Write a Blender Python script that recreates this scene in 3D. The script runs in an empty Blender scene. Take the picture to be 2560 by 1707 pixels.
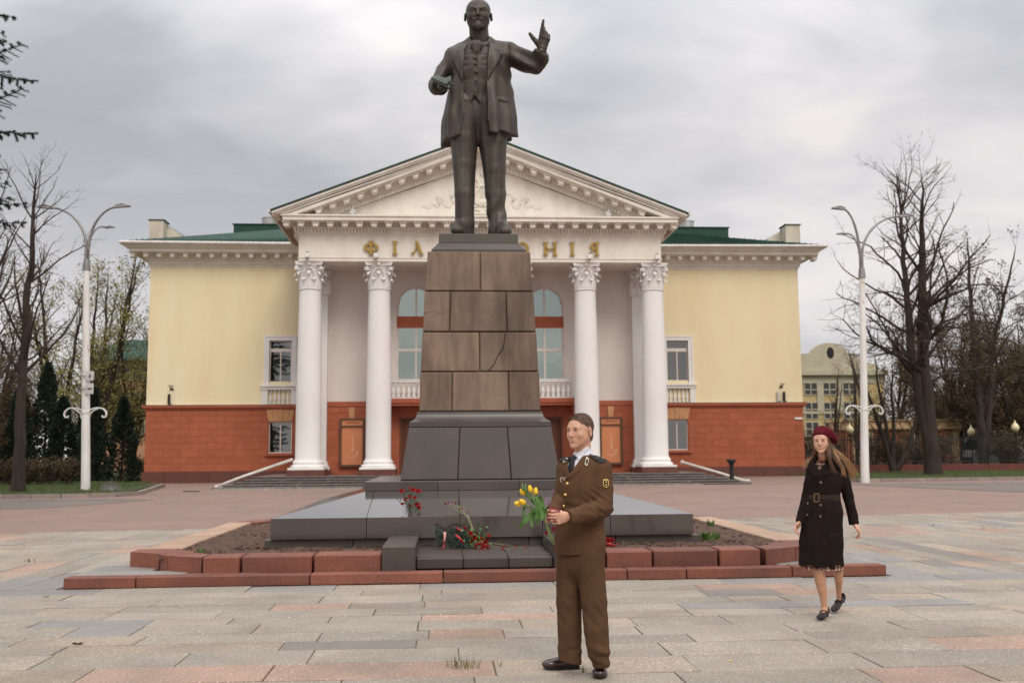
import bpy, bmesh, math, random
import numpy as np
from mathutils import Vector, Matrix, Euler
random.seed(7); np.random.seed(7)
sc = bpy.context.scene
COL = sc.collection
PI = math.pi

# ------------------------------------------------------------------ camera
F_PX, PITCH, YAW, ROLL, EYE = 2518.1, .10937, .06712, -.0078, 1.53
def _axes():
    fw = np.array([math.sin(YAW)*math.cos(PITCH), math.cos(YAW)*math.cos(PITCH), math.sin(PITCH)])
    ri = np.array([math.cos(YAW), -math.sin(YAW), 0]); up = np.cross(ri, fw)
    c, s = math.cos(ROLL), math.sin(ROLL)
    return c*ri+s*up, -s*ri+c*up, fw
RI, UP, FW = _axes()
EY = np.array([0, 0, EYE])
cam_d = bpy.data.cameras.new('camera'); cam = bpy.data.objects.new('camera', cam_d); COL.objects.link(cam)
cam_d.sensor_width = 36; cam_d.lens = F_PX/2560*36; cam_d.clip_start = .1; cam_d.clip_end = 3000
cam.matrix_world = Matrix(((RI[0], UP[0], -FW[0], 0), (RI[1], UP[1], -FW[1], 0), (RI[2], UP[2], -FW[2], EYE), (0, 0, 0, 1)))
cam_d.dof.use_dof = True; cam_d.dof.focus_distance = 8.2; cam_d.dof.aperture_fstop = 3.2
sc.camera = cam

# ------------------------------------------------------------------ light
SUN_EL, SUN_AZ = math.radians(44), math.radians(166)      # azimuth measured clockwise from +Y: behind the camera, to the right
w = bpy.data.worlds.new('World'); sc.world = w; w.use_nodes = True
def build_world():
    nt = w.node_tree; N = nt.nodes; Lk = nt.links
    for n in list(N): N.remove(n)
    out = N.new('ShaderNodeOutputWorld'); bg = N.new('ShaderNodeBackground'); Lk.new(bg.outputs[0], out.inputs[0])
    sky = N.new('ShaderNodeTexSky'); sky.sky_type = 'NISHITA'; sky.sun_disc = False
    sky.sun_elevation = SUN_EL; sky.sun_rotation = SUN_AZ; sky.dust_density = 3
    skm = N.new('ShaderNodeVectorMath'); skm.operation = 'SCALE'; skm.inputs['Scale'].default_value = .09; Lk.new(sky.outputs[0], skm.inputs[0])
    tc = N.new('ShaderNodeTexCoord'); sp = N.new('ShaderNodeSeparateXYZ'); Lk.new(tc.outputs['Generated'], sp.inputs[0])
    def m(op, a, b=None, c=None):
        n = N.new('ShaderNodeMath'); n.operation = op
        for i, v in enumerate((a, b, c)):
            if v is None: continue
            if isinstance(v, (int, float)): n.inputs[i].default_value = v
            else: Lk.new(v, n.inputs[i])
        return n.outputs[0]
    el = m('MAXIMUM', sp.outputs['Z'], 0.0)
    den = m('ADD', el, .30)
    cx = N.new('ShaderNodeCombineXYZ'); Lk.new(m('DIVIDE', sp.outputs['X'], den), cx.inputs[0]); Lk.new(m('DIVIDE', sp.outputs['Y'], den), cx.inputs[1])
    def noise(scale, det, rough, dist, off):
        mp = N.new('ShaderNodeMapping'); mp.inputs['Location'].default_value = off; mp.inputs['Scale'].default_value = (scale*.75, scale, scale); Lk.new(cx.outputs[0], mp.inputs[0])
        n = N.new('ShaderNodeTexNoise'); n.inputs['Scale'].default_value = 1; n.inputs['Detail'].default_value = det; n.inputs['Roughness'].default_value = rough; n.inputs['Distortion'].default_value = dist
        Lk.new(mp.outputs[0], n.inputs[0]); return n.outputs[0]
    n1 = noise(1.5, 4, .45, .5, (2.2, 5.1, 0)); n2 = noise(4.2, 4, .5, .5, (7.7, 1.3, 0))
    mix = m('ADD', m('MULTIPLY', n1, .68), m('MULTIPLY', n2, .32))
    rp = N.new('ShaderNodeValToRGB'); Lk.new(mix, rp.inputs[0])
    e = rp.color_ramp.elements; e[0].position = .37; e[0].color = (.40, .41, .44, 1); e[1].position = .61; e[1].color = (.84, .79, .78, 1)
    x = rp.color_ramp.elements.new(.46); x.color = (.54, .54, .565, 1)
    x = rp.color_ramp.elements.new(.53); x.color = (.66, .645, .66, 1)
    # paler near the horizon
    hz = m('POWER', m('SUBTRACT', 1.0, m('MINIMUM', m('MULTIPLY', el, 2.2), 1.0)), 2.0)
    mx = N.new('ShaderNodeMixRGB'); Lk.new(m('MULTIPLY', hz, .70), mx.inputs[0]); Lk.new(rp.outputs[0], mx.inputs[1]); mx.inputs[2].default_value = (.86, .81, .80, 1)
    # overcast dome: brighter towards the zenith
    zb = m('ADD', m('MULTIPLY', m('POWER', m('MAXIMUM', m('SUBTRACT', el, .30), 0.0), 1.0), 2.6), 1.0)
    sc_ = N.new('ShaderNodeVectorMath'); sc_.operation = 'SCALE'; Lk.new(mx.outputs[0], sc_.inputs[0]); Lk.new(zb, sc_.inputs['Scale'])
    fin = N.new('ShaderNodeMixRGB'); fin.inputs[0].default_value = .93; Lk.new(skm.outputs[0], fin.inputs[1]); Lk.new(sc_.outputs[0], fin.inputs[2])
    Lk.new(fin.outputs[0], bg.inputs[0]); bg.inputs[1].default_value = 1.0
build_world()
sun_d = bpy.data.lights.new('sun', 'SUN'); sun = bpy.data.objects.new('sun', sun_d); COL.objects.link(sun)
sun_d.energy = 1.4; sun_d.angle = math.radians(26); sun_d.color = (1, .93, .82)
sv = Vector((math.sin(SUN_AZ)*math.cos(SUN_EL), math.cos(SUN_AZ)*math.cos(SUN_EL), math.sin(SUN_EL)))
sun.rotation_euler = sv.to_track_quat('Z', 'Y').to_euler(); sun.location = (20, -30, 40)
sc.view_settings.view_transform = 'Standard'; sc.view_settings.look = 'None'; sc.view_settings.gamma = 1
sc.view_settings.use_curve_mapping = False; sc.view_settings.exposure = 0.12

# ------------------------------------------------------------------ pixel -> place
def Wp(u, v, Y):                        # photograph pixel (2560 wide) on the vertical plane y = Y
    d = FW*F_PX + RI*(u-1280) - UP*(v-853.5); return EY + d*(Y/d[1])
def Gp(u, v, z=0.0):                    # ... on the level plane z
    d = FW*F_PX + RI*(u-1280) - UP*(v-853.5); return EY + d*((z-EYE)/d[2])
VV = 1.0884
def Wv(u, v, Y): return Wp(u*VV, v*VV, Y)
def Gv(u, v, z=0.0): return Gp(u*VV, v*VV, z)
def zg(x, y):                           # the square rises a little towards the hall
    t = min(max((y-24)/26, 0), 1.0); return (.19+.0022*x)*t

# ------------------------------------------------------------------ objects
def tag(o, label=None, cat=None, group=None, kind=None):
    if label: o['label'] = label
    if cat: o['category'] = cat
    if group: o['group'] = group
    if kind: o['kind'] = kind
    return o
def thing(name, label, cat, loc=(0, 0, 0), group=None):
    o = bpy.data.objects.new(name, None); COL.objects.link(o); o.location = loc; o.empty_display_size = .2
    return tag(o, label, cat, group)
def origin_of(o):
    v = Vector((0, 0, 0))
    while o: v = v + o.location; o = o.parent
    return v
def link(name, me, parent=None, org=None):
    o = bpy.data.objects.new(name, me); COL.objects.link(o)
    if parent: o.parent = parent
    return o
def copy_tree(o, parent=None):
    c = o.copy(); COL.objects.link(c)
    if parent: c.parent = parent
    for ch in o.children: copy_tree(ch, c)
    return c

class MB:
    """collects shapes in world coordinates, builds one mesh object"""
    def __init__(s): s.v = []; s.f = []; s.m = []; s.mi = 0
    def add(s, vs, fs):
        n = len(s.v); s.v += [tuple(map(float, p)) for p in vs]; s.f += [tuple(i+n for i in f) for f in fs]; s.m += [s.mi]*len(fs); return s
    def box(s, x0, x1, y0, y1, z0, z1, b=0):
        if b:
            return s.bbox(x0, x1, y0, y1, z0, z1, b)
        v = [(x0, y0, z0), (x1, y0, z0), (x1, y1, z0), (x0, y1, z0), (x0, y0, z1), (x1, y0, z1), (x1, y1, z1), (x0, y1, z1)]
        return s.add(v, [(0, 3, 2, 1), (4, 5, 6, 7), (0, 1, 5, 4), (1, 2, 6, 5), (2, 3, 7, 6), (3, 0, 4, 7)])
    def bbox(s, x0, x1, y0, y1, z0, z1, b):
        """box with chamfered edges (44 triangles)"""
        X = (x0, x1); Y = (y0, y1); Z = (z0, z1); vs = []; idx = {}
        for i in (0, 1):
            for j in (0, 1):
                for k in (0, 1):
                    sx, sy, sz = (b if i == 0 else -b), (b if j == 0 else -b), (b if k == 0 else -b)
                    for a, p in enumerate(((X[i], Y[j]+sy, Z[k]+sz), (X[i]+sx, Y[j], Z[k]+sz), (X[i]+sx, Y[j]+sy, Z[k]))):
                        idx[i, j, k, a] = len(vs); vs.append(p)
        fs = []; g = lambda i, j, k, a: idx[i, j, k, a]
        for i in (0, 1): fs.append([g(i, 0, 0, 0), g(i, 1, 0, 0), g(i, 1, 1, 0), g(i, 0, 1, 0)])
        for j in (0, 1): fs.append([g(0, j, 0, 1), g(1, j, 0, 1), g(1, j, 1, 1), g(0, j, 1, 1)])
        for k in (0, 1): fs.append([g(0, 0, k, 2), g(1, 0, k, 2), g(1, 1, k, 2), g(0, 1, k, 2)])
        for j in (0, 1):
            for k in (0, 1): fs.append([g(0, j, k, 1), g(1, j, k, 1), g(1, j, k, 2), g(0, j, k, 2)])
            for i in (0, 1): fs.append([g(i, j, 0, 0), g(i, j, 1, 0), g(i, j, 1, 1), g(i, j, 0, 1)])
        for i in (0, 1):
            for k in (0, 1): fs.append([g(i, 0, k, 0), g(i, 1, k, 0), g(i, 1, k, 2), g(i, 0, k, 2)])
            for j in (0, 1):
                for k in (0, 1): fs.append([g(i, j, k, 0), g(i, j, k, 1), g(i, j, k, 2)])
        c = Vector(((x0+x1)/2, (y0+y1)/2, (z0+z1)/2)); out = []
        for f in fs:
            p = [Vector(vs[q]) for q in f]; n = (p[1]-p[0]).cross(p[2]-p[0]); m_ = sum(p, Vector())/len(p)
            out.append(f if n.dot(m_-c) > 0 else f[::-1])
        return s.add(vs, out)
    def prism(s, poly, y0, y1):            # poly in x,z; extruded along y
        n = len(poly); ar = sum(poly[i][0]*poly[(i+1) % n][1]-poly[(i+1) % n][0]*poly[i][1] for i in range(n))
        if ar < 0: poly = poly[::-1]
        v = [(x, y0, z) for x, z in poly]+[(x, y1, z) for x, z in poly]
        fs = [tuple(range(n)), tuple(range(2*n-1, n-1, -1))]+[(i, i+n, (i+1) % n+n, (i+1) % n) for i in range(n)]
        return s.add(v, fs)
    def slab(s, poly, z0, z1):             # poly in x,y; extruded along z (z1 may be function)
        n = len(poly); ar = sum(poly[i][0]*poly[(i+1) % n][1]-poly[(i+1) % n][0]*poly[i][1] for i in range(n))
        if ar < 0: poly = poly[::-1]
        zz = z1 if callable(z1) else (lambda x, y: z1); z_ = z0 if callable(z0) else (lambda x, y: z0)
        v = [(x, y, z_(x, y)) for x, y in poly]+[(x, y, zz(x, y)) for x, y in poly]
        fs = [tuple(range(n-1, -1, -1)), tuple(range(n, 2*n))]+[(i, (i+1) % n, (i+1) % n+n, i+n) for i in range(n)]
        return s.add(v, fs)
    def lathe(s, c, prof, n=20, a0=0, a1=2*PI):       # prof [(r,z)] about vertical axis through c
        full = abs(a1-a0-2*PI) < 1e-6; m_ = n if full else n+1; v = []; fs = []
        for r, z in prof:
            for i in range(m_):
                a = a0+(a1-a0)*i/n; v.append((c[0]+r*math.cos(a), c[1]+r*math.sin(a), c[2]+z))
        for k in range(len(prof)-1):
            for i in range(n):
                j = (i+1) % m_; fs.append((k*m_+i, k*m_+j, (k+1)*m_+j, (k+1)*m_+i))
        if full:
            fs.append(tuple(range(m_-1, -1, -1))); fs.append(tuple((len(prof)-1)*m_+i for i in range(m_)))
        return s.add(v, fs)
    def tube(s, pts, r, n=8, cap=True):
        pts = [Vector(p) for p in pts]; rs = r if isinstance(r, (list, tuple)) else [r]*len(pts)
        v = []; fs = []; pu = None
        for i, p in enumerate(pts):
            t = (pts[min(i+1, len(pts)-1)]-pts[max(i-1, 0)]).normalized()
            if pu is None:
                pu = t.orthogonal().normalized()
            pu = (pu-t*pu.dot(t)); pu = pu.normalized() if pu.length > 1e-6 else t.orthogonal().normalized()
            b = t.cross(pu)
            for k in range(n):
                a = 2*PI*k/n; v.append(p+(pu*math.cos(a)+b*math.sin(a))*rs[i])
        for i in range(len(pts)-1):
            for k in range(n): fs.append((i*n+k, i*n+(k+1) % n, (i+1)*n+(k+1) % n, (i+1)*n+k))
        if cap: fs.append(tuple(range(n-1, -1, -1))); fs.append(tuple((len(pts)-1)*n+k for k in range(n)))
        return s.add(v, fs)
    def ball(s, c, r, n=10, m_=6, rot=None):
        r = r if isinstance(r, (tuple, list)) else (r, r, r); v = []; fs = []
        for j in range(1, m_):
            t = PI*j/m_
            for i in range(n):
                a = 2*PI*i/n; p = Vector((r[0]*math.sin(t)*math.cos(a), r[1]*math.sin(t)*math.sin(a), r[2]*math.cos(t)))
                v.append(p)
        v.append(Vector((0, 0, r[2]))); v.append(Vector((0, 0, -r[2])))
        if rot: v = [rot @ p for p in v]
        v = [p+Vector(c) for p in v]
        for j in range(m_-2):
            for i in range(n): fs.append((j*n+i, (j+1)*n+i, (j+1)*n+(i+1) % n, j*n+(i+1) % n))
        t, b = len(v)-2, len(v)-1
        for i in range(n): fs.append((t, i, (i+1) % n)); fs.append((b, (m_-2)*n+(i+1) % n, (m_-2)*n+i))
        return s.add(v, fs)
    def ribbon(s, pts, wdir, wid, th=.001):
        """thin solid strip through pts, width wid (list or number) along wdir"""
        pts = [Vector(p) for p in pts]; n = len(pts); wd = wid if isinstance(wid, (list, tuple)) else [wid]*n; v = []; fs = []
        for i, p in enumerate(pts):
            t = (pts[min(i+1, n-1)]-pts[max(i-1, 0)]).normalized(); d = Vector(wdir[i] if isinstance(wdir, list) else wdir); d = (d-t*d.dot(t)).normalized(); nn = t.cross(d)*th/2
            for a in (p-d*wd[i]/2-nn, p+d*wd[i]/2-nn, p+d*wd[i]/2+nn, p-d*wd[i]/2+nn): v.append(a)
        for i in range(n-1):
            for k in range(4): fs.append((i*4+k, i*4+(k+1) % 4, (i+1)*4+(k+1) % 4, (i+1)*4+k))
        fs.append((3, 2, 1, 0)); fs.append(((n-1)*4, (n-1)*4+1, (n-1)*4+2, (n-1)*4+3))
        return s.add(v, fs)
    def build(s, name, mats, parent=None, smooth=False, label=None):
        o0 = origin_of(parent) if parent else Vector((0, 0, 0))
        me = bpy.data.meshes.new(name); me.from_pydata([(x-o0.x, y-o0.y, z-o0.z) for x, y, z in s.v], [], s.f)
        mats = mats if isinstance(mats, (list, tuple)) else [mats]
        for m_ in mats: me.materials.append(m_)
        if len(mats) > 1: me.polygons.foreach_set('material_index', s.m)
        if smooth is True: me.polygons.foreach_set('use_smooth', [True]*len(me.polygons))
        elif smooth:
            bm = bmesh.new(); bm.from_mesh(me); bmesh.ops.remove_doubles(bm, verts=bm.verts, dist=1e-5)
            for f in bm.faces: f.smooth = True
            for e in bm.edges:
                if len(e.link_faces) == 2 and e.calc_face_angle(0) > smooth: e.smooth = False
            bm.to_mesh(me); bm.free()
        o = link(name, me, parent)
        if label: o['label'] = label
        return o
def B(*a, **k): return MB().box(*a, **k)

# ------------------------------------------------------------------ materials
MATS = {}
def hexc(r, g, b): return tuple(((c/255)/12.92 if c/255 <= .04045 else ((c/255+.055)/1.055)**2.4) for c in (r, g, b))
def mat(name, c1, c2=None, scale=3.0, rough=.8, bump=0, bscale=None, detail=6, metal=0, rnd=0, speck=None, speck2=None, spec=.4, stretch=(1, 1, 1), contrast=(.35, .65), coat=0, extra=None, trans=0, alpha=1, sheen=0, dirt=None):
    """base colour = noise mix of c1 and c2, optional fine speckle, per-object brightness, bump"""
    if name in MATS: return MATS[name]
    m_ = bpy.data.materials.new(name); MATS[name] = m_; m_.use_nodes = True; nt = m_.node_tree; N = nt.nodes; Lk = nt.links
    bs = N['Principled BSDF']; bs.inputs['Roughness'].default_value = rough; bs.inputs['Metallic'].default_value = metal
    bs.inputs['Specular IOR Level'].default_value = spec
    if coat: bs.inputs['Coat Weight'].default_value = coat
    if sheen: bs.inputs['Sheen Weight'].default_value = sheen
    tc = N.new('ShaderNodeTexCoord'); mp = N.new('ShaderNodeMapping'); mp.inputs['Scale'].default_value = stretch; Lk.new(tc.outputs['Object'], mp.inputs[0])
    oi = N.new('ShaderNodeObjectInfo')
    vec = mp.outputs[0]
    if rnd:
        ad = N.new('ShaderNodeVectorMath'); ad.operation = 'ADD'; cb = N.new('ShaderNodeMath'); cb.operation = 'MULTIPLY'; cb.inputs[1].default_value = 37.0
        Lk.new(oi.outputs['Random'], cb.inputs[0]); Lk.new(vec, ad.inputs[0]); Lk.new(cb.outputs[0], ad.inputs[1]); vec = ad.outputs[0]
    def noise(sc_, det, ro=.55):
        n = N.new('ShaderNodeTexNoise'); n.inputs['Scale'].default_value = sc_; n.inputs['Detail'].default_value = det; n.inputs['Roughness'].default_value = ro; Lk.new(vec, n.inputs[0]); return n.outputs[0]
    def ramp(fac, p0, p1, a, b):
        r = N.new('ShaderNodeValToRGB'); Lk.new(fac, r.inputs[0]); e = r.color_ramp.elements; e[0].position = p0; e[1].position = p1; e[0].color = (*a, 1); e[1].color = (*b, 1); return r.outputs[0]
    col = None
    if c2: col = ramp(noise(scale, detail), contrast[0], contrast[1], c1, c2)
    else:
        rg = N.new('ShaderNodeRGB'); rg.outputs[0].default_value = (*c1, 1); col = rg.outputs[0]
    for sp in (speck, speck2):
        if not sp: continue
        sc_, lo, hi, c = sp
        f_ = ramp(noise(sc_, 2, .6), lo, hi, (0, 0, 0), (1, 1, 1)); mx = N.new('ShaderNodeMixRGB'); Lk.new(f_, mx.inputs[0]); Lk.new(col, mx.inputs[1]); mx.inputs[2].default_value = (*c, 1); col = mx.outputs[0]
    if extra: col = extra(nt, col, vec, tc)
    if dirt:                                   # (scale xyz, strength, colour): stains that ignore the piece they lie on
        ge = N.new('ShaderNodeNewGeometry'); m2 = N.new('ShaderNodeMapping'); m2.inputs['Scale'].default_value = dirt[0]; Lk.new(ge.outputs['Position'], m2.inputs[0])
        n2 = N.new('ShaderNodeTexNoise'); n2.inputs['Scale'].default_value = 1; n2.inputs['Detail'].default_value = 7; n2.inputs['Roughness'].default_value = .62; Lk.new(m2.outputs[0], n2.inputs[0])
        f2 = ramp(n2.outputs[0], .46, .70, (0, 0, 0), (dirt[1],)*3); mx = N.new('ShaderNodeMixRGB'); Lk.new(f2, mx.inputs[0]); Lk.new(col, mx.inputs[1]); mx.inputs[2].default_value = (*dirt[2], 1); col = mx.outputs[0]
    if rnd:
        mr = N.new('ShaderNodeMapRange'); mr.inputs['To Min'].default_value = 1-rnd; mr.inputs['To Max'].default_value = 1+rnd; Lk.new(oi.outputs['Random'], mr.inputs[0])
        sc2 = N.new('ShaderNodeVectorMath'); sc2.operation = 'SCALE'; Lk.new(col, sc2.inputs[0]); Lk.new(mr.outputs[0], sc2.inputs['Scale']); col = sc2.outputs[0]
    Lk.new(col, bs.inputs['Base Color'])
    if bump:
        b = N.new('ShaderNodeBump'); b.inputs['Distance'].default_value = bump; b.inputs['Strength'].default_value = 1
        Lk.new(noise(bscale or scale*6, 4, .6), b.inputs['Height']); Lk.new(b.outputs[0], bs.inputs['Normal'])
    return m_
# ------------------------------------------------------------------ implicit modelling (bodies, cloth, the statue)
class Vol:
    def __init__(s, lo, hi, res):
        s.lo = np.array(lo, float); s.res = res; s.n = [int(math.ceil((hi[i]-lo[i])/res))+1 for i in range(3)]
        s.ax = [(lo[i]+res*np.arange(s.n[i])).astype(np.float32) for i in range(3)]
        s.d = np.full(s.n, 1.0, np.float32)
    def clone(s):
        o = Vol.__new__(Vol); o.lo = s.lo; o.res = s.res; o.n = s.n; o.ax = s.ax; o.d = s.d.copy(); return o
    def sl(s, lo, hi):
        r = []
        for i in range(3):
            a = max(0, int((lo[i]-s.lo[i])/s.res)-1); b = min(s.n[i], int((hi[i]-s.lo[i])/s.res)+3)
            if b <= a: return None
            r.append(slice(a, b))
        return tuple(r)
    def pts(s, q): return s.ax[0][q[0]][:, None, None], s.ax[1][q[1]][None, :, None], s.ax[2][q[2]][None, None, :]
    def put(s, fn, lo, hi, k, mode='u'):
        g = k+s.res*3
        q = s.sl([a-g for a in lo], [a+g for a in hi])
        if q is None: return s
        x, y, z = s.pts(q); n = fn(x, y, z); d = s.d[q]
        if mode == 'u':
            if k <= 0: s.d[q] = np.minimum(d, n)
            else:
                h = np.clip(.5+.5*(d-n)/k, 0, 1); s.d[q] = d+(n-d)*h-k*h*(1-h)
        else:
            n = -n
            if k <= 0: s.d[q] = np.maximum(d, n)
            else:
                h = np.clip(.5-.5*(d-n)/k, 0, 1); s.d[q] = d+(n-d)*h+k*h*(1-h)
        return s
    def cone(s, a, b, ra, rb, k=.02, flat=None, mode='u'):
        """capsule with two radii; flat=(direction, factor) squashes (factor<1) along a direction"""
        a = np.array(a, float); b = np.array(b, float); ab = b-a; L2 = max(float(ab@ab), 1e-9); R = max(ra, rb)*(max(1, flat[1]) if flat else 1)
        if flat: fd = np.array(flat[0], float); fd /= np.linalg.norm(fd); fs = flat[1]
        def fn(x, y, z):
            px, py, pz = x-a[0], y-a[1], z-a[2]
            t = np.clip((px*ab[0]+py*ab[1]+pz*ab[2])/L2, 0, 1)
            qx, qy, qz = px-t*ab[0], py-t*ab[1], pz-t*ab[2]
            if flat:
                dd = (qx*fd[0]+qy*fd[1]+qz*fd[2])*(1/fs-1); qx, qy, qz = qx+dd*fd[0], qy+dd*fd[1], qz+dd*fd[2]
            return (np.sqrt(qx*qx+qy*qy+qz*qz)-(ra+(rb-ra)*t))*(min(1, fs) if flat else 1)
        return s.put(fn, np.minimum(a, b)-R, np.maximum(a, b)+R, k, mode)
    def ell(s, c, r, rot=None, k=.02, mode='u'):
        M = np.array(Euler(rot).to_matrix()) if rot is not None and not hasattr(rot, 'to_3x3') else (np.array(rot.to_3x3()) if rot is not None else np.eye(3)); R = max(r)
        def fn(x, y, z):
            px, py, pz = x-c[0], y-c[1], z-c[2]
            u = (px*M[0, 0]+py*M[1, 0]+pz*M[2, 0]); v = (px*M[0, 1]+py*M[1, 1]+pz*M[2, 1]); w_ = (px*M[0, 2]+py*M[1, 2]+pz*M[2, 2])
            k0 = np.sqrt((u/r[0])**2+(v/r[1])**2+(w_/r[2])**2); k1 = np.sqrt((u/r[0]**2)**2+(v/r[1]**2)**2+(w_/r[2]**2)**2)+1e-6
            return k0*(k0-1)/k1
        ext = [math.sqrt(sum((M[i, j]*r[j])**2 for j in range(3))) for i in range(3)]
        return s.put(fn, [c[i]-ext[i] for i in range(3)], [c[i]+ext[i] for i in range(3)], k, mode)
    def box(s, c, h, rot=None, rd=.005, k=.005, mode='u'):
        M = np.array(Euler(rot).to_matrix()) if rot is not None and not hasattr(rot, 'to_3x3') else (np.array(rot.to_3x3()) if rot is not None else np.eye(3)); R = math.sqrt(sum(a*a for a in h))
        def fn(x, y, z):
            px, py, pz = x-c[0], y-c[1], z-c[2]
            q = [np.abs(px*M[0, j]+py*M[1, j]+pz*M[2, j])-h[j]+rd for j in range(3)]
            o = np.sqrt(sum(np.maximum(a, 0)**2 for a in q)); return o+np.minimum(np.maximum(np.maximum(q[0], q[1]), q[2]), 0)-rd
        ext = [sum(abs(M[i, j])*h[j] for j in range(3)) for i in range(3)]
        return s.put(fn, [c[i]-ext[i] for i in range(3)], [c[i]+ext[i] for i in range(3)], k, mode)
    def chain(s, pts, rs, k=.02, flat=None):
        P_ = np.array([np.array(p, float) for p in pts]); R = max(rs)*(max(1, flat[1]) if flat else 1)+k+s.res*4; q = s.sl(P_.min(0)-R, P_.max(0)+R)
        if q is None: return s
        t = Vol.__new__(Vol); t.res = s.res; t.ax = [s.ax[i][q[i]] for i in range(3)]; t.lo = np.array([a[0] for a in t.ax], float); t.n = [len(a) for a in t.ax]; t.d = np.full(t.n, 1.0, np.float32)
        for i in range(len(pts)-1): t.cone(pts[i], pts[i+1], rs[i], rs[i+1], 0 if i == 0 else min(k, rs[i]*.12), flat)
        d = s.d[q]; kk = max(k, 1e-6); h = np.clip(.5+.5*(d-t.d)/kk, 0, 1); s.d[q] = d+(t.d-d)*h-kk*h*(1-h)
        return s
    def below(s, fz, k=0):                 # keep only z above fz (a number or function of x,y arrays)
        x, y, z = s.pts((slice(None),)*3); f_ = fz(x, y) if callable(fz) else fz
        s.d = np.maximum(s.d, (f_-z).astype(np.float32)*np.ones((1, 1, 1), np.float32)); return s
    def keep(s, fn): x, y, z = s.pts((slice(None),)*3); s.d = np.maximum(s.d, fn(x, y, z).astype(np.float32)); return s
    def off(s, fn, lo=None, hi=None):      # d += fn
        q = s.sl(lo, hi) if lo is not None else (slice(None),)*3
        if q is None: return s
        x, y, z = s.pts(q); s.d[q] = s.d[q]+fn(x, y, z); return s
    def mesh(s):
        d = s.d; n = d.shape; S = d < 0
        c = S[:-1, :-1, :-1].astype(np.uint8)
        cnt = sum(S[i:n[0]-1+i, j:n[1]-1+j, k:n[2]-1+k].astype(np.uint8) for i in (0, 1) for j in (0, 1) for k in (0, 1))
        act = (cnt > 0) & (cnt < 8); I = np.argwhere(act)
        if len(I) == 0: return np.zeros((0, 3)), np.zeros((0, 4), int)
        idm = np.full(act.shape, -1, np.int32); idm[act] = np.arange(len(I))
        cor = [(i, j, k) for i in (0, 1) for j in (0, 1) for k in (0, 1)]
        val = np.stack([d[I[:, 0]+a, I[:, 1]+b, I[:, 2]+g] for a, b, g in cor], 1)
        acc = np.zeros((len(I), 3)); num = np.zeros(len(I))
        for e0 in range(8):
            for e1 in range(e0+1, 8):
                p, q = np.array(cor[e0]), np.array(cor[e1])
                if abs(p-q).sum() != 1: continue
                a, b = val[:, e0], val[:, e1]; m_ = (a < 0) != (b < 0); t = np.where(m_, a/np.where(m_, a-b, 1), 0)
                acc += np.where(m_[:, None], p+(q-p)*t[:, None], 0); num += m_
        V = (I+acc/num[:, None])*s.res+s.lo
        Q = []
        for ax in range(3):
            a0 = [slice(None)]*3; a1 = [slice(None)]*3; a0[ax] = slice(0, -1); a1[ax] = slice(1, None)
            A, Bb = S[tuple(a0)], S[tuple(a1)]; E = np.argwhere(A != Bb); u, v = (ax+1) % 3, (ax+2) % 3
            E = E[(E[:, u] > 0) & (E[:, v] > 0) & (E[:, u] < n[u]-1) & (E[:, v] < n[v]-1)]
            if len(E) == 0: continue
            ins = A[E[:, 0], E[:, 1], E[:, 2]]
            def cid(du, dv):
                c_ = E.copy(); c_[:, u] += du; c_[:, v] += dv; return idm[c_[:, 0], c_[:, 1], c_[:, 2]]
            q = np.stack([cid(-1, -1), cid(0, -1), cid(0, 0), cid(-1, 0)], 1)
            q = np.where(ins[:, None], q, q[:, ::-1]); Q.append(q)
        Q = np.concatenate(Q); Q = Q[(Q >= 0).all(1)]
        return V, Q
    def build(s, name, mats, parent=None, pick=None, label=None, relax=1):
        return mesh_np(name, [s.mesh()], mats, parent, pick, label, relax)
def mesh_np(name, VQ, mats, parent=None, pick=None, label=None, relax=1):
    o0 = np.array(origin_of(parent)) if parent else np.zeros(3)
    out = []; offs = 0; Vs = []
    for V, Q in VQ:
        for _ in range(relax):
            acc = np.zeros_like(V); num = np.zeros(len(V))
            for a, b in ((0, 1), (1, 2), (2, 3), (3, 0)):
                np.add.at(acc, Q[:, a], V[Q[:, b]]); np.add.at(num, Q[:, a], 1)
            V = V*.5+.5*acc/np.maximum(num, 1)[:, None]
        Vs.append(V); out.append(Q+offs); offs += len(V)
    V = np.concatenate(Vs)-o0; Q = np.concatenate(out)
    me = bpy.data.meshes.new(name); me.vertices.add(len(V)); me.vertices.foreach_set('co', V.ravel())
    me.loops.add(Q.size); me.loops.foreach_set('vertex_index', Q.ravel().astype(np.int32)); me.polygons.add(len(Q))
    me.polygons.foreach_set('loop_start', np.arange(0, Q.size, 4, dtype=np.int32))
    mats = mats if isinstance(mats, (list, tuple)) else [mats]
    for m_ in mats: me.materials.append(m_)
    if pick:
        ctr = V[Q].mean(1)+o0; me.polygons.foreach_set('material_index', pick(ctr).astype(np.int32))
    me.update(calc_edges=True); me.polygons.foreach_set('use_smooth', np.ones(len(Q), bool)); me.validate()
    o = link(name, me, parent)
    if label: o['label'] = label
    return o
def sd_poly(P, x, z):
    """signed distance to polygon P [(x,z)] evaluated on broadcastable x,z"""
    x, z = np.broadcast_arrays(x, z); x = x.astype(np.float64); z = z.astype(np.float64); d = np.full(x.shape, 1e9); ins = np.zeros(x.shape, bool); n = len(P)
    for i in range(n):
        ax, az = P[i]; bx, bz = P[(i+1) % n]; ex, ez = bx-ax, bz-az; wx, wz = x-ax, z-az
        t = np.clip((wx*ex+wz*ez)/(ex*ex+ez*ez+1e-12), 0, 1); d = np.minimum(d, (wx-t*ex)**2+(wz-t*ez)**2)
        c = (az > z) != (bz > z); ins ^= c & (x < (bx-ax)*(z-az)/(bz-az+1e-12)+ax)
    return (np.where(ins, -1, 1)*np.sqrt(d)).astype(np.float32)
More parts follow.
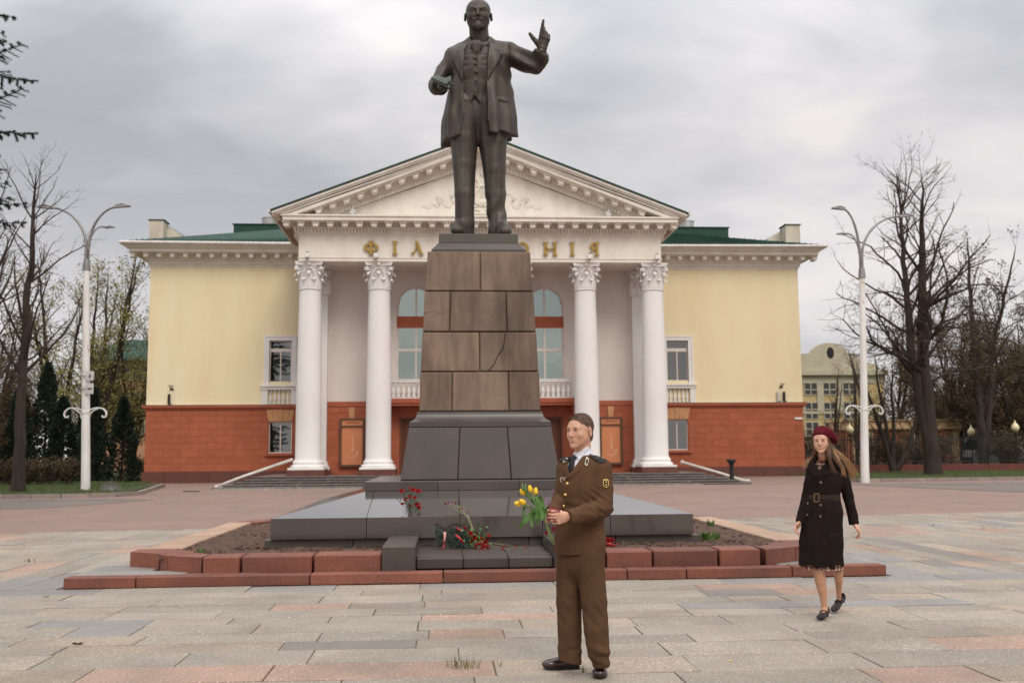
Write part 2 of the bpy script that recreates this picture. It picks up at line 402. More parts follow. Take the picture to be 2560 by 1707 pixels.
def sstep(a, b, x): t = np.clip((x-a)/(b-a), 0, 1); return t*t*(3-2*t)
def wav(x, y, z, f, seed=0):
    r = np.random.RandomState(seed); s = 0
    for i in range(5):
        k = r.randn(3); k /= np.linalg.norm(k); s = s+np.sin((k[0]*f[0]*x+k[1]*f[1]*y+k[2]*f[2]*z)*(1+.45*i)+r.rand()*6.28)/(1+.3*i)
    return s/2.6
# ------------------------------------------------------------------ materials of the place
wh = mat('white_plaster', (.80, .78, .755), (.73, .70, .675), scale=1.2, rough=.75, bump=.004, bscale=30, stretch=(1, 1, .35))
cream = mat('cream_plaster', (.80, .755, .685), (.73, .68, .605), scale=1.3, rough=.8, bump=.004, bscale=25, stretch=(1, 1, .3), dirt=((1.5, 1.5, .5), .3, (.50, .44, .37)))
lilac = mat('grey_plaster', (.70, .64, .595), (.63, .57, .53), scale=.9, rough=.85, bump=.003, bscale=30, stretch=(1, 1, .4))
yellow = mat('yellow_plaster', (.81, .71, .49), (.78, .65, .41), scale=.30, rough=.85, bump=.008, bscale=14, stretch=(1, 1, .6), contrast=(.3, .7), dirt=((.8, .8, .16), .28, (.66, .50, .28)))
red = mat('red_plaster', (.41, .118, .056), (.35, .098, .048), scale=1.5, rough=.8, bump=.006, bscale=25, rnd=.05, dirt=((.5, .5, .3), .4, (.26, .075, .04)))
redt = mat('red_trim', (.42, .115, .06), (.35, .095, .05), scale=2, rough=.75)
tan = mat('orange_stucco', (.56, .29, .14), (.49, .25, .12), scale=3, rough=.8, bump=.004, bscale=30)
dred = mat('dark_red_granite', (.13, .045, .032), (.10, .035, .027), scale=3, rough=.45, speck=(60, .5, .7, (.19, .09, .07)))
def rust_extra(nt, col, vec, tc): return col
roofg = mat('green_metal_roof', (.022, .055, .042), (.034, .078, .058), scale=1.2, rough=.75, spec=.2, contrast=(.3, .7))
brickraw = mat('raw_brick', (.25, .15, .10), (.38, .30, .24), scale=5, rough=.95, bump=.03)
gold = mat('gold_paint', (.40, .255, .055), (.33, .205, .045), scale=6, rough=.4, metal=.35)
tin = mat('galvanised_tin', (.55, .55, .53), (.38, .37, .35), scale=2.5, rough=.38, metal=.85, stretch=(1, 1, .2))
gutm = mat('white_gutter', (.72, .69, .66), (.60, .56, .53), scale=3, rough=.5)
frame = mat('cream_window_frame', (.66, .58, .52), (.72, .65, .60), scale=2, rough=.6)
dark = mat('dark_interior', (.025, .022, .02), rough=.9)
curt = mat('net_curtain', (.22, .215, .20), (.13, .125, .12), scale=4, rough=.9, stretch=(6, 1, .5))
stepm = mat('worn_dark_steps', (.050, .042, .040), (.085, .072, .066), scale=2, rough=.6, bump=.004, speck=(5, .62, .74, (.22, .19, .17)), contrast=(.4, .7)); stepn = mat('worn_step_nosing', (.24, .21, .19), (.14, .12, .11), scale=4, rough=.8)
stepl = mat('pale_step_stone', (.42, .39, .35), (.26, .24, .22), scale=4, rough=.8, bump=.01)
ironm = mat('black_iron', (.018, .018, .018), rough=.5)
brown_wood = mat('brown_door_wood', (.17, .055, .025), (.12, .035, .018), scale=3, rough=.5, stretch=(4, 4, .4))
def glassmat(name, tint, op, gl):
    m_ = bpy.data.materials.new(name); m_.use_nodes = True; nt = m_.node_tree; N = nt.nodes; N.remove(N['Principled BSDF']); o = N['Material Output']
    g = N.new('ShaderNodeBsdfGlossy'); g.inputs['Roughness'].default_value = .02; g.inputs[0].default_value = (*gl, 1); t = N.new('ShaderNodeBsdfTransparent'); t.inputs[0].default_value = (*tint, 1)
    tc = N.new('ShaderNodeTexCoord'); n = N.new('ShaderNodeTexNoise'); n.inputs['Scale'].default_value = 1.3; n.inputs['Detail'].default_value = 1; nt.links.new(tc.outputs['Object'], n.inputs[0])
    b = N.new('ShaderNodeBump'); b.inputs['Distance'].default_value = .003; nt.links.new(n.outputs[0], b.inputs['Height']); nt.links.new(b.outputs[0], g.inputs['Normal'])
    mx = N.new('ShaderNodeMixShader'); mx.inputs[0].default_value = op; nt.links.new(t.outputs[0], mx.inputs[1]); nt.links.new(g.outputs[0], mx.inputs[2]); nt.links.new(mx.outputs[0], o.inputs[0]); return m_
glass_dark = glassmat('window_glass', (.6, .62, .6), .16, (.9, .9, .9))
glass_sky = glassmat('reflecting_glass', (.28, .31, .30), .46, (.62, .72, .68))
# ------------------------------------------------------------------ ground
asph = mat('reddish_asphalt', (.27, .180, .148), (.215, .147, .124), scale=.35, rough=.9, bump=.006, bscale=60, speck=(40, .55, .75, (.36, .29, .25)), speck2=(1.4, .60, .75, (.17, .135, .12)), contrast=(.3, .7))
road = mat('grey_asphalt', (.185, .155, .135), (.14, .118, .102), scale=.5, rough=.9, bump=.006, bscale=60, speck=(45, .55, .75, (.27, .24, .21)))
def sheet(name, m_, xs, ys, dz):
    v = [(x, y, zg(max(-45, min(45, x)), y)+dz) for y in ys for x in xs]; n = len(xs)
    f = [(j*n+i, j*n+i+1, (j+1)*n+i+1, (j+1)*n+i) for j in range(len(ys)-1) for i in range(n-1)]
    o = MB().add(v, f).build(name, m_); return tag(o, kind='structure')
sheet('ground', asph, [-900, -300, -45, -20, -10, 0, 10, 20, 45, 300, 900], [-60, 0, 12, 24, 30, 36, 42, 50, 80, 200, 900], -.014)
def poly_sheet(name, m_, pts, dz):
    bm = bmesh.new(); f = bm.faces.new([bm.verts.new((p[0], p[1], 0)) for p in pts])
    if f.normal.z < 0 or f.calc_area() and (f.normal_update() or f.normal.z < 0): bmesh.ops.reverse_faces(bm, faces=[f])
    bmesh.ops.triangulate(bm, faces=bm.faces[:]); bmesh.ops.subdivide_edges(bm, edges=bm.edges[:], cuts=6, use_grid_fill=True)
    for v in bm.verts: v.co.z = zg(max(-45, min(45, v.co.x)), v.co.y)+dz
    me = bpy.data.meshes.new(name); bm.to_mesh(me); bm.free(); me.materials.append(m_); return tag(link(name, me), kind='structure')
poly_sheet('road', road, [(-60, 36.2), (-11, 35.6), (-9.6, 34.5), (-11.5, 30.0), (-60, 27.5)], -.008)
poly_sheet('road', road, [(16.0, 40.6), (60, 41.5), (60, 27), (24, 29), (19, 33)], -.008)
# lawns
grassm = mat('short_lawn', (.035, .055, .014), (.06, .075, .022), scale=2.5, rough=.95, bump=.03, bscale=40, speck=(6, .55, .7, (.10, .075, .04)))
LZ = .11
poly_sheet('lawn', grassm, [(-70, 37.1), (-13.2, 36.5), (-11.4, 37.5), (-12.6, 46), (-16.3, 50), (-16.3, 90), (-70, 90)], LZ)
poly_sheet('lawn', grassm, [(17.2, 42.6), (75, 43.6), (75, 52.4), (19.6, 51.9)], LZ)
poly_sheet('lawn', grassm, [(19.6, 52.6), (75, 53.2), (75, 120), (19.6, 120)], LZ)
kerbm = mat('kerb_granite', (.30, .235, .20), (.22, .18, .155), scale=3, rough=.85, bump=.01, speck=(70, .5, .7, (.40, .34, .30)), rnd=.12)
def kerb(name, pts, h=.13, wid=.16, L=1.0):
    k = None; root = None
    # resample
    P = [Vector((x, y, 0)) for x, y in pts]; seg = []
    for a, b in zip(P, P[1:]):
        n = max(1, round((b-a).length/L)); seg += [(a.lerp(b, i/n), a.lerp(b, (i+1)/n)) for i in range(n)]
    root = tag(bpy.data.objects.new('kerb', None), kind='structure'); COL.objects.link(root); root.location = P[0]
    for a, b in seg:
        d = (b-a).normalized(); nn = Vector((-d.y, d.x, 0)); g = .008; a2, b2 = a+d*g, b-d*g
        mb = MB(); z = (zg(a.x, a.y)+zg(b.x, b.y))/2+random.uniform(-.006, .006)
        q = [a2-nn*wid/2, b2-nn*wid/2, b2+nn*wid/2, a2+nn*wid/2]; c = (a2+b2)/2
        v = [(p.x, p.y, -.1) for p in q]+[(p.x, p.y, z+h-.02) for p in q]+[(c.x+(p.x-c.x)*.985, c.y+(p.y-c.y)*.985, z+h) for p in q]
        mb.add(v, [(0, 3, 2, 1), (8, 9, 10, 11)]+[(i, (i+1) % 4, (i+1) % 4+4, i+4) for i in range(4)]+[(i+4, (i+1) % 4+4, (i+1) % 4+8, i+8) for i in range(4)])
        mb.build('kerb_stone', kerbm, root)
kerb('kerb', [(-32, 36.6), (-13.3, 36.35), (-11.6, 36.9), (-11.2, 38.2), (-12.45, 46)])
kerb('kerb', [(17.05, 44.5), (17.05, 42.5), (17.6, 42.35), (46, 43.1)])
kerb('kerb', [(20.6, 30.7), (19.9, 30.2), (20.5, 29.8), (24, 29.9)], L=1.2)
# paving of the square
gr1 = mat('grey_granite_slab', (.325, .280, .228), (.26, .228, .188), scale=1.6, rough=.72, bump=.004, bscale=60, speck=(85, .56, .66, (.16, .14, .125)), speck2=(60, .57, .70, (.60, .55, .49)), rnd=.13, dirt=((.9, .9, 1), .55, (.19, .155, .12)))
gr2 = mat('pink_granite_slab', (.36, .237, .175), (.295, .20, .152), scale=2, rough=.72, bump=.004, bscale=60, speck=(80, .57, .66, (.20, .13, .11)), speck2=(60, .55, .70, (.62, .50, .42)), rnd=.13, dirt=((.9, .9, 1), .55, (.19, .155, .12)))
gr3 = mat('dark_granite_slab', (.22, .19, .165), (.18, .158, .14), scale=2, rough=.62, bump=.003, bscale=60, speck=(90, .55, .68, (.32, .29, .26)), rnd=.1)
gr4 = mat('pale_beige_slab', (.35, .28, .213), (.29, .237, .183), scale=2, rough=.74, bump=.004, bscale=60, speck=(80, .56, .66, (.19, .16, .14)), speck2=(60, .56, .70, (.62, .56, .48)), rnd=.12, dirt=((.9, .9, 1), .55, (.19, .155, .12)))
gr5 = mat('blue_grey_smooth_slab', (.245, .225, .208), (.205, .19, .176), scale=2, rough=.5, bump=.002, bscale=60, speck=(90, .56, .68, (.42, .41, .40)), rnd=.1)
bed = mat('joint_sand', (.105, .078, .052), (.15, .12, .08), scale=5, rough=1, bump=.01, speck=(11, .56, .64, (.06, .07, .025)))
pave = MB()
xl, xr = -30, 34
pave.slab([(xl, -8), (xr, -8), (xr, 27.0), (14.2, 24.2), (7.1, 22.7), (-4.6, 21.75), (-8.85, 21.05), (xl, 19)], -.06, -.007)
pave = tag(pave.build('plaza_paving', bed), kind='structure')
slabs = []
R = random.Random(11)
def in_border(x, y): return -3.9 < x < 5.0 and 12.2 < y < 20.6
def far_edge(x): return float(np.interp(x, [xl, -8.85, -4.6, 7.1, 14.2, xr], [19, 21.05, 21.75, 22.7, 24.2, 27]))
def add_slab(x0, x1, y0, y1, kind=None):
    g = R.uniform(.0015, .0045); t = R.uniform(-.003, .003); 
    if kind is None: kind = R.choices([gr1, gr2, gr3, gr4, gr5], [58, 15, 3, 21, 3])[0]
    slabs.append((x0+g+R.uniform(0, .004), x1-g-R.uniform(0, .004), y0+g+R.uniform(0, .004), y1-g-R.uniform(0, .004), t, kind))
y = 12.165; rows = []
while y > -6:
    h = R.choice([.36, .42, .46, .5, .54, .42]); 
    if y > 12.1: h = .50
    x = xl+R.random(); first = y > 12.1
    while x < xr:
        L = R.uniform(.55, 1.75) if not first else R.uniform(.9, 1.7)
        k = R.choice([gr5, gr5, gr1, gr1, gr1]) if first else None
        if -13 < x < 15: add_slab(x, min(x+L, xr), y-h, y, k)
        x += L
    y -= h
for x0, x1, side in ((-4.47, -14.5, -1), (5.43, 17.5, 1)):         # courses running away from the camera
    x = x0
    while (x > x1 if side < 0 else x < x1):
        wd = R.choice([.38, .44, .5, .56, .46]); a, b = (x-wd, x) if side < 0 else (x, x+wd); y = 12.165; fe = far_edge((a+b)/2)
        while y < fe:
            L = R.uniform(.6, 1.7); e = min(y+L, fe)
            if e-y > .15: add_slab(a, b, y, e, R.choice([gr5, gr1]) if (abs(x-x0) < .9 and y < 15) else None)
            y = e
        x += side*wd
x = -4.47                                                      # between the flower bed and the asphalt, and beside it
while x < 5.43:
    wd = .46; b = min(x+wd, 5.43); y = 12.5 if (x+wd/2 < -3.95 or x+wd/2 > 5.05) else 20.7; fe = far_edge(x+wd/2)
    while y < fe:
        e = min(y+R.uniform(.6, 1.5), fe)
        if e-y > .15: add_slab(x, b, y, e)
        y = e
    x = b
def px_area(s):
    c = np.array([(s[0]+s[1])/2, (s[2]+s[3])/2, 0])-EY; dep = c@FW
    if dep < 1: return 0
    u = 1280+F_PX*(c@RI)/dep; v = 853.5-F_PX*(c@UP)/dep
    if not (-150 < u < 2710 and v < 1800): return 0
    return (s[1]-s[0])*(s[3]-s[2])/dep**3
slabs.sort(key=px_area, reverse=True)
def slab_geo(mb, s):
    x0, x1, y0, y1, t, k = s; b = .004; z = t
    tx, ty = R.uniform(-.0025, .0025), R.uniform(-.0025, .0025); cx, cy = (x0+x1)/2, (y0+y1)/2
    def Z(x, y): return z+(x-cx)*tx*2+(y-cy)*ty*2
    o = [(x0, y0), (x1, y0), (x1, y1), (x0, y1)]; i_ = [(x0+b, y0+b), (x1-b, y0+b), (x1-b, y1-b), (x0+b, y1-b)]
    mb.add([(x, y, -.05) for x, y in o]+[(x, y, Z(x, y)-b) for x, y in o]+[(x, y, Z(x, y)) for x, y in i_],
           [(8, 9, 10, 11)]+[(i, (i+1) % 4, (i+1) % 4+4, i+4) for i in range(4)]+[(i+4, (i+1) % 4+4, (i+1) % 4+8, i+8) for i in range(4)])
for s in slabs[:300]:
    mb = MB(); slab_geo(mb, s); mb.build('paving_slab', s[5], pave)
rest = MB(); order = [gr1, gr2, gr3, gr4, gr5]
for s in slabs[300:]:
    rest.mi = order.index(s[5]); slab_geo(rest, s)
tag(rest.build('far_paving_slabs', order, pave), kind='stuff')
# ------------------------------------------------------------------ the concert hall
hall = thing('concert_hall', 'yellow and red concert hall with a white six-column portico, pediment and green roof', 'building', (1.8, 51, 0))
XC = 1.72; YW = 51.0; YI = 46.8; YF = 44.0
GZ = .12
# wing bodies
for (x0, x1) in ((-14.75, -6.2), (9.62, 18.47)):
    # the upper wall, with the window opening left free
    wx0, wx1 = (-8.78, -7.67) if x0 < 0 else (11.40, 12.52); lx0, lx1 = (-8.75, -7.60) if x0 < 0 else (11.30, 12.42)
    mb = MB(); t = .35
    mb.box(x0, wx0, YW, YW+t, 3.95, 11.0); mb.box(wx1, x1, YW, YW+t, 3.95, 11.0); mb.box(wx0, wx1, YW, YW+t, 3.95, 5.1); mb.box(wx0, wx1, YW, YW+t, 7.19, 11.0)
    xs = (x0, x0+t) if x0 < 0 else (x1-t, x1); mb.box(xs[0], xs[1], YW+t, 66, 3.95, 11.0)
    mb.build('wing_wall', yellow, hall)
    mb = MB(); mb.box(x0, lx0, YW, YW+t, .69, 3.95); mb.box(lx1, x1, YW, YW+t, .69, 3.95); mb.box(lx0, lx1, YW, YW+t, .69, 1.57); mb.box(lx0, lx1, YW, YW+t, 3.14, 3.95)
    mb.box(xs[0], xs[1], YW+t, 66, .69, 3.95); mb.build('base_wall', redt, hall)
    # stone blocks
    rows = [.70, 1.09, 1.42, 1.76, 2.10, 2.44, 2.78, 3.11, 3.45, 3.74]
    for j in range(9):
        z0, z1 = rows[j]+.007, rows[j+1]-.007; xx = (x0 if x0 < 0 else x1) ; sgn = 1 if x0 < 0 else -1; cur = 0; tot = x1-x0; first = .44 if j % 2 else .86
        while cur < tot-.05:
            L = first if cur == 0 else .87; e = min(cur+L, tot); a, b = (x0+cur, x0+e) if sgn > 0 else (x1-e, x1-cur); cur = e
            if j == 8: a, b = a, b
            pcs = [(a, b)]
            if z1 > 1.5 and z0 < 3.12:
                A, Bx = lx0-.02, lx1+.02; n = []
                for p, q in pcs:
                    if q <= A or p >= Bx: n.append((p, q))
                    else:
                        if p < A-.05: n.append((p, A))
                        if q > Bx+.05: n.append((Bx, q))
                pcs = n
            if z0 > 3.1:   # the flat arch above the window
                A, Bx = (-8.84, -7.58) if x0 < 0 else (11.3, 12.6); n = []
                for p, q in pcs:
                    if q <= A or p >= Bx: n.append((p, q))
                    else:
                        if p < A-.05: n.append((p, A))
                        if q > Bx+.05: n.append((Bx, q))
                pcs = n
            for p, q in pcs:
                MB().bbox(p+.004, q-.004, YW-.02, YW+.02, z0-.003, z1+.003, .005).build('stone_block', red, hall)
    # plinth and the red string course above the blocks
    s = -1 if x0 < 0 else 1; ex = (x0-.1, x1) if s < 0 else (x0, x1+.1)
    n = 8; wd = (ex[1]-ex[0])/n
    for i in range(n): MB().bbox(ex[0]+i*wd+.003, ex[0]+(i+1)*wd-.003, YW-.14, YW+.1, 0.0, .69, .008).build('plinth_slab', dred, hall)
    MB().box(*((ex[0], x0+.3) if s < 0 else (x1-.3, ex[1])), YW+.1, 66, 0, .69).build('plinth_slab', dred, hall)
    o = .17; e2 = (x0-o, x1) if s < 0 else (x0, x1+o); mb = MB(); e1 = (x0-.08, x1) if s < 0 else (x0, x1+.08)
    mb.box(*e1, YW-.08, YW+.02, 3.75, 3.84); mb.box(*e2, YW-.16, YW+.02, 3.84, 3.97)
    sx = (x0-.16, x0+.01) if s < 0 else (x1-.01, x1+.16); mb.box(*sx, YW+.02, 66, 3.8, 3.97)
    mb.build('string_course', redt, hall)
    e3 = (x0-.2, x1) if s < 0 else (x0, x1+.2); MB().box(*e3, YW-.19, YW+.0, 3.972, 3.985).build('metal_flashing', tin, hall)
    # cornice of the wing: profile swept along the front and round the outer corner
    prof = [(0, 10.90), (.04, 10.96), (.04, 11.02), (.11, 11.06), (.11, 11.18), (.18, 11.22), (.18, 11.30), (.18, 11.53), (.82, 11.55), (.84, 11.68), (.92, 11.72), (1.06, 11.84), (1.10, 11.90), (.2, 11.95)]
    mb = MB(); v = []; xo = x0 if s < 0 else x1
    path = [((x1 if s < 0 else x0), YW, 0), (xo, YW, 1), (xo, 66, 2)]
    for (px_, py_, c) in path:
        for dx, z in prof:
            v.append((px_+(s*dx if c else 0), py_-(dx if c < 2 else 0), z))
    m_ = len(prof); f = []
    for i in range(2):
        for k in range(m_-1): q = (i*m_+k, i*m_+k+1, (i+1)*m_+k+1, (i+1)*m_+k); f.append(q if s > 0 else q[::-1])
    mb.add(v, f); mb.build('cornice', cream, hall)
    # brackets
    i = 0; xx = (x0-.72 if s < 0 else x1+.72)
    while (xx < x1 if s < 0 else xx > x0):
        mb = MB(); a, b = xx-.085, xx+.085
        mb.prism([(a, 11.30), (b, 11.30), (b+.035, 11.50), (a-.035, 11.50)], YW-.66, YW-.17); mb.box(a-.05, b+.05, YW-.70, YW-.17, 11.50, 11.56); mb.ball(((a+b)/2, YW-.64, 11.36), (.07, .06, .07), 8, 5)
        mb.build('bracket', cream, hall); xx -= s*.645
    # gutter and eave
    mb = MB(); gx = (x0-1.2, x1) if s < 0 else (x0, x1+1.2)
    mb.tube([(gx[0], YW-1.17, 11.95), (gx[1], YW-1.17, 11.90)] if s < 0 else [(gx[0], YW-1.17, 11.90), (gx[1], YW-1.17, 11.95)], .075, 8); mb.tube([(xo+s*1.17, YW-1.2, 11.95), (xo+s*1.17, 66, 11.95)], .075, 8)
    mb.build('gutter', gutm, hall)
    # hipped roof
    ez = 11.97; yb = 56.5; inner = x1 if s < 0 else x0
    mb = MB(); rz0, rz1 = 13.75, 14.45
    A = (xo+s*1.2, YW-1.2, ez); Bq = (inner-s*1.0, YW-1.2, ez); Cc = (inner-s*1.0, yb, rz1); Dm = (xo-s*5.2, yb, rz0+.25); D = (xo-s*2.3, yb-1.4, rz0-.35); E_ = (xo+s*1.2, 66, ez)
    fs = [(0, 1, 2, 3), (0, 3, 4), (0, 4, 5), (4, 3, 2, 5)]
    if s > 0: fs = [q[::-1] for q in fs]
    mb.add([A, Bq, Cc, Dm, D, E_], fs)
    rf = mb.build('roof', roofg, hall)
    # tile courses: raised pan ribs running up the slope and stepped cross courses
    rb = MB(); A_, B_, C_, D_ = Vector(A), Vector(Bq), Vector(Cc), Vector(Dm)
    L = (B_-A_).length; n = int(L/.22)
    for i in range(1, n):
        p = A_.lerp(B_, i/n); q0 = D_.lerp(C_, max(0, (i/n*L-5.2-1.2)/(L-6.4))) if i/n*L > 6.4 else None
        if q0 is None:
            tt = i/n*L/6.4; q0 = A_.lerp(D_, tt)
        dirv = q0-p; nn = Vector((0, -.28, 1)).normalized()
        w_ = .045; u = Vector((w_, 0, 0)); rb.add([p-u, p+u, q0+u, q0-u, p+nn*.05, q0+nn*.05], [(0, 4, 5, 3), (4, 1, 2, 5)])
    nr = 16
    for j in range(1, nr):
        t_ = j/nr; p = A_.lerp(D_, t_); q = B_.lerp(C_, t_); nn = Vector((0, -.28, 1)).normalized()*.04; d = Vector((0, -.10, -.03)); rb.add([p+nn*.4, q+nn*.4, q+nn+d, p+nn+d, p+d, q+d], [(0, 3, 2, 1), (3, 4, 5, 2)])
    tag(rb.build('roof_tile_ribs', roofg, hall), kind='stuff')
# chimneys with their sloping flank walls
chm = mat('chimney_plaster', (.66, .61, .50), (.50, .44, .36), scale=1.5, rough=.9, stretch=(1, 1, .4))
for s, xa, xb in ((-1, -14.9, -14.2), (1, 17.95, 18.72)):
    mb = MB(); mb.box(xa, xb, 51.1, 52.0, 12.25, 13.33); c = (xa+xb)/2
    e = xb if s < 0 else xa; mb.prism([(e, 12.4), (e, 13.15), (e-s*.78, 12.72), (e-s*.80, 12.4)], 51.8, 52.0)
    ch = mb.build('chimney', chm, hall); m2 = MB(); m2.box(xa-.06, xb+.06, 51.04, 52.06, 13.33, 13.37)
    m2.add([(e, 51.76, 13.2), (e-s*.86, 51.76, 12.72), (e-s*.86, 52.04, 12.72), (e, 52.04, 13.2)], [(0, 1, 2, 3)]); m2.build('chimney_cap', roofg, ch)
# roof boxes and ventilation drums
for s in (-1, 1):
    Yv = 58.0; k = (Yv)/50.5
    if s < 0: x0, x1, d0, d1 = -10.58*k, -6.5*k, -9.34*k, -8.50*k
    else: x0, x1, d0, d1 = 11.2*k, 14.7*k, 12.31*k, 13.10*k
    zt = EYE+(13.0-EYE)*k; mb = MB(); mb.prism([(x0, 13.5), (x1, 13.5), (x1, zt), (x0, zt)], Yv, Yv+3); mb.box(x0-.06, x1+.06, Yv-.06, Yv+3.06, zt, zt+.06); mb.build('roof_box', roofg, hall)
    zz = EYE+(13.50-EYE)*k; mb = MB(); mb.lathe(((d0+d1)/2, Yv+1, 0), [((d1-d0)/2, zt-.2), ((d1-d0)/2, zz-.03), ((d1-d0)/2+.03, zz-.02), ((d1-d0)/2+.03, zz+.02), ((d1-d0)/2-.02, zz+.02), ((d1-d0)/2-.02, zt)], 24); mb.build('vent_drum', tin, hall, smooth=.6)
# ---- windows
def window(x0, x1, z0, z1, Y, mull, trans, glassm, parent=hall, arch=False, band=None, curtain=True, fw=.055):
    f = MB(); y0, y1 = Y+.10, Y+.17
    f.box(x0, x0+fw, y0, y1, z0, z1 if not arch else z1-(x1-x0)/2); f.box(x1-fw, x1, y0, y1, z0, z1 if not arch else z1-(x1-x0)/2); f.box(x0+fw, x1-fw, y0, y1, z0, z0+fw)
    top = z1 if not arch else z1-(x1-x0)/2
    if not arch: f.box(x0+fw, x1-fw, y0, y1, z1-fw, z1)
    else:
        c = (x0+x1)/2; r = (x1-x0)/2; n = 16
        for i in range(n):
            a, b = PI*i/n, PI*(i+1)/n; q = [(c+math.cos(t)*rr, top+math.sin(t)*rr) for t, rr in ((a, r), (b, r), (b, r-fw), (a, r-fw))]; f.prism(q, y0, y1)
    for (mx_, a, b) in mull: f.box(mx_-fw/2, mx_+fw/2, y0+.006, y1-.006, a, b)
    for (a, b) in trans: f.box(x0+fw, x1-fw, y0+.003, y1-.003, a, b)
    fo = f.build('window', frame, parent)
    # panes between the bars
    zs = sorted([z0+fw]+[v for t in trans for v in t]+([band[0], band[1]] if band else [])+[z1-(0 if arch else fw)]); k = 0
    for za, zb in zip(zs[::2], zs[1::2]):
        ms = [m_ for m_ in mull if m_[1] < (za+zb)/2 < m_[2]]; xs = [x0+fw]+[v for m_ in ms for v in (m_[0]-fw/2, m_[0]+fw/2)]+[x1-fw]
        for xa, xb in zip(xs[::2], xs[1::2]):
            p = MB()
            if arch and zb > top+.01:
                c = (x0+x1)/2; r = (x1-x0)/2-fw; pts = [(xa, za), (xb, za)]
                for i in range(9):
                    xx = xb+(xa-xb)*i/8; pts.append((xx, top+math.sqrt(max(0.0, r*r-(xx-c)**2))))
                p.prism(pts, Y+.128, Y+.138)
            else: p.box(xa, xb, Y+.128, Y+.138, za, zb)
            p.build('pane', glassm, fo)
    if band:
        p = MB(); p.box(x0+.0, x1-.0, Y+.08, Y+.16, *band)
        for i in range(5):
            cx_ = x0+(x1-x0)*(i+.5)/5; zc = sum(band)/2; p.box(cx_-.10, cx_+.10, Y+.065, Y+.08, zc-.02, zc+.02); p.box(cx_-.03, cx_+.03, Y+.065, Y+.08, zc-.12, zc+.12)
        p.build('red_panel', redt, fo)
    if curtain:
        p = MB(); n = int((x1-x0)/.03); v = []
        for i in range(n+1):
            xx = x0+.03+(x1-x0-.06)*i/n; dy = .035*math.sin(i*1.9)+.015*math.sin(i*.7); v += [(xx, Y+.40+dy, z0+.02), (xx, Y+.40+dy*.6, z1-.06)]
        p.add(v, [(2*i, 2*i+2, 2*i+3, 2*i+1) for i in range(n)]); p.build('curtain', curt, fo, smooth=True)
    r = MB(); r.box(x0-.3, x1+.3, Y+1.5, Y+1.55, z0-.3, z1+.3); r.box(x0-.3, x1+.3, Y+.36, Y+1.5, z0-.35, z0-.3); r.build('room_back', dark, fo)
    return fo
for s, x0, x1 in ((-1, -8.78, -7.67), (1, 11.40, 12.52)):
    c = (x0+x1)/2
    fo = window(x0, x1, 5.10, 7.19, YW, [(c, 5.1, 6.63)], [(6.63, 6.80)], glass_dark)
    a = MB(); o = .225
    a.box(x0-o, x0, YW-.05, YW+.12, 4.95, 7.19); a.box(x1, x1+o, YW-.05, YW+.12, 4.95, 7.19); a.box(x0-o, x1+o, YW-.05, YW+.12, 7.19, 7.42)
    a.box(x0-o-.03, x1+o+.03, YW-.075, YW-.05, 7.36, 7.44); a.box(x0-o-.03, x0-o+.05, YW-.075, YW-.05, 4.95, 7.36); a.box(x1+o-.05, x1+o+.03, YW-.075, YW-.05, 4.95, 7.36); a.build('architrave', wh, fo)
    a = MB(); a.box(x0-.40, x1+.40, YW-.26, YW+.1, 4.86, 4.94); a.box(x0-.34, x1+.34, YW-.20, YW+.1, 4.72, 4.86)
    a.box(x0-.30, x0-.02, YW-.16, YW+.1, 3.99, 4.72); a.box(x1+.02, x1+.30, YW-.16, YW+.1, 3.99, 4.72); a.build('sill_ledge', wh, fo)
    for i in range(5):
        xx = x0+.13+(x1-x0-.26)*i/4; MB().lathe((xx, YW-.05, 4.0), [(.065, 0), (.065, .06), (.04, .09), (.065, .17), (.075, .24), (.06, .33), (.035, .45), (.03, .56), (.05, .62), (.055, .66), (.06, .72)], 10).build('baluster', wh, fo, smooth=True)
for s, x0, x1 in ((-1, -8.75, -7.60), (1, 11.30, 12.42)):
    c = (x0+x1)/2
    fo = window(x0, x1, 1.57, 3.14, YW, [(c, 1.57, 3.14)], [], glass_dark)
    MB().box(x0-.14, x1+.14, YW-.16, YW+.1, 1.44, 1.53).build('window_sill', redt, fo)
    # flat arch of orange wedges
    n = 5; bt = (x0-.0, x1+.0); tp = (x0-.13, x1+.13)
    for i in range(n):
        a0, a1 = bt[0]+(bt[1]-bt[0])*i/n, bt[0]+(bt[1]-bt[0])*(i+1)/n; b0, b1 = tp[0]+(tp[1]-tp[0])*i/n, tp[0]+(tp[1]-tp[0])*(i+1)/n; g = .005
        dz = .035 if i == 2 else 0
        MB().prism([(a0+g, 3.15), (a1-g, 3.15), (b1-g, 3.73+dz), (b0+g, 3.73+dz)], YW-(.06 if i == 2 else .045), YW+.02).build('arch_stone', tan, hall)
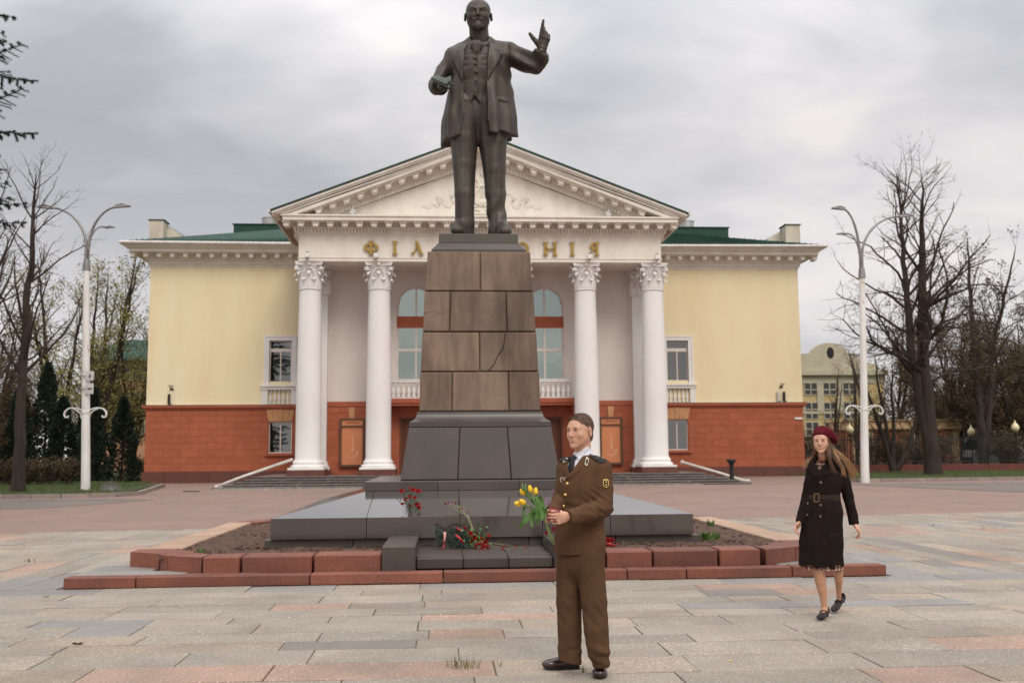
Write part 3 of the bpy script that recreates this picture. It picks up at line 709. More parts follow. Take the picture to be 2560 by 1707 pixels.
# ---- portico: inner wall
W3 = [(-2.23, -.43), (.80, 2.60), (3.79, 5.59)]
mb = MB(); xs = [-6.2]+[v for a in W3 for v in a]+[9.62]
for a, b in zip(xs[::2], xs[1::2]): mb.box(a, b, YI, YI+.35, 3.9, 12.0)
for a, b in W3:
    mb.box(a, b, YI, YI+.35, 3.9, 4.80); r = (b-a)/2; c = (a+b)/2; zt = 9.26-r; n = 16
    for i in range(n):
        t0, t1 = PI*i/n, PI*(i+1)/n; p0 = (c+r*math.cos(t0), zt+r*math.sin(t0)); p1 = (c+r*math.cos(t1), zt+r*math.sin(t1)); mb.prism([p0, (p0[0], 12.0), (p1[0], 12.0), p1], YI, YI+.35)
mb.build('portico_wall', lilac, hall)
for a, b in W3:
    c = (a+b)/2
    window(a, b, 4.80, 9.26, YI, [(c, 4.8, 7.33), (c, 7.87, 9.2)], [(6.23, 6.36)], glass_sky, arch=True, band=(7.33, 7.87), curtain=False, fw=.085)
# red base storey inside the portico
doors = [(-1.98, -.68), (1.03, 2.33), (4.08, 5.38)]; cases = [(-4.79, -3.66), (7.19, 8.25)]
mb = MB(); xs = [-6.2]+[v for a in doors for v in a]+[9.62]
for a, b in zip(xs[::2], xs[1::2]): mb.box(a, b, YI, YI+.35, .55, 3.9)
for a, b in doors: mb.box(a, b, YI, YI+.35, 3.07, 3.9)
mb.build('base_wall', redt, hall)
rows = [.62, 1.05, 1.44, 1.83, 2.22, 2.61, 3.0, 3.38, 3.66]
for j in range(8):
    z0, z1 = rows[j]+.007, rows[j+1]-.007
    for (a, b) in ((-5.36, -2.2), (5.6, 8.82)):
        p = a
        while p < b-.05:
            q = min(p+(.5 if (j % 2 and p == a) else .95), b); pcs = [(p, q)]
            for (A, Bx, Z0, Z1) in [(c0-.08, c1+.08, .85, 3.2) for c0, c1 in cases]+[(-4.45, -4.08, 3.05, 3.7), (7.55, 7.92, 3.05, 3.7)]:
                if z0 < Z1 and z1 > Z0:
                    n = []
                    for u, v_ in pcs:
                        if v_ <= A or u >= Bx: n.append((u, v_))
                        else:
                            if u < A-.05: n.append((u, A))
                            if v_ > Bx+.05: n.append((Bx, v_))
                    pcs = n
            for u, v_ in pcs: MB().bbox(u+.004, v_-.004, YI-.02, YI+.02, z0-.003, z1+.003, .005).build('stone_block', red, hall)
            p = q
for a, b in ((-5.36, -2.8), (6.15, 8.82)): MB().box(a, b, YI-.05, YI+.02, 3.68, 3.9).build('string_course', redt, hall)
for x in (-4.26, 7.74):
    MB().prism([(x-.11, 3.13), (x+.11, 3.13), (x+.155, 3.64), (x-.155, 3.64)], YI-.07, YI+.02).build('keystone', tan, hall)
# doors under the balcony
for a, b in doors:
    d = MB(); d.box(a, b, YI+.12, YI+.2, .60, 3.05); dr = d.build('door', brown_wood, hall)
    m2 = MB()
    for (u, v_) in ((a+.06, (a+b)/2-.03), ((a+b)/2+.03, b-.06)):
        for (z0, z1) in ((.75, 1.5), (1.6, 2.9)): m2.bbox(u+.08, v_-.08, YI+.085, YI+.125, z0, z1, .02)
    m2.build('door_panel', brown_wood, dr)
    MB().box(a-.10, a, YI-.04, YI+.2, .6, 3.1).box(b, b+.10, YI-.04, YI+.2, .6, 3.1).box(a-.10, b+.10, YI-.045, YI+.2, 3.05, 3.15).build('door_frame', brown_wood, dr)
    n = 5
    for i in range(n):
        A, Bx = a-.05, b+.05; a0, a1 = A+(Bx-A)*i/n, A+(Bx-A)*(i+1)/n; A2, B2 = a-.28, b+.28; b0, b1 = A2+(B2-A2)*i/n, A2+(B2-A2)*(i+1)/n
        MB().prism([(a0+.005, 3.16), (a1-.005, 3.16), (b1-.005, 3.64), (b0+.005, 3.64)], YI-.05, YI+.02).build('arch_stone', redt, hall)
# balcony
mb = MB(); bx0, bx1 = -2.75, 6.10
mb.box(bx0, bx1, YI-1.0, YI, 3.66, 3.78); mb.box(bx0-.06, bx1+.06, YI-1.06, YI, 3.78, 3.98)
for x in (bx0+.1, -.2, 3.55, bx1-.25):
    mb.prism([(x, 3.3), (x+.16, 3.3), (x+.16, 3.66), (x, 3.66)], YI-.7, YI)
bal = mb.build('balcony', redt, hall)
m2 = MB(); m2.box(bx0, bx1, YI-1.0, YI-.80, 4.72, 4.82); m2.box(bx0-.02, bx1+.02, YI-1.02, YI-.78, 4.82, 4.86); m2.box(bx0, bx1, YI-.99, YI-.81, 3.98, 4.03)
for x in (bx0, 6.10-.28, -.35, 3.42): m2.box(x, x+.28, YI-1.015, YI-.785, 4.03, 4.72)
m2.build('handrail', wh, bal)
proto = None; x = bx0+.42; piers = (bx0, 5.82, -.35, 3.42)
while x < bx1-.2:
    if not any(p-.1 < x < p+.38 for p in piers):
        mb = MB().lathe((x, YI-.9, 4.03), [(.085, 0), (.085, .07), (.05, .10), (.085, .2), (.092, .27), (.07, .36), (.035, .47), (.032, .55), (.055, .6), (.06, .64), (.07, .69)], 10)
        if proto is None: proto = mb.build('baluster', wh, bal, smooth=True); px0 = x
        else: c_ = proto.copy(); COL.objects.link(c_); c_.location.x = x-px0
    x += .235
# floor, ceiling, steps
MB().box(-8.1, 11.3, 43.35, YW+.1, .1, .575).build('portico_floor', mat('floor_slabs', (.22, .14, .11), (.16, .10, .08), scale=3, rough=.7), hall)
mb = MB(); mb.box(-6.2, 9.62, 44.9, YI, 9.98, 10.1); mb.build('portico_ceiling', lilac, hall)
sx = [(-9.35, 12.75, 41.55), (-9.0, 12.35, 41.93), (-8.65, 11.95, 42.31), (-8.3, 11.55, 42.69), (-8.05, 11.2, 43.07)]
hst = .098
for i, (a, b, y) in enumerate(sx):
    zb, zt = .06+hst*i, .10+hst*(i+1)
    n = 11
    for k in range(n):
        u, v_ = a+(b-a)*k/n, a+(b-a)*(k+1)/n; m_ = stepm
        if i == 0 and (k in (0, 1, 2, 7, 8, 9)): m_ = stepl
        dz = random.uniform(-.006, .004)
        MB().bbox(u+.004, v_-.004, y, 43.5, zb+.02, zt+dz, .012).build('step_slab', m_, hall)
        MB().bbox(u+.006, v_-.006, y-.012, y+.11, zt-.03+dz, zt+.004+dz, .006).build('step_nosing', stepn, hall)
    MB().box(a+.05, b-.05, y+.05, 43.55, 0, zb+.02).build('step_core', stepm, hall)
# ---- columns
def leaf(mb, c, ang, z0, h, r0, r1, curl, wd):
    ca, sa = math.cos(ang), math.sin(ang); T = Vector((-sa, ca, 0)); D = Vector((ca, sa, 0)); c = Vector(c)
    prof = [(r0, z0, .75), (r0+.015, z0+h*.3, 1.0), (r0+.03, z0+h*.6, .95), (r0+(r1-r0)*.45, z0+h*.85, .8), (r1-.01, z0+h, .62), (r1+curl*.5, z0+h*.96, .5), (r1+curl, z0+h*.80, .25)]
    v = []
    for r, z, w_ in prof:
        for t, bulge in ((-1, -.035), (-.5, .012), (0, .028), (.5, .012), (1, -.035)):
            v.append(c+D*(r+bulge)+T*(t*w_*wd/2)+Vector((0, 0, z+(0.0 if abs(t) < 1 else -.02))))
    n = 5; f = []
    for i in range(len(prof)-1):
        for k in range(n-1): f.append((i*n+k, i*n+k+1, (i+1)*n+k+1, (i+1)*n+k))
    mb.add(v, f)
def capital(c, r, h, sq=None):
    mb = MB(); c = Vector(c)
    if sq is None:
        mb.lathe(c, [(r*1.06, -.06), (r*1.10, -.03), (r*1.06, 0), (r*.98, .02), (r*.96, h*.35), (r*1.02, h*.6), (r*1.2, h*.83), (r*1.28, h*.86)], 24)
        for i in range(8): leaf(mb, c, PI/8+i*PI/4, .02, h*.36, r*.98, r*1.24, .07, .34*r/.47)
        for i in range(8): leaf(mb, c, i*PI/4, .02, h*.62, r*1.0, r*1.34, .08, .34*r/.47)
    else:
        a, dep = sq; mb.box(c.x-a, c.x+a, c.y, c.y+dep, c.z, c.z+h*.86); mb.box(c.x-a*1.07, c.x+a*1.07, c.y-.04, c.y+dep, c.z-.05, c.z)
        for i in range(3): leaf(mb, (c.x+(i-1)*a*.72, c.y+.04, c.z), -PI/2, .02, h*.38, .05, .16, .07, .3)
        for i in range(4): leaf(mb, (c.x+(i-1.5)*a*.62, c.y+.04, c.z), -PI/2, .02, h*.62, .07, .2, .08, .3)
    # corner volutes, middle flower and abacus
    R_ = r*1.42
    angs = [PI/4+i*PI/2 for i in range(4)] if sq is None else [-PI/4, -3*PI/4]
    for a_ in angs:
        D = Vector((math.cos(a_), math.sin(a_), 0)); T = Vector((-D.y, D.x, 0)); base = c+D*(r*.95)+Vector((0, 0, h*.50)); pts = [base, c+D*(r*1.2)+Vector((0, 0, h*.68)), c+D*(R_*1.08)+Vector((0, 0, h*.80))]
        cc = c+D*(R_*1.10)+Vector((0, 0, h*.72))
        for i in range(7):
            t = PI/2-i*.9; rr = .085-.009*i; pts.append(cc+D*(math.cos(t)*rr)+Vector((0, 0, math.sin(t)*rr)))
        for off in (-.05, .05): mb.tube([p+T*off for p in pts], [.03]*3+[.034]*7, 6)
        mb.ball(cc, (.06, .06, .05), 8, 5)
    for a_ in ([0, PI/2, PI, -PI/2] if sq is None else [-PI/2]):
        D = Vector((math.cos(a_), math.sin(a_), 0)); p = c+D*(r*1.30)+Vector((0, 0, h*.9)); mb.ball(p, .085, 8, 5)
        for sgn in (-1, 1):
            T = Vector((-D.y, D.x, 0))*sgn; q = c+D*(r*1.18)+Vector((0, 0, h*.72)); mb.tube([q+T*.22+Vector((0, 0, -.14)), q+T*.14, q+T*.05+Vector((0, 0, .05)), q+T*.02], [.03, .03, .026, .02], 6)
    ab = []; A_ = r*1.45
    for i in range(4):
        a0 = -3*PI/4+i*PI/2
        for k in range(7):
            t = k/7; p = Vector((math.cos(a0)*A_*1.2, math.sin(a0)*A_*1.2, 0)).lerp(Vector((math.cos(a0+PI/2)*A_*1.2, math.sin(a0+PI/2)*A_*1.2, 0)), t); inw = 1-.13*math.sin(t*PI); ab.append((c.x+p.x*inw, c.y+p.y*inw))
    if sq is None:
        mb.slab(ab, c.z+h*.87, c.z+h*.93); ab2 = [(c.x+(x-c.x)*1.04, c.y+(y-c.y)*1.04) for x, y in ab]; mb.slab(ab2, c.z+h*.93, c.z+h)
    else: mb.box(c.x-sq[0]*1.35, c.x+sq[0]*1.35, c.y-.18, c.y+sq[1], c.z+h*.87, c.z+h)
    return mb
YCOL = 44.62
CX = [-5.94, -2.90, .16, 3.26, 6.32, 9.39]
shaft_prof = [(.60, 1.22), (.575, 1.27), (.553, 1.34), (.550, 3.2), (.535, 5.2), (.505, 7.2), (.470, 8.70)]
base_prof = [(.74, .93), (.745, 1.0), (.70, 1.04), (.64, 1.06), (.64, 1.10), (.655, 1.14), (.64, 1.19), (.60, 1.22)]
colp = None
for i, x in enumerate(CX):
    if colp is None:
        shf = MB().lathe((x, YCOL, 0), shaft_prof, 36).build('column', wh, hall, smooth=.7)
        b_ = MB().box(x-.76, x+.76, YCOL-.76, YCOL+.76, .845, .93); b_.lathe((x, YCOL, 0), base_prof, 32); b_.build('column_base', wh, shf, smooth=.6)
        capital((x, YCOL, 8.76), .47, 1.16).build('capital', wh, shf, smooth=.9)
        MB().bbox(x-.80, x+.80, YCOL-.80, YCOL+.80, .56, .842, .01).build('plinth_block', dred, shf); colp = shf; x0 = x
    else:
        c_ = copy_tree(colp, hall); c_.location.x = x-x0
for x in (-5.80, 9.22):        # half pilasters on the inner wall behind the end columns
    mb = MB(); mb.box(x-.42, x+.42, YI-.32, YI+.01, 1.2, 8.75); p = mb.build('pilaster', wh, hall)
    MB().box(x-.50, x+.50, YI-.40, YI+.02, .95, 1.12).box(x-.46, x+.46, YI-.36, YI+.02, 1.12, 1.2).box(x-.58, x+.58, YI-.48, YI+.02, .8, .95).build('pilaster_base', wh, p)
    MB().box(x-.62, x+.62, YI-.52, YI+.02, .56, .80).build('plinth_block', dred, p)
    capital((x, YI-.32, 8.8), .42, 1.16, sq=(.42, .33)).build('capital', wh, p, smooth=.9)
# ---- entablature
ex0, ex1 = -6.39, 9.70
mb = MB(); mb.box(ex0, ex1, YF, YF+1.0, 9.92, 11.12)
mb.box(ex0, ex0+.5, YF+1.0, YW+.2, 9.92, 11.12); mb.box(ex1-.5, ex1, YF+1.0, YW+.2, 9.92, 11.12)
mb.box(ex0-.03, ex1+.03, YF-.03, YF+1.0, 10.06, 10.10); mb.box(ex0-.05, ex1+.05, YF-.05, YF, 11.08, 11.15); mb.build('entablature', cream, hall)
mb = MB(); mb.box(ex0-.12, ex1+.12, YF-.10, YF+.6, 11.15, 11.33); mb.box(ex0-.24, ex1+.24, YF-.24, YF+.6, 11.33, 11.38); mb.box(ex0-.14, ex1+.14, YF-.14, YF+.6, 11.38, 11.58)
mb.box(ex0-.60, ex1+.62, YF-.78, YF+.6, 11.58, 11.75); mb.box(ex0-.66, ex1+.68, YF-.84, YF+.6, 11.75, 11.82)
for s, x in ((-1, ex0), (1, ex1)):
    a, b = (x-.3, x+.3) if s < 0 else (x-.3, x+.3); mb.box(a, b, YF+.6, YW, 11.12, 11.7); 
mb.build('cornice', cream, hall)
mb = MB(); xx = ex0-.18
while xx < ex1+.18: mb.box(xx, xx+.085, YF-.21, YF-.09, 11.19, 11.345); xx += .145
tag(mb.build('dentil_row', cream, hall), kind='stuff')
def brk(x, z, y=YF, sl=0):
    mb = MB(); a, b = x-.11, x+.11; q = lambda X, Z: (X, Z+(X-x)*sl)
    mb.prism([q(a, z-.235), q(b, z-.235), q(b+.03, z-.08), q(a-.03, z-.08)], y-.62, y-.12); mb.prism([q(a-.06, z-.08), q(b+.06, z-.08), q(b+.06, z), q(a-.06, z)], y-.68, y-.12)
    mb.ball((x, y-.60, z-.20), (.095, .07, .07), 8, 5); return mb.build('bracket', cream, hall)
n = 28
for i in range(n): brk(ex0-.47+(ex1-ex0+.96)*i/(n-1), 11.58)
# pediment
apx, apz = 1.66, 15.42; lx, rx, ez = -7.42, 10.70, 11.93; sl = (apz-ez)/(apx-lx)
tz = 11.82
mb = MB(); mb.prism([(ex0+.15, tz), (ex1-.15, tz), (apx, tz+(apx-ex0-.15)*sl*.985)], YF+.06, YF+.5); mb.build('tympanum', cream, hall)
for s in (-1, 1):
    xe = lx if s < 0 else rx; pr_ = [(-.0, -.00, .95), (-.13, 0.05, .92), (-.23, .12, .80), (-.42, .2, .76), (-.42, .62, .18), (-.66, .66, .18), (-.66, .76, .05), (-.86, .80, .05)]
    # stepped raking mouldings: (offset below the roof line, -> next offset, projection)
    steps = [(-.02, -.12, 1.00), (-.12, -.20, .93), (-.20, -.30, .86), (-.30, -.50, .80), (-.50, -.78, .14), (-.78, -.98, .10), (-.98, -1.06, .02)]
    mb = MB()
    for (a, b, pj) in steps:
        def zz(x, o): return ez+(apx-xe and abs(x-xe)/abs(apx-xe))*(apz-ez)+o
        lo = xe+(-s)*(.0 if a > -.25 else (.34 if a > -.4 else 1.45))
        if a <= -.5: lo = xe-s*2.0
        zlo = lambda o: ez+abs(lo-xe)*sl+o
        mb.prism([(lo, max(zlo(a), tz)), (apx, apz+a), (apx, apz+b), (lo, max(zlo(b), tz-.0))] if zlo(b) > tz else [(lo, zlo(a)), (apx, apz+a), (apx, apz+b), (xe-s*((tz-ez-b)/sl), tz), (lo, tz)], YF-pj, YF+.3)
    mb.build('raking_cornice', cream, hall)
    d = MB(); k = 0
    L = abs(apx-xe); xx = 2.95
    while xx < L-.1:
        x = xe-s*xx; z = ez+xx*sl-.97; w_ = .0425; e = (-s)*sl
        d.prism([(x-w_, z-w_*e), (x+w_, z+w_*e), (x+w_, z+.16+w_*e), (x-w_, z+.16-w_*e)], YF-.2, YF-.09); xx += .145
    tag(d.build('dentil_row', cream, hall), kind='stuff')
    for i in range(12):
        xx = 1.95+i*.60
        if xx < L-.2: brk(xe-s*xx, ez+xx*sl-.50, sl=-s*sl)
    # metal edge of the roof and roof plane
    mb = MB(); e = xe+s*.06
    mb.prism([(e, ez-.02), (apx, apz+.0), (apx, apz+.065), (e, ez+.04)], YF-1.06, YF+15.5)
    mb.build('roof', roofg, hall)
    # side eave with gutter, and the raw side wall
    mb = MB(); a, b = sorted((xe, ex0 if s < 0 else ex1)); mb.prism([(a, 11.72 if s > 0 else 12.10), (b, 12.10 if s > 0 else 11.72), (b, 12.16), (a, 12.16)] if False else [(a, 11.82), (b, 11.82), (b, 11.92), (a, 11.92)], YF-.4, YW+.3)
    mb.build('side_eave', brickraw, hall); MB().tube([(e+s*.05, YF-1.0, ez+.0), (e+s*.05, YW+6, ez)], .075, 8).build('gutter', gutm, hall)
    wx = (ex0, ex0+.3) if s < 0 else (ex1-.3, ex1); MB().box(wx[0], wx[1], YF+.62, 59, 11.12, 12.5).build('side_wall', brickraw, hall)
    mb = MB(); x = ex0-.12 if s < 0 else ex1+.12; mb.tube([(x+s*.5, YW-1.0, 12.0), (x+s*.45, YW-.9, 11.8), (x, YW-.3, 11.2), (x+s*.02, YW-.12, 10.9), (x+s*.02, YW-.12, 4.0)], .055, 8); mb.build('downpipe', gutm, hall)
# plaster ribbons and lyre in the tympanum
def S(x, z): return (x, YF+.03, z)
mb = MB()
for s in (-1, 1):
    c = 1.70
    rib = [(2.73, .40), (2.45, .36), (2.25, .50), (2.05, .40), (1.95, .58), (2.08, .78), (1.90, .86), (1.76, .66), (1.68, .46), (1.45, .40), (1.35, .62), (1.42, .82), (1.25, 1.05), (1.0, 1.12), (.85, .95), (.8, .7), (.62, .45)]
    base = 12.10
    pts = [Vector((c+s*x*.985, YF+.045, base+z*.87)) for x, z in rib]; fine = []
    for i in range(len(pts)-1):
        p0 = pts[max(i-1, 0)]; p1, p2 = pts[i], pts[i+1]; p3 = pts[min(i+2, len(pts)-1)]
        for k in range(4):
            t = k/4; fine.append(.5*((2*p1)+(p2-p0)*t+(2*p0-5*p1+4*p2-p3)*t*t+(3*p1-p0-3*p2+p3)*t**3))
    n = len(fine); mb.ribbon(fine, (.35, -.2, 1), [.05+.13*abs(math.sin(i*.33)) for i in range(n)], .05)
for s in (-1, 1):
    mb.tube([S(1.70+s*.05, 12.45), S(1.70+s*.30, 12.6), S(1.70+s*.36, 12.95), S(1.70+s*.16, 13.3), S(1.70+s*.22, 13.62), S(1.70+s*.36, 13.7)], [.06, .08, .08, .06, .06, .04], 8)
    mb.tube([S(1.7+s*.1, 12.25), S(1.7+s*.35, 12.3), S(1.7+s*.4, 12.42), S(1.7+s*.25, 12.45)], .05, 6)
mb.ball(S(1.70, 12.62), (.26, .1, .16), 12, 6); mb.box(1.4, 2.0, YF, YF+.09, 13.34, 13.40); mb.ball(S(1.70, 14.0), (.13, .09, .2), 10, 6)
for k in range(5): mb.tube([S(1.58+.06*k, 12.7), S(1.58+.06*k, 13.36)], .012, 5)
mb.box(1.25, 2.15, YF, YF+.1, 12.1, 12.18); mb.build('plaster_relief', cream, hall, smooth=.8)
# ---- gilt letters
def letter(ch, xc, wd, z0=10.21, z1=10.81):
    h = z1-z0; mb = MB(); y0, y1 = YF-.13, YF-.06; st = .135*h/.6; sf = .045; X = lambda t: xc-wd/2+t*wd; Z = lambda t: z0+t*h
    def stroke(pts): mb.prism([(X(a), Z(b)) for a, b in pts], y0, y1)
    def stem(t, w_=None):
        w2 = (w_ or st)/wd/2; stroke([(t-w2, 0), (t+w2, 0), (t+w2*.85, .5), (t+w2, 1), (t-w2, 1), (t-w2*.85, .5)])
        e = w2*1.75; mb.prism([(X(t-e), Z(0)), (X(t+e), Z(0)), (X(t+e), Z(0)+sf), (X(t-e), Z(0)+sf)], y0-.004, y1); mb.prism([(X(t-e), Z(1)-sf), (X(t+e), Z(1)-sf), (X(t+e), Z(1)), (X(t-e), Z(1))], y0-.004, y1)
    def ring(cx, cz, rx_, rz_, t_, a0=0, a1=2*PI, n=20, tv=None):
        tv = tv or t_*.6
        for i in range(n):
            a, b = a0+(a1-a0)*i/n, a0+(a1-a0)*(i+1)/n
            mb.prism([(X(cx)+rx_*math.cos(a), Z(cz)+rz_*math.sin(a)), (X(cx)+rx_*math.cos(b), Z(cz)+rz_*math.sin(b)), (X(cx)+(rx_-t_)*math.cos(b), Z(cz)+(rz_-tv)*math.sin(b)), (X(cx)+(rx_-t_)*math.cos(a), Z(cz)+(rz_-tv)*math.sin(a))], y0+.006, y1)
    if ch == 'Ф': stem(.5); ring(.5, .53, wd*.5, h*.33, st*.95)
    elif ch == 'І': stem(.5)
    elif ch in 'ЛА':
        stroke([(.36, 1), (.60, 1), (1.0, 0), (.76, 0)]); mb.prism([(X(.68), Z(0)), (X(1.06), Z(0)), (X(1.06), Z(0)+sf), (X(.68), Z(0)+sf)], y0-.004, y1)
        stroke([(.50, .76), (.56, .62), (.30, .06), (.20, .06)]); mb.ball((X(.14), (y0+y1)/2, Z(.1)), (.055, .03, .055), 8, 5); stroke([(.14, .02), (.30, .06), (.26, .14), (.14, .10)])
        if ch == 'А': stroke([(.34, .34), (.80, .34), (.80, .42), (.34, .42)])
    elif ch == 'Р': stem(.25); ring(.35, .72, wd*.5, h*.28, st*.9, -PI/2, PI/2)
    elif ch == 'М': stem(.12, st*.7); stem(.88); stroke([(.10, 1), (.24, 1), (.54, .2), (.46, .1)]); stroke([(.76, 1), (.88, 1), (.54, .1), (.46, .15)])
    elif ch == 'О': ring(.5, .5, wd*.5, h*.5, st*.95, n=28)
    elif ch == 'Н': stem(.15); stem(.85); stroke([(.15, .45), (.85, .45), (.85, .55), (.15, .55)])
    elif ch == 'Я': stem(.76); ring(.66, .73, wd*.5, h*.27, st*.9, PI/2, 3*PI/2); stroke([(.62, .48), (.46, .42), (.20, .10), (.06, .02), (.02, .1), (.12, .14), (.34, .50)])
    return mb.build('letter', gold, hall)
for ch, xc, wd in (('Ф', -3.23, .66), ('І', -2.19, .22), ('Л', -1.23, .56), ('А', -.14, .56), ('Р', 1.0, .48), ('М', 2.2, .7), ('О', 3.44, .62), ('Н', 4.69, .60), ('І', 5.68, .22), ('Я', 6.65, .50)):
    letter(ch, xc, wd)
MB().box(18.0, 18.4, YW-.07, YW-.02, 3.1, 3.2).build('street_plate', wh, hall, label='small white street name plate')
def text_obj(name, s, size, loc, m_, parent, ext=.002, rot=(PI/2, 0, 0), align='CENTER', xs=1.0):
    cu = bpy.data.curves.new(name, 'FONT'); cu.body = s; cu.size = size; cu.extrude = ext; cu.align_x = align; cu.resolution_u = 3
    t = bpy.data.objects.new(name, cu); COL.objects.link(t); dg = bpy.context.evaluated_depsgraph_get(); me = bpy.data.meshes.new_from_object(t.evaluated_get(dg)); bpy.data.objects.remove(t); bpy.data.curves.remove(cu)
    M_ = Euler(rot).to_matrix().to_4x4() if not isinstance(rot, Matrix) else rot.to_4x4(); me.transform(Matrix.Diagonal((xs, 1, 1, 1))); me.transform(M_); o0 = origin_of(parent); me.transform(Matrix.Translation(Vector(loc)-o0))
    me.materials.clear(); me.materials.append(m_); return link(name, me, parent)
# ---- poster cases
postm = mat('orange_poster', (.66, .25, .11), (.60, .22, .10), scale=1, rough=.35)
posth = mat('poster_ghost_print', (.70, .42, .28), (.66, .30, .16), scale=5, rough=.4)
casem = mat('bronze_case_frame', (.10, .055, .03), rough=.45)
inkd = mat('dark_brown_ink', (.10, .035, .02), rough=.6)
for s, (a, b) in ((-1, cases[0]), (1, cases[1])):
    cx_ = (a+b)/2
    pc = thing('poster_case', 'bronze framed orange poster case %s portico columns' % ('between the two leftmost' if s < 0 else 'between the two rightmost'), 'poster case', (cx_, YI, .9), 'poster cases on the portico wall')
    mb = MB(); y0, y1 = YI-.17, YI-.035; t = .09
    mb.box(a, a+t, y0, y1, .92, 3.12); mb.box(b-t, b, y0, y1, .92, 3.12); mb.box(a+t, b-t, y0, y1, .92, 1.02); mb.box(a+t, b-t, y0, y1, 3.06, 3.12); mb.box(a+t, b-t, y0, y1, 2.74, 2.80)
    hx = a+.02 if s < 0 else b-.02
    for z in (1.1, 2.15, 2.6): mb.box(hx-.05, hx+.05, y0-.04, y0, z, z+.07)
    mb.build('case_frame', casem, pc)
    MB().box(a+t, b-t, YI-.10, YI-.035, 1.02, 2.74).build('poster', postm, pc); MB().box(a+t, b-t, YI-.12, YI-.035, 2.80, 3.06).build('header', postm, pc)
    text_obj('lettering', 'АФИША', .125, (cx_, YI-.124, 2.89), inkd, pc, xs=1.3)
    g = MB(); zc = 1.62
    for i in range(14):
        t0, t1 = PI*1.02+PI*1.0*i/14, PI*1.02+PI*1.0*(i+1)/14; ra, rb = .30, .30-.02-.12*(i/14)**1.3
        g.prism([(cx_+ra*math.cos(t0), zc+ra*math.sin(t0)), (cx_+ra*math.cos(t1), zc+ra*math.sin(t1)), (cx_+rb*math.cos(t1), zc+rb*math.sin(t1)), (cx_+rb*math.cos(t0), zc+rb*math.sin(t0))], YI-.104, YI-.10)
    g.prism([(cx_-.05, 1.62), (cx_+.08, 1.62), (cx_+.06, 2.2), (cx_+.01, 2.4)], YI-.103, YI-.1)
    g.build('print', posth, pc)
# ---- small fittings on the facade
fl = mat('grey_lamp_housing', (.55, .55, .54), (.45, .44, .43), scale=6, rough=.5)
for x, lb in ((-5.98, 'above the leftmost column'), (-3.00, 'above the second column from the left'), (6.42, 'above the second column from the right'), (9.46, 'above the rightmost column')):
    f_ = thing('floodlight', 'small white floodlight on the portico edge '+lb, 'floodlight', (x, YF-.2, 10.0), 'floodlights along the portico')
    MB().bbox(x-.10, x+.10, YF-.34, YF-.14, 10.02, 10.24, .02).build('lamp_body', wh, f_); MB().box(x-.015, x+.015, YF-.26, YF-.2, 9.92, 10.03).box(x-.06, x+.06, YF-.3, YF-.2, 10.24, 10.28).build('lamp_bracket', ironm, f_)
for x, s, lb in ((-4.02, 1, 'left'), (7.28, -1, 'right')):
    f_ = thing('floodlight', 'tilted floodlight standing in the %s corner of the pediment' % lb, 'floodlight', (x, YF-.3, 11.82), 'floodlights inside the pediment')
    m2 = MB(); m2.box(-.11, .11, -.09, .09, -.13, .13); M_ = Euler((0, s*.5, 0)).to_matrix(); m2.v = [tuple(M_ @ Vector(p)+Vector((x, YF-.3, 12.06))) for p in m2.v]; m2.build('lamp_body', fl, f_)
    MB().tube([(x, YF-.3, 11.82), (x+s*.05, YF-.3, 11.98)], .025, 6).build('lamp_bracket', ironm, f_)
for x, d, lb in ((-13.52, -.14, 'left'), (17.35, .0, 'right')):
    f_ = thing('flag_holder', 'three pronged iron flag holder on the %s yellow wall' % lb, 'flag holder', (x, YW, 4.78), 'flag holders on the yellow walls'); mb = MB()
    for k in (-1, 0, 1): mb.tube([(x+k*.04, YW-.02, 4.76), (x+k*.09, YW-.25, 4.95)], .02, 6)
    mb.box(x-.09, x+.09, YW-.04, YW, 4.72, 4.78); mb.build('prongs', ironm, f_)
for x, lb in ((-13.62, 'on the left yellow wall'), (17.15, 'left of the pair on the right yellow wall'), (17.46, 'right of the pair on the right yellow wall')):
    f_ = thing('wall_uplight', 'narrow dark uplight tube '+lb, 'lamp', (x, YW, 4.0), 'uplights on the string course')
    MB().tube([(x, YW-.12, 4.02), (x, YW-.12, 4.52)], .065, 10).build('lamp_tube', ironm if x < 17.2 and x < 0 or x > 17.3 else fl, f_); MB().tube([(x, YW-.12, 3.985), (x+.12, YW-.12, 4.03)], .03, 6).build('lamp_foot', ironm, f_)
# white pipes lying up the sides of the stairs
pipem = mat('white_pipe', (.62, .57, .52), (.48, .43, .38), scale=4, rough=.5)
t = thing('white_pipe', 'long white pipe slanting up the left end of the stairs', 'pipe', (-9.3, 43, .1), 'white pipes beside the stairs')
MB().tube([(-9.45, 43.0, .20), (-8.5, 43.3, .58), (-6.5, 44.0, 1.30)], .065, 10).build('pipe', pipem, t, smooth=True); MB().tube([(-9.52, 43.0, .19), (-9.4, 43.0, .215)], .085, 10).build('pipe_collar', pipem, t)
t = thing('white_pipe', 'long white pipe slanting down past the black urn', 'pipe', (12.9, 43, .1), 'white pipes beside the stairs')
MB().tube([(10.45, 44.2, 1.04), (12.15, 43.6, .50), (12.3, 43.5, .44), (12.85, 43.2, .24), (13.15, 43.1, .22)], .065, 10).build('pipe', pipem, t, smooth=True); MB().tube([(10.4, 44.2, 1.055), (10.5, 44.2, 1.02)], .085, 10).build('pipe_collar', pipem, t)
ux, uy = 12.18, 42.5
t = thing('cast_iron_stand', 'tall black cast iron ashtray stand at the right end of the stairs', 'stand', (ux, uy, .3))
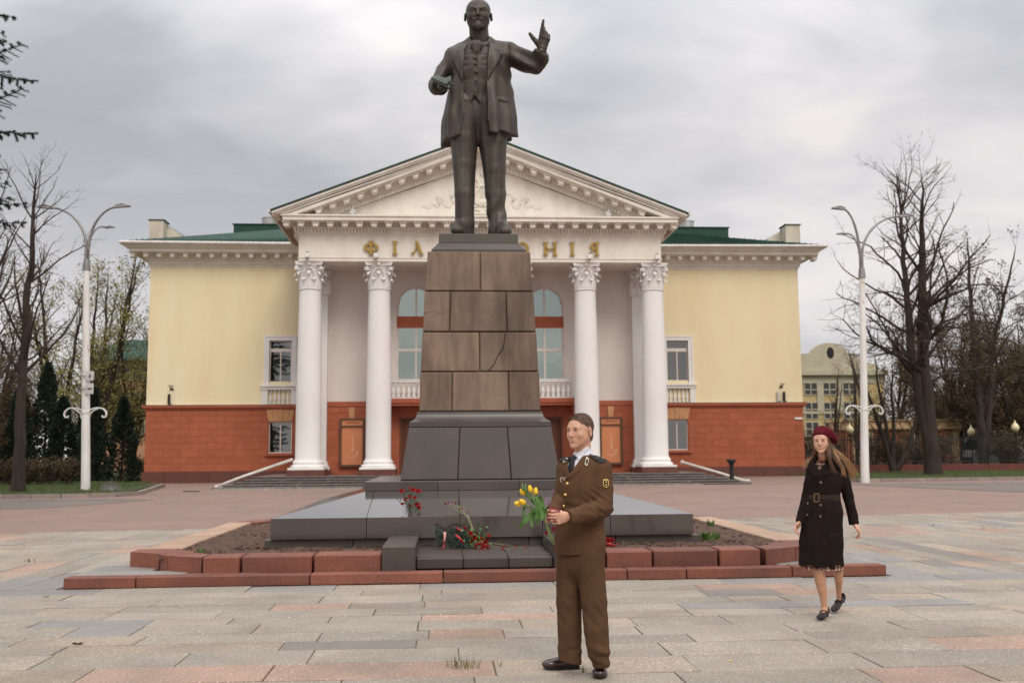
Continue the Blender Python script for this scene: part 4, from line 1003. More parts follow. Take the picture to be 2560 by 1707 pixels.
MB().lathe((ux, uy, .25), [(.14, 0), (.14, .05), (.10, .09), (.09, .4), (.10, .70), (.14, .76), (.19, .80), (.19, .86)], 12).build('stand_post', ironm, t, smooth=.6); MB().lathe((ux, uy, 1.11), [(.2, 0), (.21, .02), (.2, .045), (.15, .03)], 12).build('stand_tray', ironm, t, smooth=.6)
# grey drain covers on the asphalt
for p in ((-9.9, 40.6),):
    t = MB().box(p[0]-.3, p[0]+.3, p[1]-.2, p[1]+.2, zg(*p)-.01, zg(*p)+.012).build('drain_cover', ironm); tag(t, 'small black drain cover on the asphalt left of the stairs', 'drain cover')
# ------------------------------------------------------------------ the monument
gdark = mat('polished_dark_granite', (.078, .062, .055), (.058, .047, .042), scale=1.5, rough=.32, speck=(150, .56, .74, (.10, .083, .075)), speck2=(75, .66, .78, (.17, .145, .13)), rnd=.06, spec=.5)
gslab = mat('polished_slab_granite', (.058, .046, .041), (.043, .035, .032), scale=.8, rough=.15, speck=(150, .56, .74, (.095, .08, .072)), rnd=.05, coat=.7, spec=.8, contrast=(.3, .7))
def stain(nt, col, vec, tc):
    N = nt.nodes; Lk = nt.links; mp = N.new('ShaderNodeMapping'); mp.inputs['Scale'].default_value = (2.6, 2.6, .38); Lk.new(tc.outputs['Object'], mp.inputs[0])
    n = N.new('ShaderNodeTexNoise'); n.inputs['Scale'].default_value = 1.0; n.inputs['Detail'].default_value = 5; n.inputs['Roughness'].default_value = .62; Lk.new(mp.outputs[0], n.inputs[0])
    r = N.new('ShaderNodeValToRGB'); Lk.new(n.outputs[0], r.inputs[0]); e = r.color_ramp.elements; e[0].position = .40; e[0].color = (.50, .47, .46, 1); e[1].position = .60; e[1].color = (1, 1, 1, 1)
    m_ = N.new('ShaderNodeMixRGB'); m_.blend_type = 'MULTIPLY'; m_.inputs[0].default_value = .9; Lk.new(col, m_.inputs[1]); Lk.new(r.outputs[0], m_.inputs[2]); return m_.outputs[0]
gbrown = mat('weathered_brown_granite', (.235, .158, .110), (.165, .114, .083), scale=1.4, rough=.6, bump=.002, bscale=70, speck=(110, .55, .72, (.12, .08, .06)), speck2=(95, .60, .74, (.33, .235, .17)), rnd=.14, extra=stain)
gred = mat('red_granite', (.20, .066, .040), (.125, .042, .029), scale=1.8, rough=.6, bump=.004, bscale=70, speck=(110, .54, .72, (.31, .13, .08)), speck2=(90, .58, .72, (.085, .035, .027)), rnd=.22)
gtop = mat('worn_granite_top', (.44, .30, .215), (.36, .24, .17), scale=3, rough=.8, bump=.003, bscale=60, rnd=.1)
gblk = mat('dark_grey_granite', (.070, .053, .046), (.052, .040, .035), scale=2, rough=.5, bump=.002, bscale=70, speck=(130, .56, .72, (.12, .095, .083)), rnd=.08)
soil = mat('bare_soil', (.12, .068, .047), (.065, .038, .028), scale=7, rough=1, bump=.02, bscale=30, speck=(22, .6, .7, (.16, .105, .075)), contrast=(.35, .65))
MX, MY = .56, 17.02
# flower bed: lower kerb, border, soil
bed_ = thing('flower_bed', 'raised flower bed of red granite kerbs full of bare brown soil round the monument', 'flower bed', (MX, 15, 0))
x = -4.40; cuts = [-3.58, -1.58, -.02, 1.75, 2.18, 2.90, 4.20, 5.38]; prev = x; zt = .128
def block(mb_or_none, x0, x1, y0, y1, z0, z1, m_, name='granite_block', par=None, b=.008):
    return MB().bbox(x0, x1, y0, y1, z0, z1, b).build(name, m_, par or bed_)
for c in cuts:
    block(None, prev+.006, c-.006, 12.18+random.uniform(-.008, .008), 12.43, 0, zt+random.uniform(-.006, .006), gred); prev = c
# thin paving between lower kerb and border at the corners
for (a, b, c, d) in ((-4.39, -3.1, 12.44, 12.9), (-4.39, -3.6, 12.91, 13.6), (-3.08, -2.2, 12.44, 12.55)): block(None, a, b, c, d, 0, .115, gr5, 'granite_slab')
for (a, b, c, d) in ((4.15, 5.37, 12.44, 12.9), (4.8, 5.37, 12.91, 13.6)): block(None, a, b, c, d, 0, .115, gr5, 'granite_slab')
# front border
fb = [(-2.90, -2.46), (-2.44, -1.60), (-1.58, -.765)]; fr = [(1.42, 1.98), (1.99, 2.56), (2.57, 3.38), (3.40, 3.92)]
for a, b in fb+fr: block(None, a+.005, b-.005, 12.52+random.uniform(-.012, .012), 12.98, .10, .31+random.uniform(-.006, .006), gred, b=.014)
def curved(pts_out, pts_in, z0, z1):
    mb = MB(); mb.slab(pts_out+pts_in[::-1], z0, z1); mb.build('granite_block', gred, bed_)
def arc(cx, cy, r, a0, a1, n): return [(cx+r*math.cos(a0+(a1-a0)*i/n), cy+r*math.sin(a0+(a1-a0)*i/n)) for i in range(n+1)]
for s in (-1, 1):
    X = lambda v: v if s < 0 else 2*.54-v
    # tapering curved stones of the scooped corner
    segs = [[(-2.92, 12.55), (-3.20, 12.72), (-3.40, 12.86)], [(-3.41, 12.87), (-3.52, 12.98), (-3.56, 13.12)]]
    ins = [[(-2.92, 13.0), (-3.05, 13.08), (-3.16, 13.2)], [(-3.17, 13.21), (-3.2, 13.3), (-3.2, 13.42)]]
    for o, i_ in zip(segs, ins): curved([(X(a), b) for a, b in o], [(X(a), b) for a, b in i_], .10, .30)
    curved([(X(a), b) for a, b in [(-3.58, 13.13), (-4.02, 13.42), (-4.02, 13.80)]], [(X(a), b) for a, b in [(-3.22, 13.43), (-3.5, 13.62), (-3.5, 13.80)]], .05, .30)
    y = 13.82
    while y < 18.6:
        L = random.uniform(.8, 1.3); e = min(y+L, 18.9); block(None, *sorted((X(-4.0+(y-13.8)*.02), X(-3.52))), y+.006, e-.006, .0, .295+random.uniform(-.008, .008), gtop, b=.012); y = e
    curved([(X(a), b) for a, b in [(-3.9, 18.92), (-3.8, 19.4), (-3.3, 20.0)]], [(X(a), b) for a, b in [(-3.4, 18.92), (-3.3, 19.2), (-3.0, 19.6)]], .0, .29)
x = -3.3
while x < 4.3: e = min(x+random.uniform(.9, 1.3), 4.38); block(None, x+.006, e-.006, 19.95, 20.35, 0, .29, gtop, b=.012); x = e
# soil with clods
so = MB(); nx, ny = 90, 70; xs = np.linspace(-3.56, 4.64, nx); ys = np.linspace(12.9, 20.0, ny); rs = np.random.RandomState(3)
H = rs.rand(ny, nx)*.042+.02*np.sin(xs[None]*5+rs.rand()*6)*np.sin(ys[:, None]*4.1)
v = [(xs[i], ys[j], .235+H[j, i]) for j in range(ny) for i in range(nx)]; so.add(v, [(j*nx+i, j*nx+i+1, (j+1)*nx+i+1, (j+1)*nx+i) for j in range(ny-1) for i in range(nx-1) if not (-.40 < xs[i] < 1.72 and ys[j] < 14.1)])
tag(so.build('soil', soil, bed_, smooth=True), kind='stuff')
cl = MB()
for i in range(2200):
    px_, py_ = random.uniform(-3.5, 4.6), random.choice([random.uniform(12.95, 14.3), random.uniform(12.95, 20)]); r = random.uniform(.006, .02)*random.choice((1, 1, 1.7))
    if (-2.4 < px_ < 3.5 and py_ > 14.3) or (-.40 < px_ < 1.78 and py_ < 14.15): continue
    a = Euler((random.random()*6, random.random()*6, 0)).to_matrix(); cl.add([Vector((px_, py_, .265))+a @ Vector(q)*r for q in ((1, 0, 0), (-1, .2, 0), (0, 1, .1), (0, -1, 0), (.1, 0, .9), (0, 0, -.9))], [(0, 2, 4), (2, 1, 4), (1, 3, 4), (3, 0, 4), (2, 0, 5), (1, 2, 5), (3, 1, 5), (0, 3, 5)])
tag(cl.build('soil_clods', soil, bed_, smooth=True), kind='stuff')
weed = mat('weed_green', (.07, .13, .03), (.10, .17, .04), scale=8, rough=.6)
def tuft(name, lab, x, y, z, n, h, spread, m_, group=None, wd=.012, cat='weeds', bend=.5):
    o = MB()
    for i in range(n):
        a = random.uniform(0, 2*PI); r = spread*math.sqrt(random.random()); p = Vector((x+r*math.cos(a), y+r*math.sin(a)*.6, z)); hh = h*random.uniform(.5, 1.1); d = Vector((math.cos(a)*bend, math.sin(a)*bend, 0))*hh*random.uniform(.2, 1); w2 = wd*random.uniform(.6, 1.2)
        t = Vector((math.cos(a+1.5), math.sin(a+1.5), 0))*w2/2; m1 = p+d*.35+Vector((0, 0, hh*.6)); tp = p+d+Vector((0, 0, hh))
        o.add([p-t, p+t, m1+t*1.1, m1-t*1.1, tp], [(0, 1, 2, 3), (3, 2, 4)])
    return tag(o.build(name, m_), lab, cat, group)
tuft('weed_clump', 'green leafy weed on the soil left of the dark slab', *Gv(660, 1218, .27)[:2], .25, 16, .09, .06, weed, 'weeds on the soil', .035)
tuft('weed_clump', 'wide clump of green shoots on the soil right of the dark slab', *Gp(1775, 1345, .27)[:2], .25, 46, .13, .17, weed, 'weeds on the soil', .03)
tuft('weed_clump', 'small green weed on the soil behind the right clump', *Gp(1777, 1313, .27)[:2], .25, 18, .13, .07, weed, 'weeds on the soil', .025)
tuft('weed_clump', 'tiny green weed beside the left corner stones', *Gp(505, 1378, .27)[:2], .26, 14, .06, .06, weed, 'weeds on the soil', .03)
# pedestal
ped = thing('pedestal', 'tall tapering stepped pedestal of brown and dark polished granite blocks', 'pedestal', (MX, MY, .2))
def frus(w0, w1, z0, z1, segs, m_, name, b=.006, gap=.006, dep0=None, dep1=None, bumpy=.004, rear=True):
    """one course of a square tapering pedestal, cut into blocks; segs are fractions of the width"""
    fr_ = [0]+segs+[1]
    for i in range(len(fr_)-1):
        f0, f1 = fr_[i], fr_[i+1]; o = random.uniform(-bumpy, bumpy)
        g0 = gap/2 if i else 0; g1 = gap/2 if i < len(fr_)-2 else 0
        def P(f, g, w_, z, y): return (MX-w_+2*w_*f+g, y, z)
        y0, y1 = MY-w0+o, MY-w1+o; r0, r1 = MY+w0, MY+w1; c = b
        z0_, z1_ = z0+gap/2, z1-gap/2
        xl0, xr0, xl1, xr1 = MX-w0+2*w0*f0+g0, MX-w0+2*w0*f1-g1, MX-w1+2*w1*f0+g0, MX-w1+2*w1*f1-g1
        v = [(xl0, y0, z0_), (xr0, y0, z0_), (xr0, r0, z0_), (xl0, r0, z0_), (xl1, y1, z1_), (xr1, y1, z1_), (xr1, r1, z1_), (xl1, r1, z1_)]
        # chamfer the front face outline
        yy0, yy1 = y0-.0, y1-.0
        q = [(xl0+c, y0-c, z0_+c), (xr0-c, y0-c, z0_+c), (xr1-c, y1-c, z1_-c), (xl1+c, y1-c, z1_-c)]
        MB().add(v+q, [(0, 3, 2, 1), (4, 5, 6, 7), (1, 2, 6, 5), (2, 3, 7, 6), (3, 0, 4, 7), (8, 9, 10, 11), (0, 1, 9, 8), (1, 5, 10, 9), (5, 4, 11, 10), (4, 0, 8, 11)]).build(name, m_, ped)
# base tier under the slab, slab, sloping top
for i in range(5):
    a = -2.46+i*(6.04/5); MB().bbox(a+.004, a+6.04/5-.004, 14.14, 19.9, .2, .362, .006).build('granite_block', gdark, ped)
sxs = [-2.37, -1.07, .21+.0, 1.35, 2.3, 3.47]; zS, zT = .655, .965; sl_in = 1.17
for i in range(5):
    a, b = sxs[i]+.004, sxs[i+1]-.004
    ta, tb = MX-1.745+(a-sxs[0])/(sxs[-1]-sxs[0])*3.49, MX-1.745+(b-sxs[0])/(sxs[-1]-sxs[0])*3.49
    if i == 0: ta = MX-1.745; 
    mb = MB(); yf = 14.08; yr = 19.95; ti = 15.26; tr = 18.78
    # seams run nearly straight up the slope
    if i == 0: A2, B2 = MX-1.745, b+.02
    elif i == 4: A2, B2 = a, MX+1.745
    else: A2, B2 = a+(0.02 if i == 1 else 0), b
    if i == 0: B2 = -1.045
    if i == 1: A2 = -1.037
    mb.add([(a, yf, .372), (b, yf, .372), (b, yr, .372), (a, yr, .372), (a, yf, zS), (b, yf, zS), (b, yr, zS), (a, yr, zS), (A2, ti, zT), (B2, ti, zT), (B2, tr, zT), (A2, tr, zT)],
           [(0, 3, 2, 1), (0, 1, 5, 4), (4, 5, 9, 8), (8, 9, 10, 11), (11, 10, 6, 7), (2, 3, 7, 6), (1, 2, 6, 5), (5, 6, 10, 9), (3, 0, 4, 7), (4, 8, 11, 7)])
    mb.build('slab_stone', gslab, ped)
frus(1.745, 1.745, .965, 1.11, [.31, .66], gdark, 'granite_block', gap=.004)
frus(1.245, 1.12, 1.112, 1.925, [.355, .69], gdark, 'granite_block', gap=.009, b=.010)
MB().add([(MX+a*w_, MY+b*w_, z) for w_, z in ((1.19, 1.1), (1.06, 1.93), (.93, 2.1), (.80, 4.79)) for a, b in ((-1, -1), (1, -1), (1, 1), (-1, 1))], [(k*4+i, k*4+(i+1) % 4, (k+1)*4+(i+1) % 4, (k+1)*4+i) for k in range(3) for i in range(4)]).build('mortar_core', bed, ped)
# moulding
def mould(prof, z0, m_, name, segs):
    w_ = prof[0][0]; fr_ = [0]+segs+[1]
    mb = MB(); n = len(prof); v = []
    for w2, z in prof: v += [(MX-w2, MY-w2, z), (MX+w2, MY-w2, z), (MX+w2, MY+w2, z), (MX-w2, MY+w2, z)]
    f = [(3, 2, 1, 0)]+[(k*4+i, k*4+(i+1) % 4, (k+1)*4+(i+1) % 4, (k+1)*4+i) for k in range(n-1) for i in range(4)]+[tuple((n-1)*4+i for i in range(4))]
    mb.add(v, f); 
    return mb.build(name, m_, ped, smooth=.5)
mould([(1.115, 1.935), (1.115, 2.01), (1.09, 2.025), (1.06, 2.04), (1.02, 2.08), (1.00, 2.12), (.995, 2.175)], 0, gdark, 'base_moulding', [])
frus(.965, .950, 2.18, 2.81, [.27, .74], gbrown, 'granite_block', gap=.012, b=.014, bumpy=.006)
frus(.940, .915, 2.815, 3.455, [.50], gbrown, 'granite_block', gap=.012, b=.014, bumpy=.006)
frus(.908, .880, 3.46, 4.12, [.235, .745], gbrown, 'granite_block', gap=.012, b=.014, bumpy=.006)
frus(.870, .835, 4.125, 4.785, [.51], gbrown, 'granite_block', gap=.012, b=.014, bumpy=.006)
mould([(.775, 4.79), (.775, 4.835), (.755, 4.845), (.74, 4.87), (.70, 4.91), (.67, 4.955)], 0, gdark, 'cap_moulding', [])
crackm = mat('dark_crack', (.03, .02, .015), rough=1)
def crack(pts, w_=.012):
    ps = []
    for u, z, hw in pts: ps.append((u, MY-hw-.0175, z))
    MB().ribbon(ps, (0, 0, 1) if abs(pts[0][1]-pts[-1][1]) < .2 else (1, 0, 0), [w_*random.uniform(.6, 1.3) for _ in ps], .004).build('crack', crackm, ped)
hwz = lambda z: .965-(z-2.18)*(.130/2.605)+.006
crack([(-.335, 3.76, hwz(3.76)), (-.18, 3.78, hwz(3.78)), (-.03, 3.75, hwz(3.75)), (.06, 3.79, hwz(3.79)), (.115, 3.80, hwz(3.80))], .016)
crack([(.98, 3.44, hwz(3.44)), (.96, 3.3, hwz(3.3)), (.93, 3.18, hwz(3.18)), (.84, 3.05, hwz(3.05)), (.78, 2.92, hwz(2.92)), (.70, 2.83, hwz(2.83))], .018)
# dark blocks and low shelf in front
for (x0, x1, lb) in ((-.76, -.355, 'left'), (1.34, 1.42+.33, 'right')):
    t = thing('granite_plinth_block', 'dark granite block at the %s end of the low flower shelf' % lb, 'granite block', ((x0+x1)/2, 13, .1), 'blocks beside the flower shelf')
    MB().bbox(x0, x1, 12.44, 13.30, .10, .41, .012).build('block', gblk, t); MB().bbox(x0, x1, 13.31, 14.1, .10, .405, .012).build('block', gblk, t)
t = thing('granite_shelf', 'low dark granite shelf with flowers lying on it in front of the pedestal', 'granite shelf', (.5, 13, .1))
cs = [-.350, .225, .785, 1.335]
for i in range(3):
    MB().bbox(cs[i]+.003, cs[i+1]-.003, 12.58, 12.80, .118, .248, .012).build('granite_block', gblk, t); MB().bbox(cs[i]+.003, cs[i+1]-.003, 12.805, 14.13, .118, .252, .006).build('granite_slab', gblk, t)
# ------------------------------------------------------------------ trees
def tubes_mesh(S, name, mats, parent, mi=None):
    """S: array of segments (n,8): p0 p1 r0 r1 -> one mesh of 4/3-sided tubes, vectorised"""
    S = np.array(S, float); n = len(S); p0, p1, r0, r1 = S[:, 0:3], S[:, 3:6], S[:, 6], S[:, 7]
    t = p1-p0; e_ = t/(np.linalg.norm(t, axis=1, keepdims=True)+1e-9)*r0[:, None]*.35; p0 = p0-e_*(r0 > .03)[:, None]; p1 = p1+e_*(r0 > .03)[:, None]; L = np.linalg.norm(t, axis=1, keepdims=True)+1e-9; t = t/L; ref = np.where(np.abs(t[:, 2:3]) < .9, np.array([[0, 0, 1.]]), np.array([[1., 0, 0]])); u = np.cross(t, ref); u /= np.linalg.norm(u, axis=1, keepdims=True)+1e-9; b = np.cross(t, u)
    out_v = []; out_f = []; off = 0
    for k, sel in ((8, r0 > .06), (5, (r0 <= .06) & (r0 > .02)), (3, r0 <= .02)):
        if not sel.any(): continue
        ang = 2*PI*np.arange(k)/k; ca, sa = np.cos(ang), np.sin(ang); m_ = sel.sum()
        ring = u[sel][:, None]*ca[None, :, None]+b[sel][:, None]*sa[None, :, None]
        v = np.concatenate([p0[sel][:, None]+ring*r0[sel][:, None, None], p1[sel][:, None]+ring*r1[sel][:, None, None]], 1).reshape(-1, 3)
        base = (np.arange(m_)*2*k)[:, None]; i = np.arange(k)[None]; f = np.stack([base+i, base+(i+1) % k, base+k+(i+1) % k, base+k+i], 2).reshape(-1, 4)
        out_v.append(v); out_f.append(f+off); off += len(v)
    return np.concatenate(out_v), np.concatenate(out_f)
def raw_mesh(name, V, F, mats, parent=None, smooth=False):
    me = bpy.data.meshes.new(name); me.vertices.add(len(V)); me.vertices.foreach_set('co', np.asarray(V, np.float32).ravel()); k = F.shape[1]
    me.loops.add(F.size); me.loops.foreach_set('vertex_index', F.ravel().astype(np.int32)); me.polygons.add(len(F)); me.polygons.foreach_set('loop_start', np.arange(0, F.size, k, dtype=np.int32))
    for m_ in (mats if isinstance(mats, (list, tuple)) else [mats]): me.materials.append(m_)
    me.update(calc_edges=True)
    if smooth: me.polygons.foreach_set('use_smooth', np.ones(len(F), bool))
    return link(name, me, parent)
bark = mat('dark_bark', (.050, .036, .028), (.030, .022, .018), scale=6, rough=.95, bump=.02, stretch=(1, 1, .3), rnd=.15)
twig = mat('brown_twigs', (.075, .048, .033), (.05, .034, .025), scale=1.5, rough=.95, rnd=.2)
bud = mat('young_yellow_green_leaves', (.27, .24, .07), (.18, .165, .05), scale=.7, rough=.7, rnd=.15)
bud2 = mat('brownish_buds', (.10, .065, .03), (.075, .055, .025), scale=.7, rough=.8, rnd=.15)
thuj = mat('dark_thuja_foliage', (.014, .024, .014), (.022, .034, .018), scale=2, rough=.9, rnd=.2)
spr = mat('dark_spruce_needles', (.016, .022, .016), (.026, .032, .020), scale=3, rough=.9)
def grow(R, p, d, r, L, depth, maxd, segs, prm, lay):
    """one branch and its children; d unit np vector"""
    n = max(2, int(round(L/prm['seg'][min(depth, 3)]))); st = L/n; pts = [p]; rr = [r]
    for i in range(n):
        j = R.normal(0, prm['wob'][min(depth, 3)], 3); j[2] += prm['up'][min(depth, 3)]; d = d+j; d /= np.linalg.norm(d)
        q = p+d*st; r2 = max(r*(1-(i+1)/n*(1-prm['tip'][min(depth, 3)])), .005); segs.append((*p, *q, rr[-1], r2, depth)); p = q; pts.append(p); rr.append(r2)
        if depth < maxd:
            nb = prm['nb'][depth]; start = prm['start'][depth]
            if (i+1)/n >= start:
                for _ in range(R.poisson(nb*st)):
                    a = R.rand()*2*PI; el = prm['ang'][depth]+R.normal(0, .12); u = np.cross(d, [0, 0, 1.]) if abs(d[2]) < .95 else np.array([1., 0, 0]); u /= np.linalg.norm(u); v = np.cross(d, u)
                    cd = d*math.cos(el)+(u*math.cos(a)+v*math.sin(a))*math.sin(el); frac = (i+1)/n
                    cl_ = L*prm['len'][depth]*(1-frac*prm['taper'][depth])*R.uniform(.6, 1.15)
                    if cl_ > .12: grow(R, p, cd/np.linalg.norm(cd), min(rr[-1]*.62, max(.004, cl_*prm['rk'])), cl_, depth+1, maxd, segs, prm, lay)
    if lay is not None and depth >= maxd-1: lay.append(p)
DEF = dict(seg=[.8, .5, .35, .3], wob=[.05, .12, .16, .2], up=[.02, .04, .03, .02], tip=[.25, .3, .4, .6], nb=[2.0, 2.4, 3.5], start=[.22, .2, .15], ang=[.95, .75, .7], len=[.45, .42, .45], taper=[.65, .5, .5], rk=.014)
def leaves_mesh(R, pts, n, size, spread):
    P = np.array(pts); idx = R.randint(0, len(P), n); c = P[idx]+R.normal(0, spread, (n, 3)); a = R.normal(0, 1, (n, 3)); a /= np.linalg.norm(a, axis=1, keepdims=True); b = np.cross(a, R.normal(0, 1, (n, 3))); b /= np.linalg.norm(b, axis=1, keepdims=True)
    s = size*R.uniform(.5, 1.3, (n, 1)); V = np.stack([c-a*s, c+b*s*.5, c+a*s, c-b*s*.5], 1).reshape(-1, 3); F = np.arange(4*n).reshape(n, 4); return V, F
# the big pair of trunks on the right lawn
b = Gv(2145, 1102, .2); 
def st(u, v, Y): return Wv(u, v, Y)
TR = dict(seg=[1.0, .55, .4, .3], nb=[1.55, 2.3, 3.4], ang=[1.05, .75, .7], len=[.42, .45, .45], start=[.30, .2, .15], up=[.0, .05, .05, .03], wob=[.028, .10, .15, .2], rk=.016)
Yb = 47.0; b = Wv(2145, 1100, Yb); b[2] = zg(30, Yb)+.05
f1 = Wv(2092, 800, Yb)-b; t1 = Wv(2062, 400, Yb)-b; f2 = Wv(2118, 800, Yb)-b; t2 = Wv(2118, 410, Yb)-b
def two_stage(name, lab, base, low, tops, r, seed, prm, leaf=None, cat='tree', group=None, maxd=3):
    """leaning lower trunk that forks into given tops"""
    root = None; R = np.random.RandomState(seed); P = dict(DEF); P.update(prm); segs = []; lay = []
    for (mid, top, rr, xs_) in tops:
        a = np.array(low) if low is not None else np.zeros(3); pts = [np.zeros(3), a*.5, a, np.array(mid), np.array(top)] if low is not None else [np.zeros(3), np.array(mid)*.5, np.array(mid), (np.array(mid)+np.array(top))/2, np.array(top)]
        pts = np.array(pts); d = np.linalg.norm(np.diff(pts, axis=0), axis=1); cum = np.r_[0, np.cumsum(d)]; T = cum[-1]; n = int(T/.6)
        prev = None
        for i in range(n+1):
            s_ = T*i/n; q = np.array([np.interp(s_, cum, pts[:, k]) for k in range(3)])+R.normal(0, .03, 3)*(i > 0); fr = min(s_/T, 1.0); r_ = rr*((1-fr)**.75)*.96+.02
            if i == 0: r_ *= 1.25
            if prev is not None:
                segs.append((*prev[0], *q, prev[1], r_, 0)); dd = (q-prev[0]); dd /= np.linalg.norm(dd)
                if fr > P['start'][0]:
                    for _ in range(R.poisson(P['nb'][0]*.6)):
                        a_ = R.rand()*2*PI; el = P['ang'][0]*(1-.35*fr)+R.normal(0, .12); u = np.array([1., 0, 0]); v = np.cross(dd, u); v /= np.linalg.norm(v); u = np.cross(v, dd)
                        cd = dd*math.cos(el)+(u*math.cos(a_)+v*math.sin(a_))*math.sin(el); L = xs_*(1-.72*fr)*R.uniform(.55, 1.1); grow(R, q, cd, min(r_*.5, L*.016), L, 1, maxd, segs, P, lay)
            prev = (q, r_)
    root = thing(name, lab, cat, base, group); S = np.array(segs); tr = S[:, 6] > .04
    V, F = tubes_mesh(S[tr], 'trunk', bark, root); raw_mesh('trunk', V, F, bark, root, True); V, F = tubes_mesh(S[~tr], 'crown', twig, root); raw_mesh('crown', V, F, twig, root)
    if leaf: n, sz, sp, m_ = leaf; V, F = leaves_mesh(R, lay, n, sz, sp); raw_mesh('foliage', V, F, m_, root)
    return root
two_stage('bare_tree', 'tall bare tree with a thick leaning trunk beside the right white lamp post', b, None, [(f1, t1, .27, 8.2), (f2, t2, .40, 8.6)], .4, 5, dict(nb=[2.9, 2.9, 4.6], start=[.26, .12, .1], up=[0, .02, .02, .0], wob=[.02, .16, .20, .24], seg=[.6, .45, .33, .26]))
b2 = Wv(2052, 1072, 52.0); b2[2] = zg(30, 52)
two_stage('bare_tree', 'low many-stemmed bare tree between the right lamp post and the thick leaning trunk', b2, None, [((-.5, 0, 2.2), (-1.6, 0, 5.5), .14, 2.6), ((.1, 0, 2.0), (.3, .3, 5.8), .13, 2.6), ((.9, 0, 1.2), (2.0, .2, 4.6), .13, 2.3), ((-.2, .2, 2.5), (-.6, .3, 6.2), .12, 2.2)], .2, 9, dict(nb=[2.2, 2.5, 3], start=[.3, .15, .1]), maxd=3)
b3 = Wv(2262, 1075, 56.0); b3[2] = zg(30, 56)
f = Wv(2236, 800, 56)-b3; t = Wv(2222, 545, 56)-b3
two_stage('budding_tree', 'tree with sparse young leaves at the right edge of the photo', b3, None, [(f, t, .26, 5.6), (f+np.array([1.2, 0, .3]), t+np.array([2.9, 0, -.6]), .22, 5.0)], .3, 12, dict(nb=[2.6, 2.6, 3], start=[.2, .12, .1], ang=[.75, .7, .7]), leaf=(5200, .07, .10, bud2))
# far right and behind the hall, woodland of many thin trees
def wood_proto(seed, leafm, h=11, leaf_n=2600, nst=3):
    R = np.random.RandomState(seed); tops = []
    for i in range(nst):
        a = R.rand()*6.28; tops.append(((math.cos(a)*.7, math.sin(a)*.7, h*.45), (math.cos(a)*R.uniform(1, 2.4), math.sin(a)*R.uniform(1, 2.4), h*R.uniform(.85, 1.05)), R.uniform(.10, .17), h*.34))
    return two_stage('budding_tree', 'x', (0, 0, 0), None, tops, .2, seed, dict(nb=[3.0, 3.0, 3.2], start=[.12, .1, .1], ang=[.8, .7, .7], seg=[.6, .6, .5, .4]), leaf=(leaf_n, .066, .17, leafm), cat='tree', maxd=2 if False else 3)
protoA = wood_proto(31, bud2, 11, 16000); protoB = wood_proto(32, bud, 11, 7500); protoC = wood_proto(33, bud2, 9, 14000, 4); protoD = wood_proto(34, bud2, 11, 1200)
def place(proto, x, y, s, rz, label, group, sz=None):
    o = copy_tree(proto); o.location = (x, y, zg(max(-45, min(45, x)), y)); o.scale = (s, s, s*(sz or 1)); o.rotation_euler = (0, 0, rz); o['label'] = label; o['group'] = group; return o
G1 = 'budding park trees on the right'; rr_ = random.Random(4)
lab = lambda s: s
posR = [(24.3, 62, .62), (26.6, 64, .66), (30.5, 70, .85), (28.6, 60, .7), (34.5, 59, .9), (36, 63, .95), (38.5, 58, .9), (41, 64, .95), (32, 70, 1.0), (37, 72, 1.05), (42.5, 70, 1.05), (40.5, 76, .95), (46, 66, .9), (44, 74, 1.0), (40, 55, .8), (44, 57, .8), (35, 56, .7), (37, 60.5, .85), (39.5, 61, .9), (35.5, 68, 1.05), (47, 61, 1.0), (40, 67, 1.1)]
for i, (x, y, s) in enumerate(posR):
    place(protoD if i < 4 else [protoA, protoC][i % 2], x, y, s*rr_.uniform(.92, 1.05), rr_.random()*6.28, 'thin bare young tree in front of the pale yellow apartment house' if i < 2 else 'thin bare tree behind the iron fence near the orange pavilion' if i < 4 else 'brownish budding tree in the thicket of trees behind the iron fence', G1)
G2 = 'young-leaved trees behind the left lamp post'
posL = [(-20.8, 62, 1.22), (-18.7, 62, .95), (-24.5, 66, 1.2)]
for i, (x, y, s) in enumerate(posL): place(protoB, x, y, s, rr_.random()*6.28, 'tall tree with fresh yellow-green leaves behind the left lamp post', G2)
G3 = 'brownish trees at the left edge'
posLL = [(-22.5, 54, .55), (-26, 54, .8), (-29, 50, .75), (-27, 52, 1.0), (-30, 56, 1.05), (-24.5, 56, .85), (-33, 60, 1.15), (-28, 64, 1.1), (-21.8, 52, .62), (-35, 52, 1.1), (-23, 48, .6), (-31.5, 47, .9), (-27.5, 44, .55)]
for i, (x, y, s) in enumerate(posLL): place([protoA, protoC][i % 2], x, y, s, rr_.random()*6.28, 'brownish budding tree in the dark thicket behind the left bare tree', G3)
for i, p_ in enumerate((protoA, protoB, protoC, protoD)):
    x, y, s = [(34.5, 66, 1.0), (-24.0, 69, 1.2), (-29.0, 60, 1.1), (25.9, 59.5, .5)][i]; p_.location = (x, y, .25); p_.scale = (s,)*3
    p_['label'] = ['brownish budding tree in the thicket of trees behind the iron fence', 'tall tree with fresh yellow-green leaves behind the left lamp post', 'brownish budding tree in the dark thicket behind the left bare tree', 'thin bare young tree in front of the pale yellow apartment house'][i]; p_['group'] = [G1, G2, G3, G1][i]
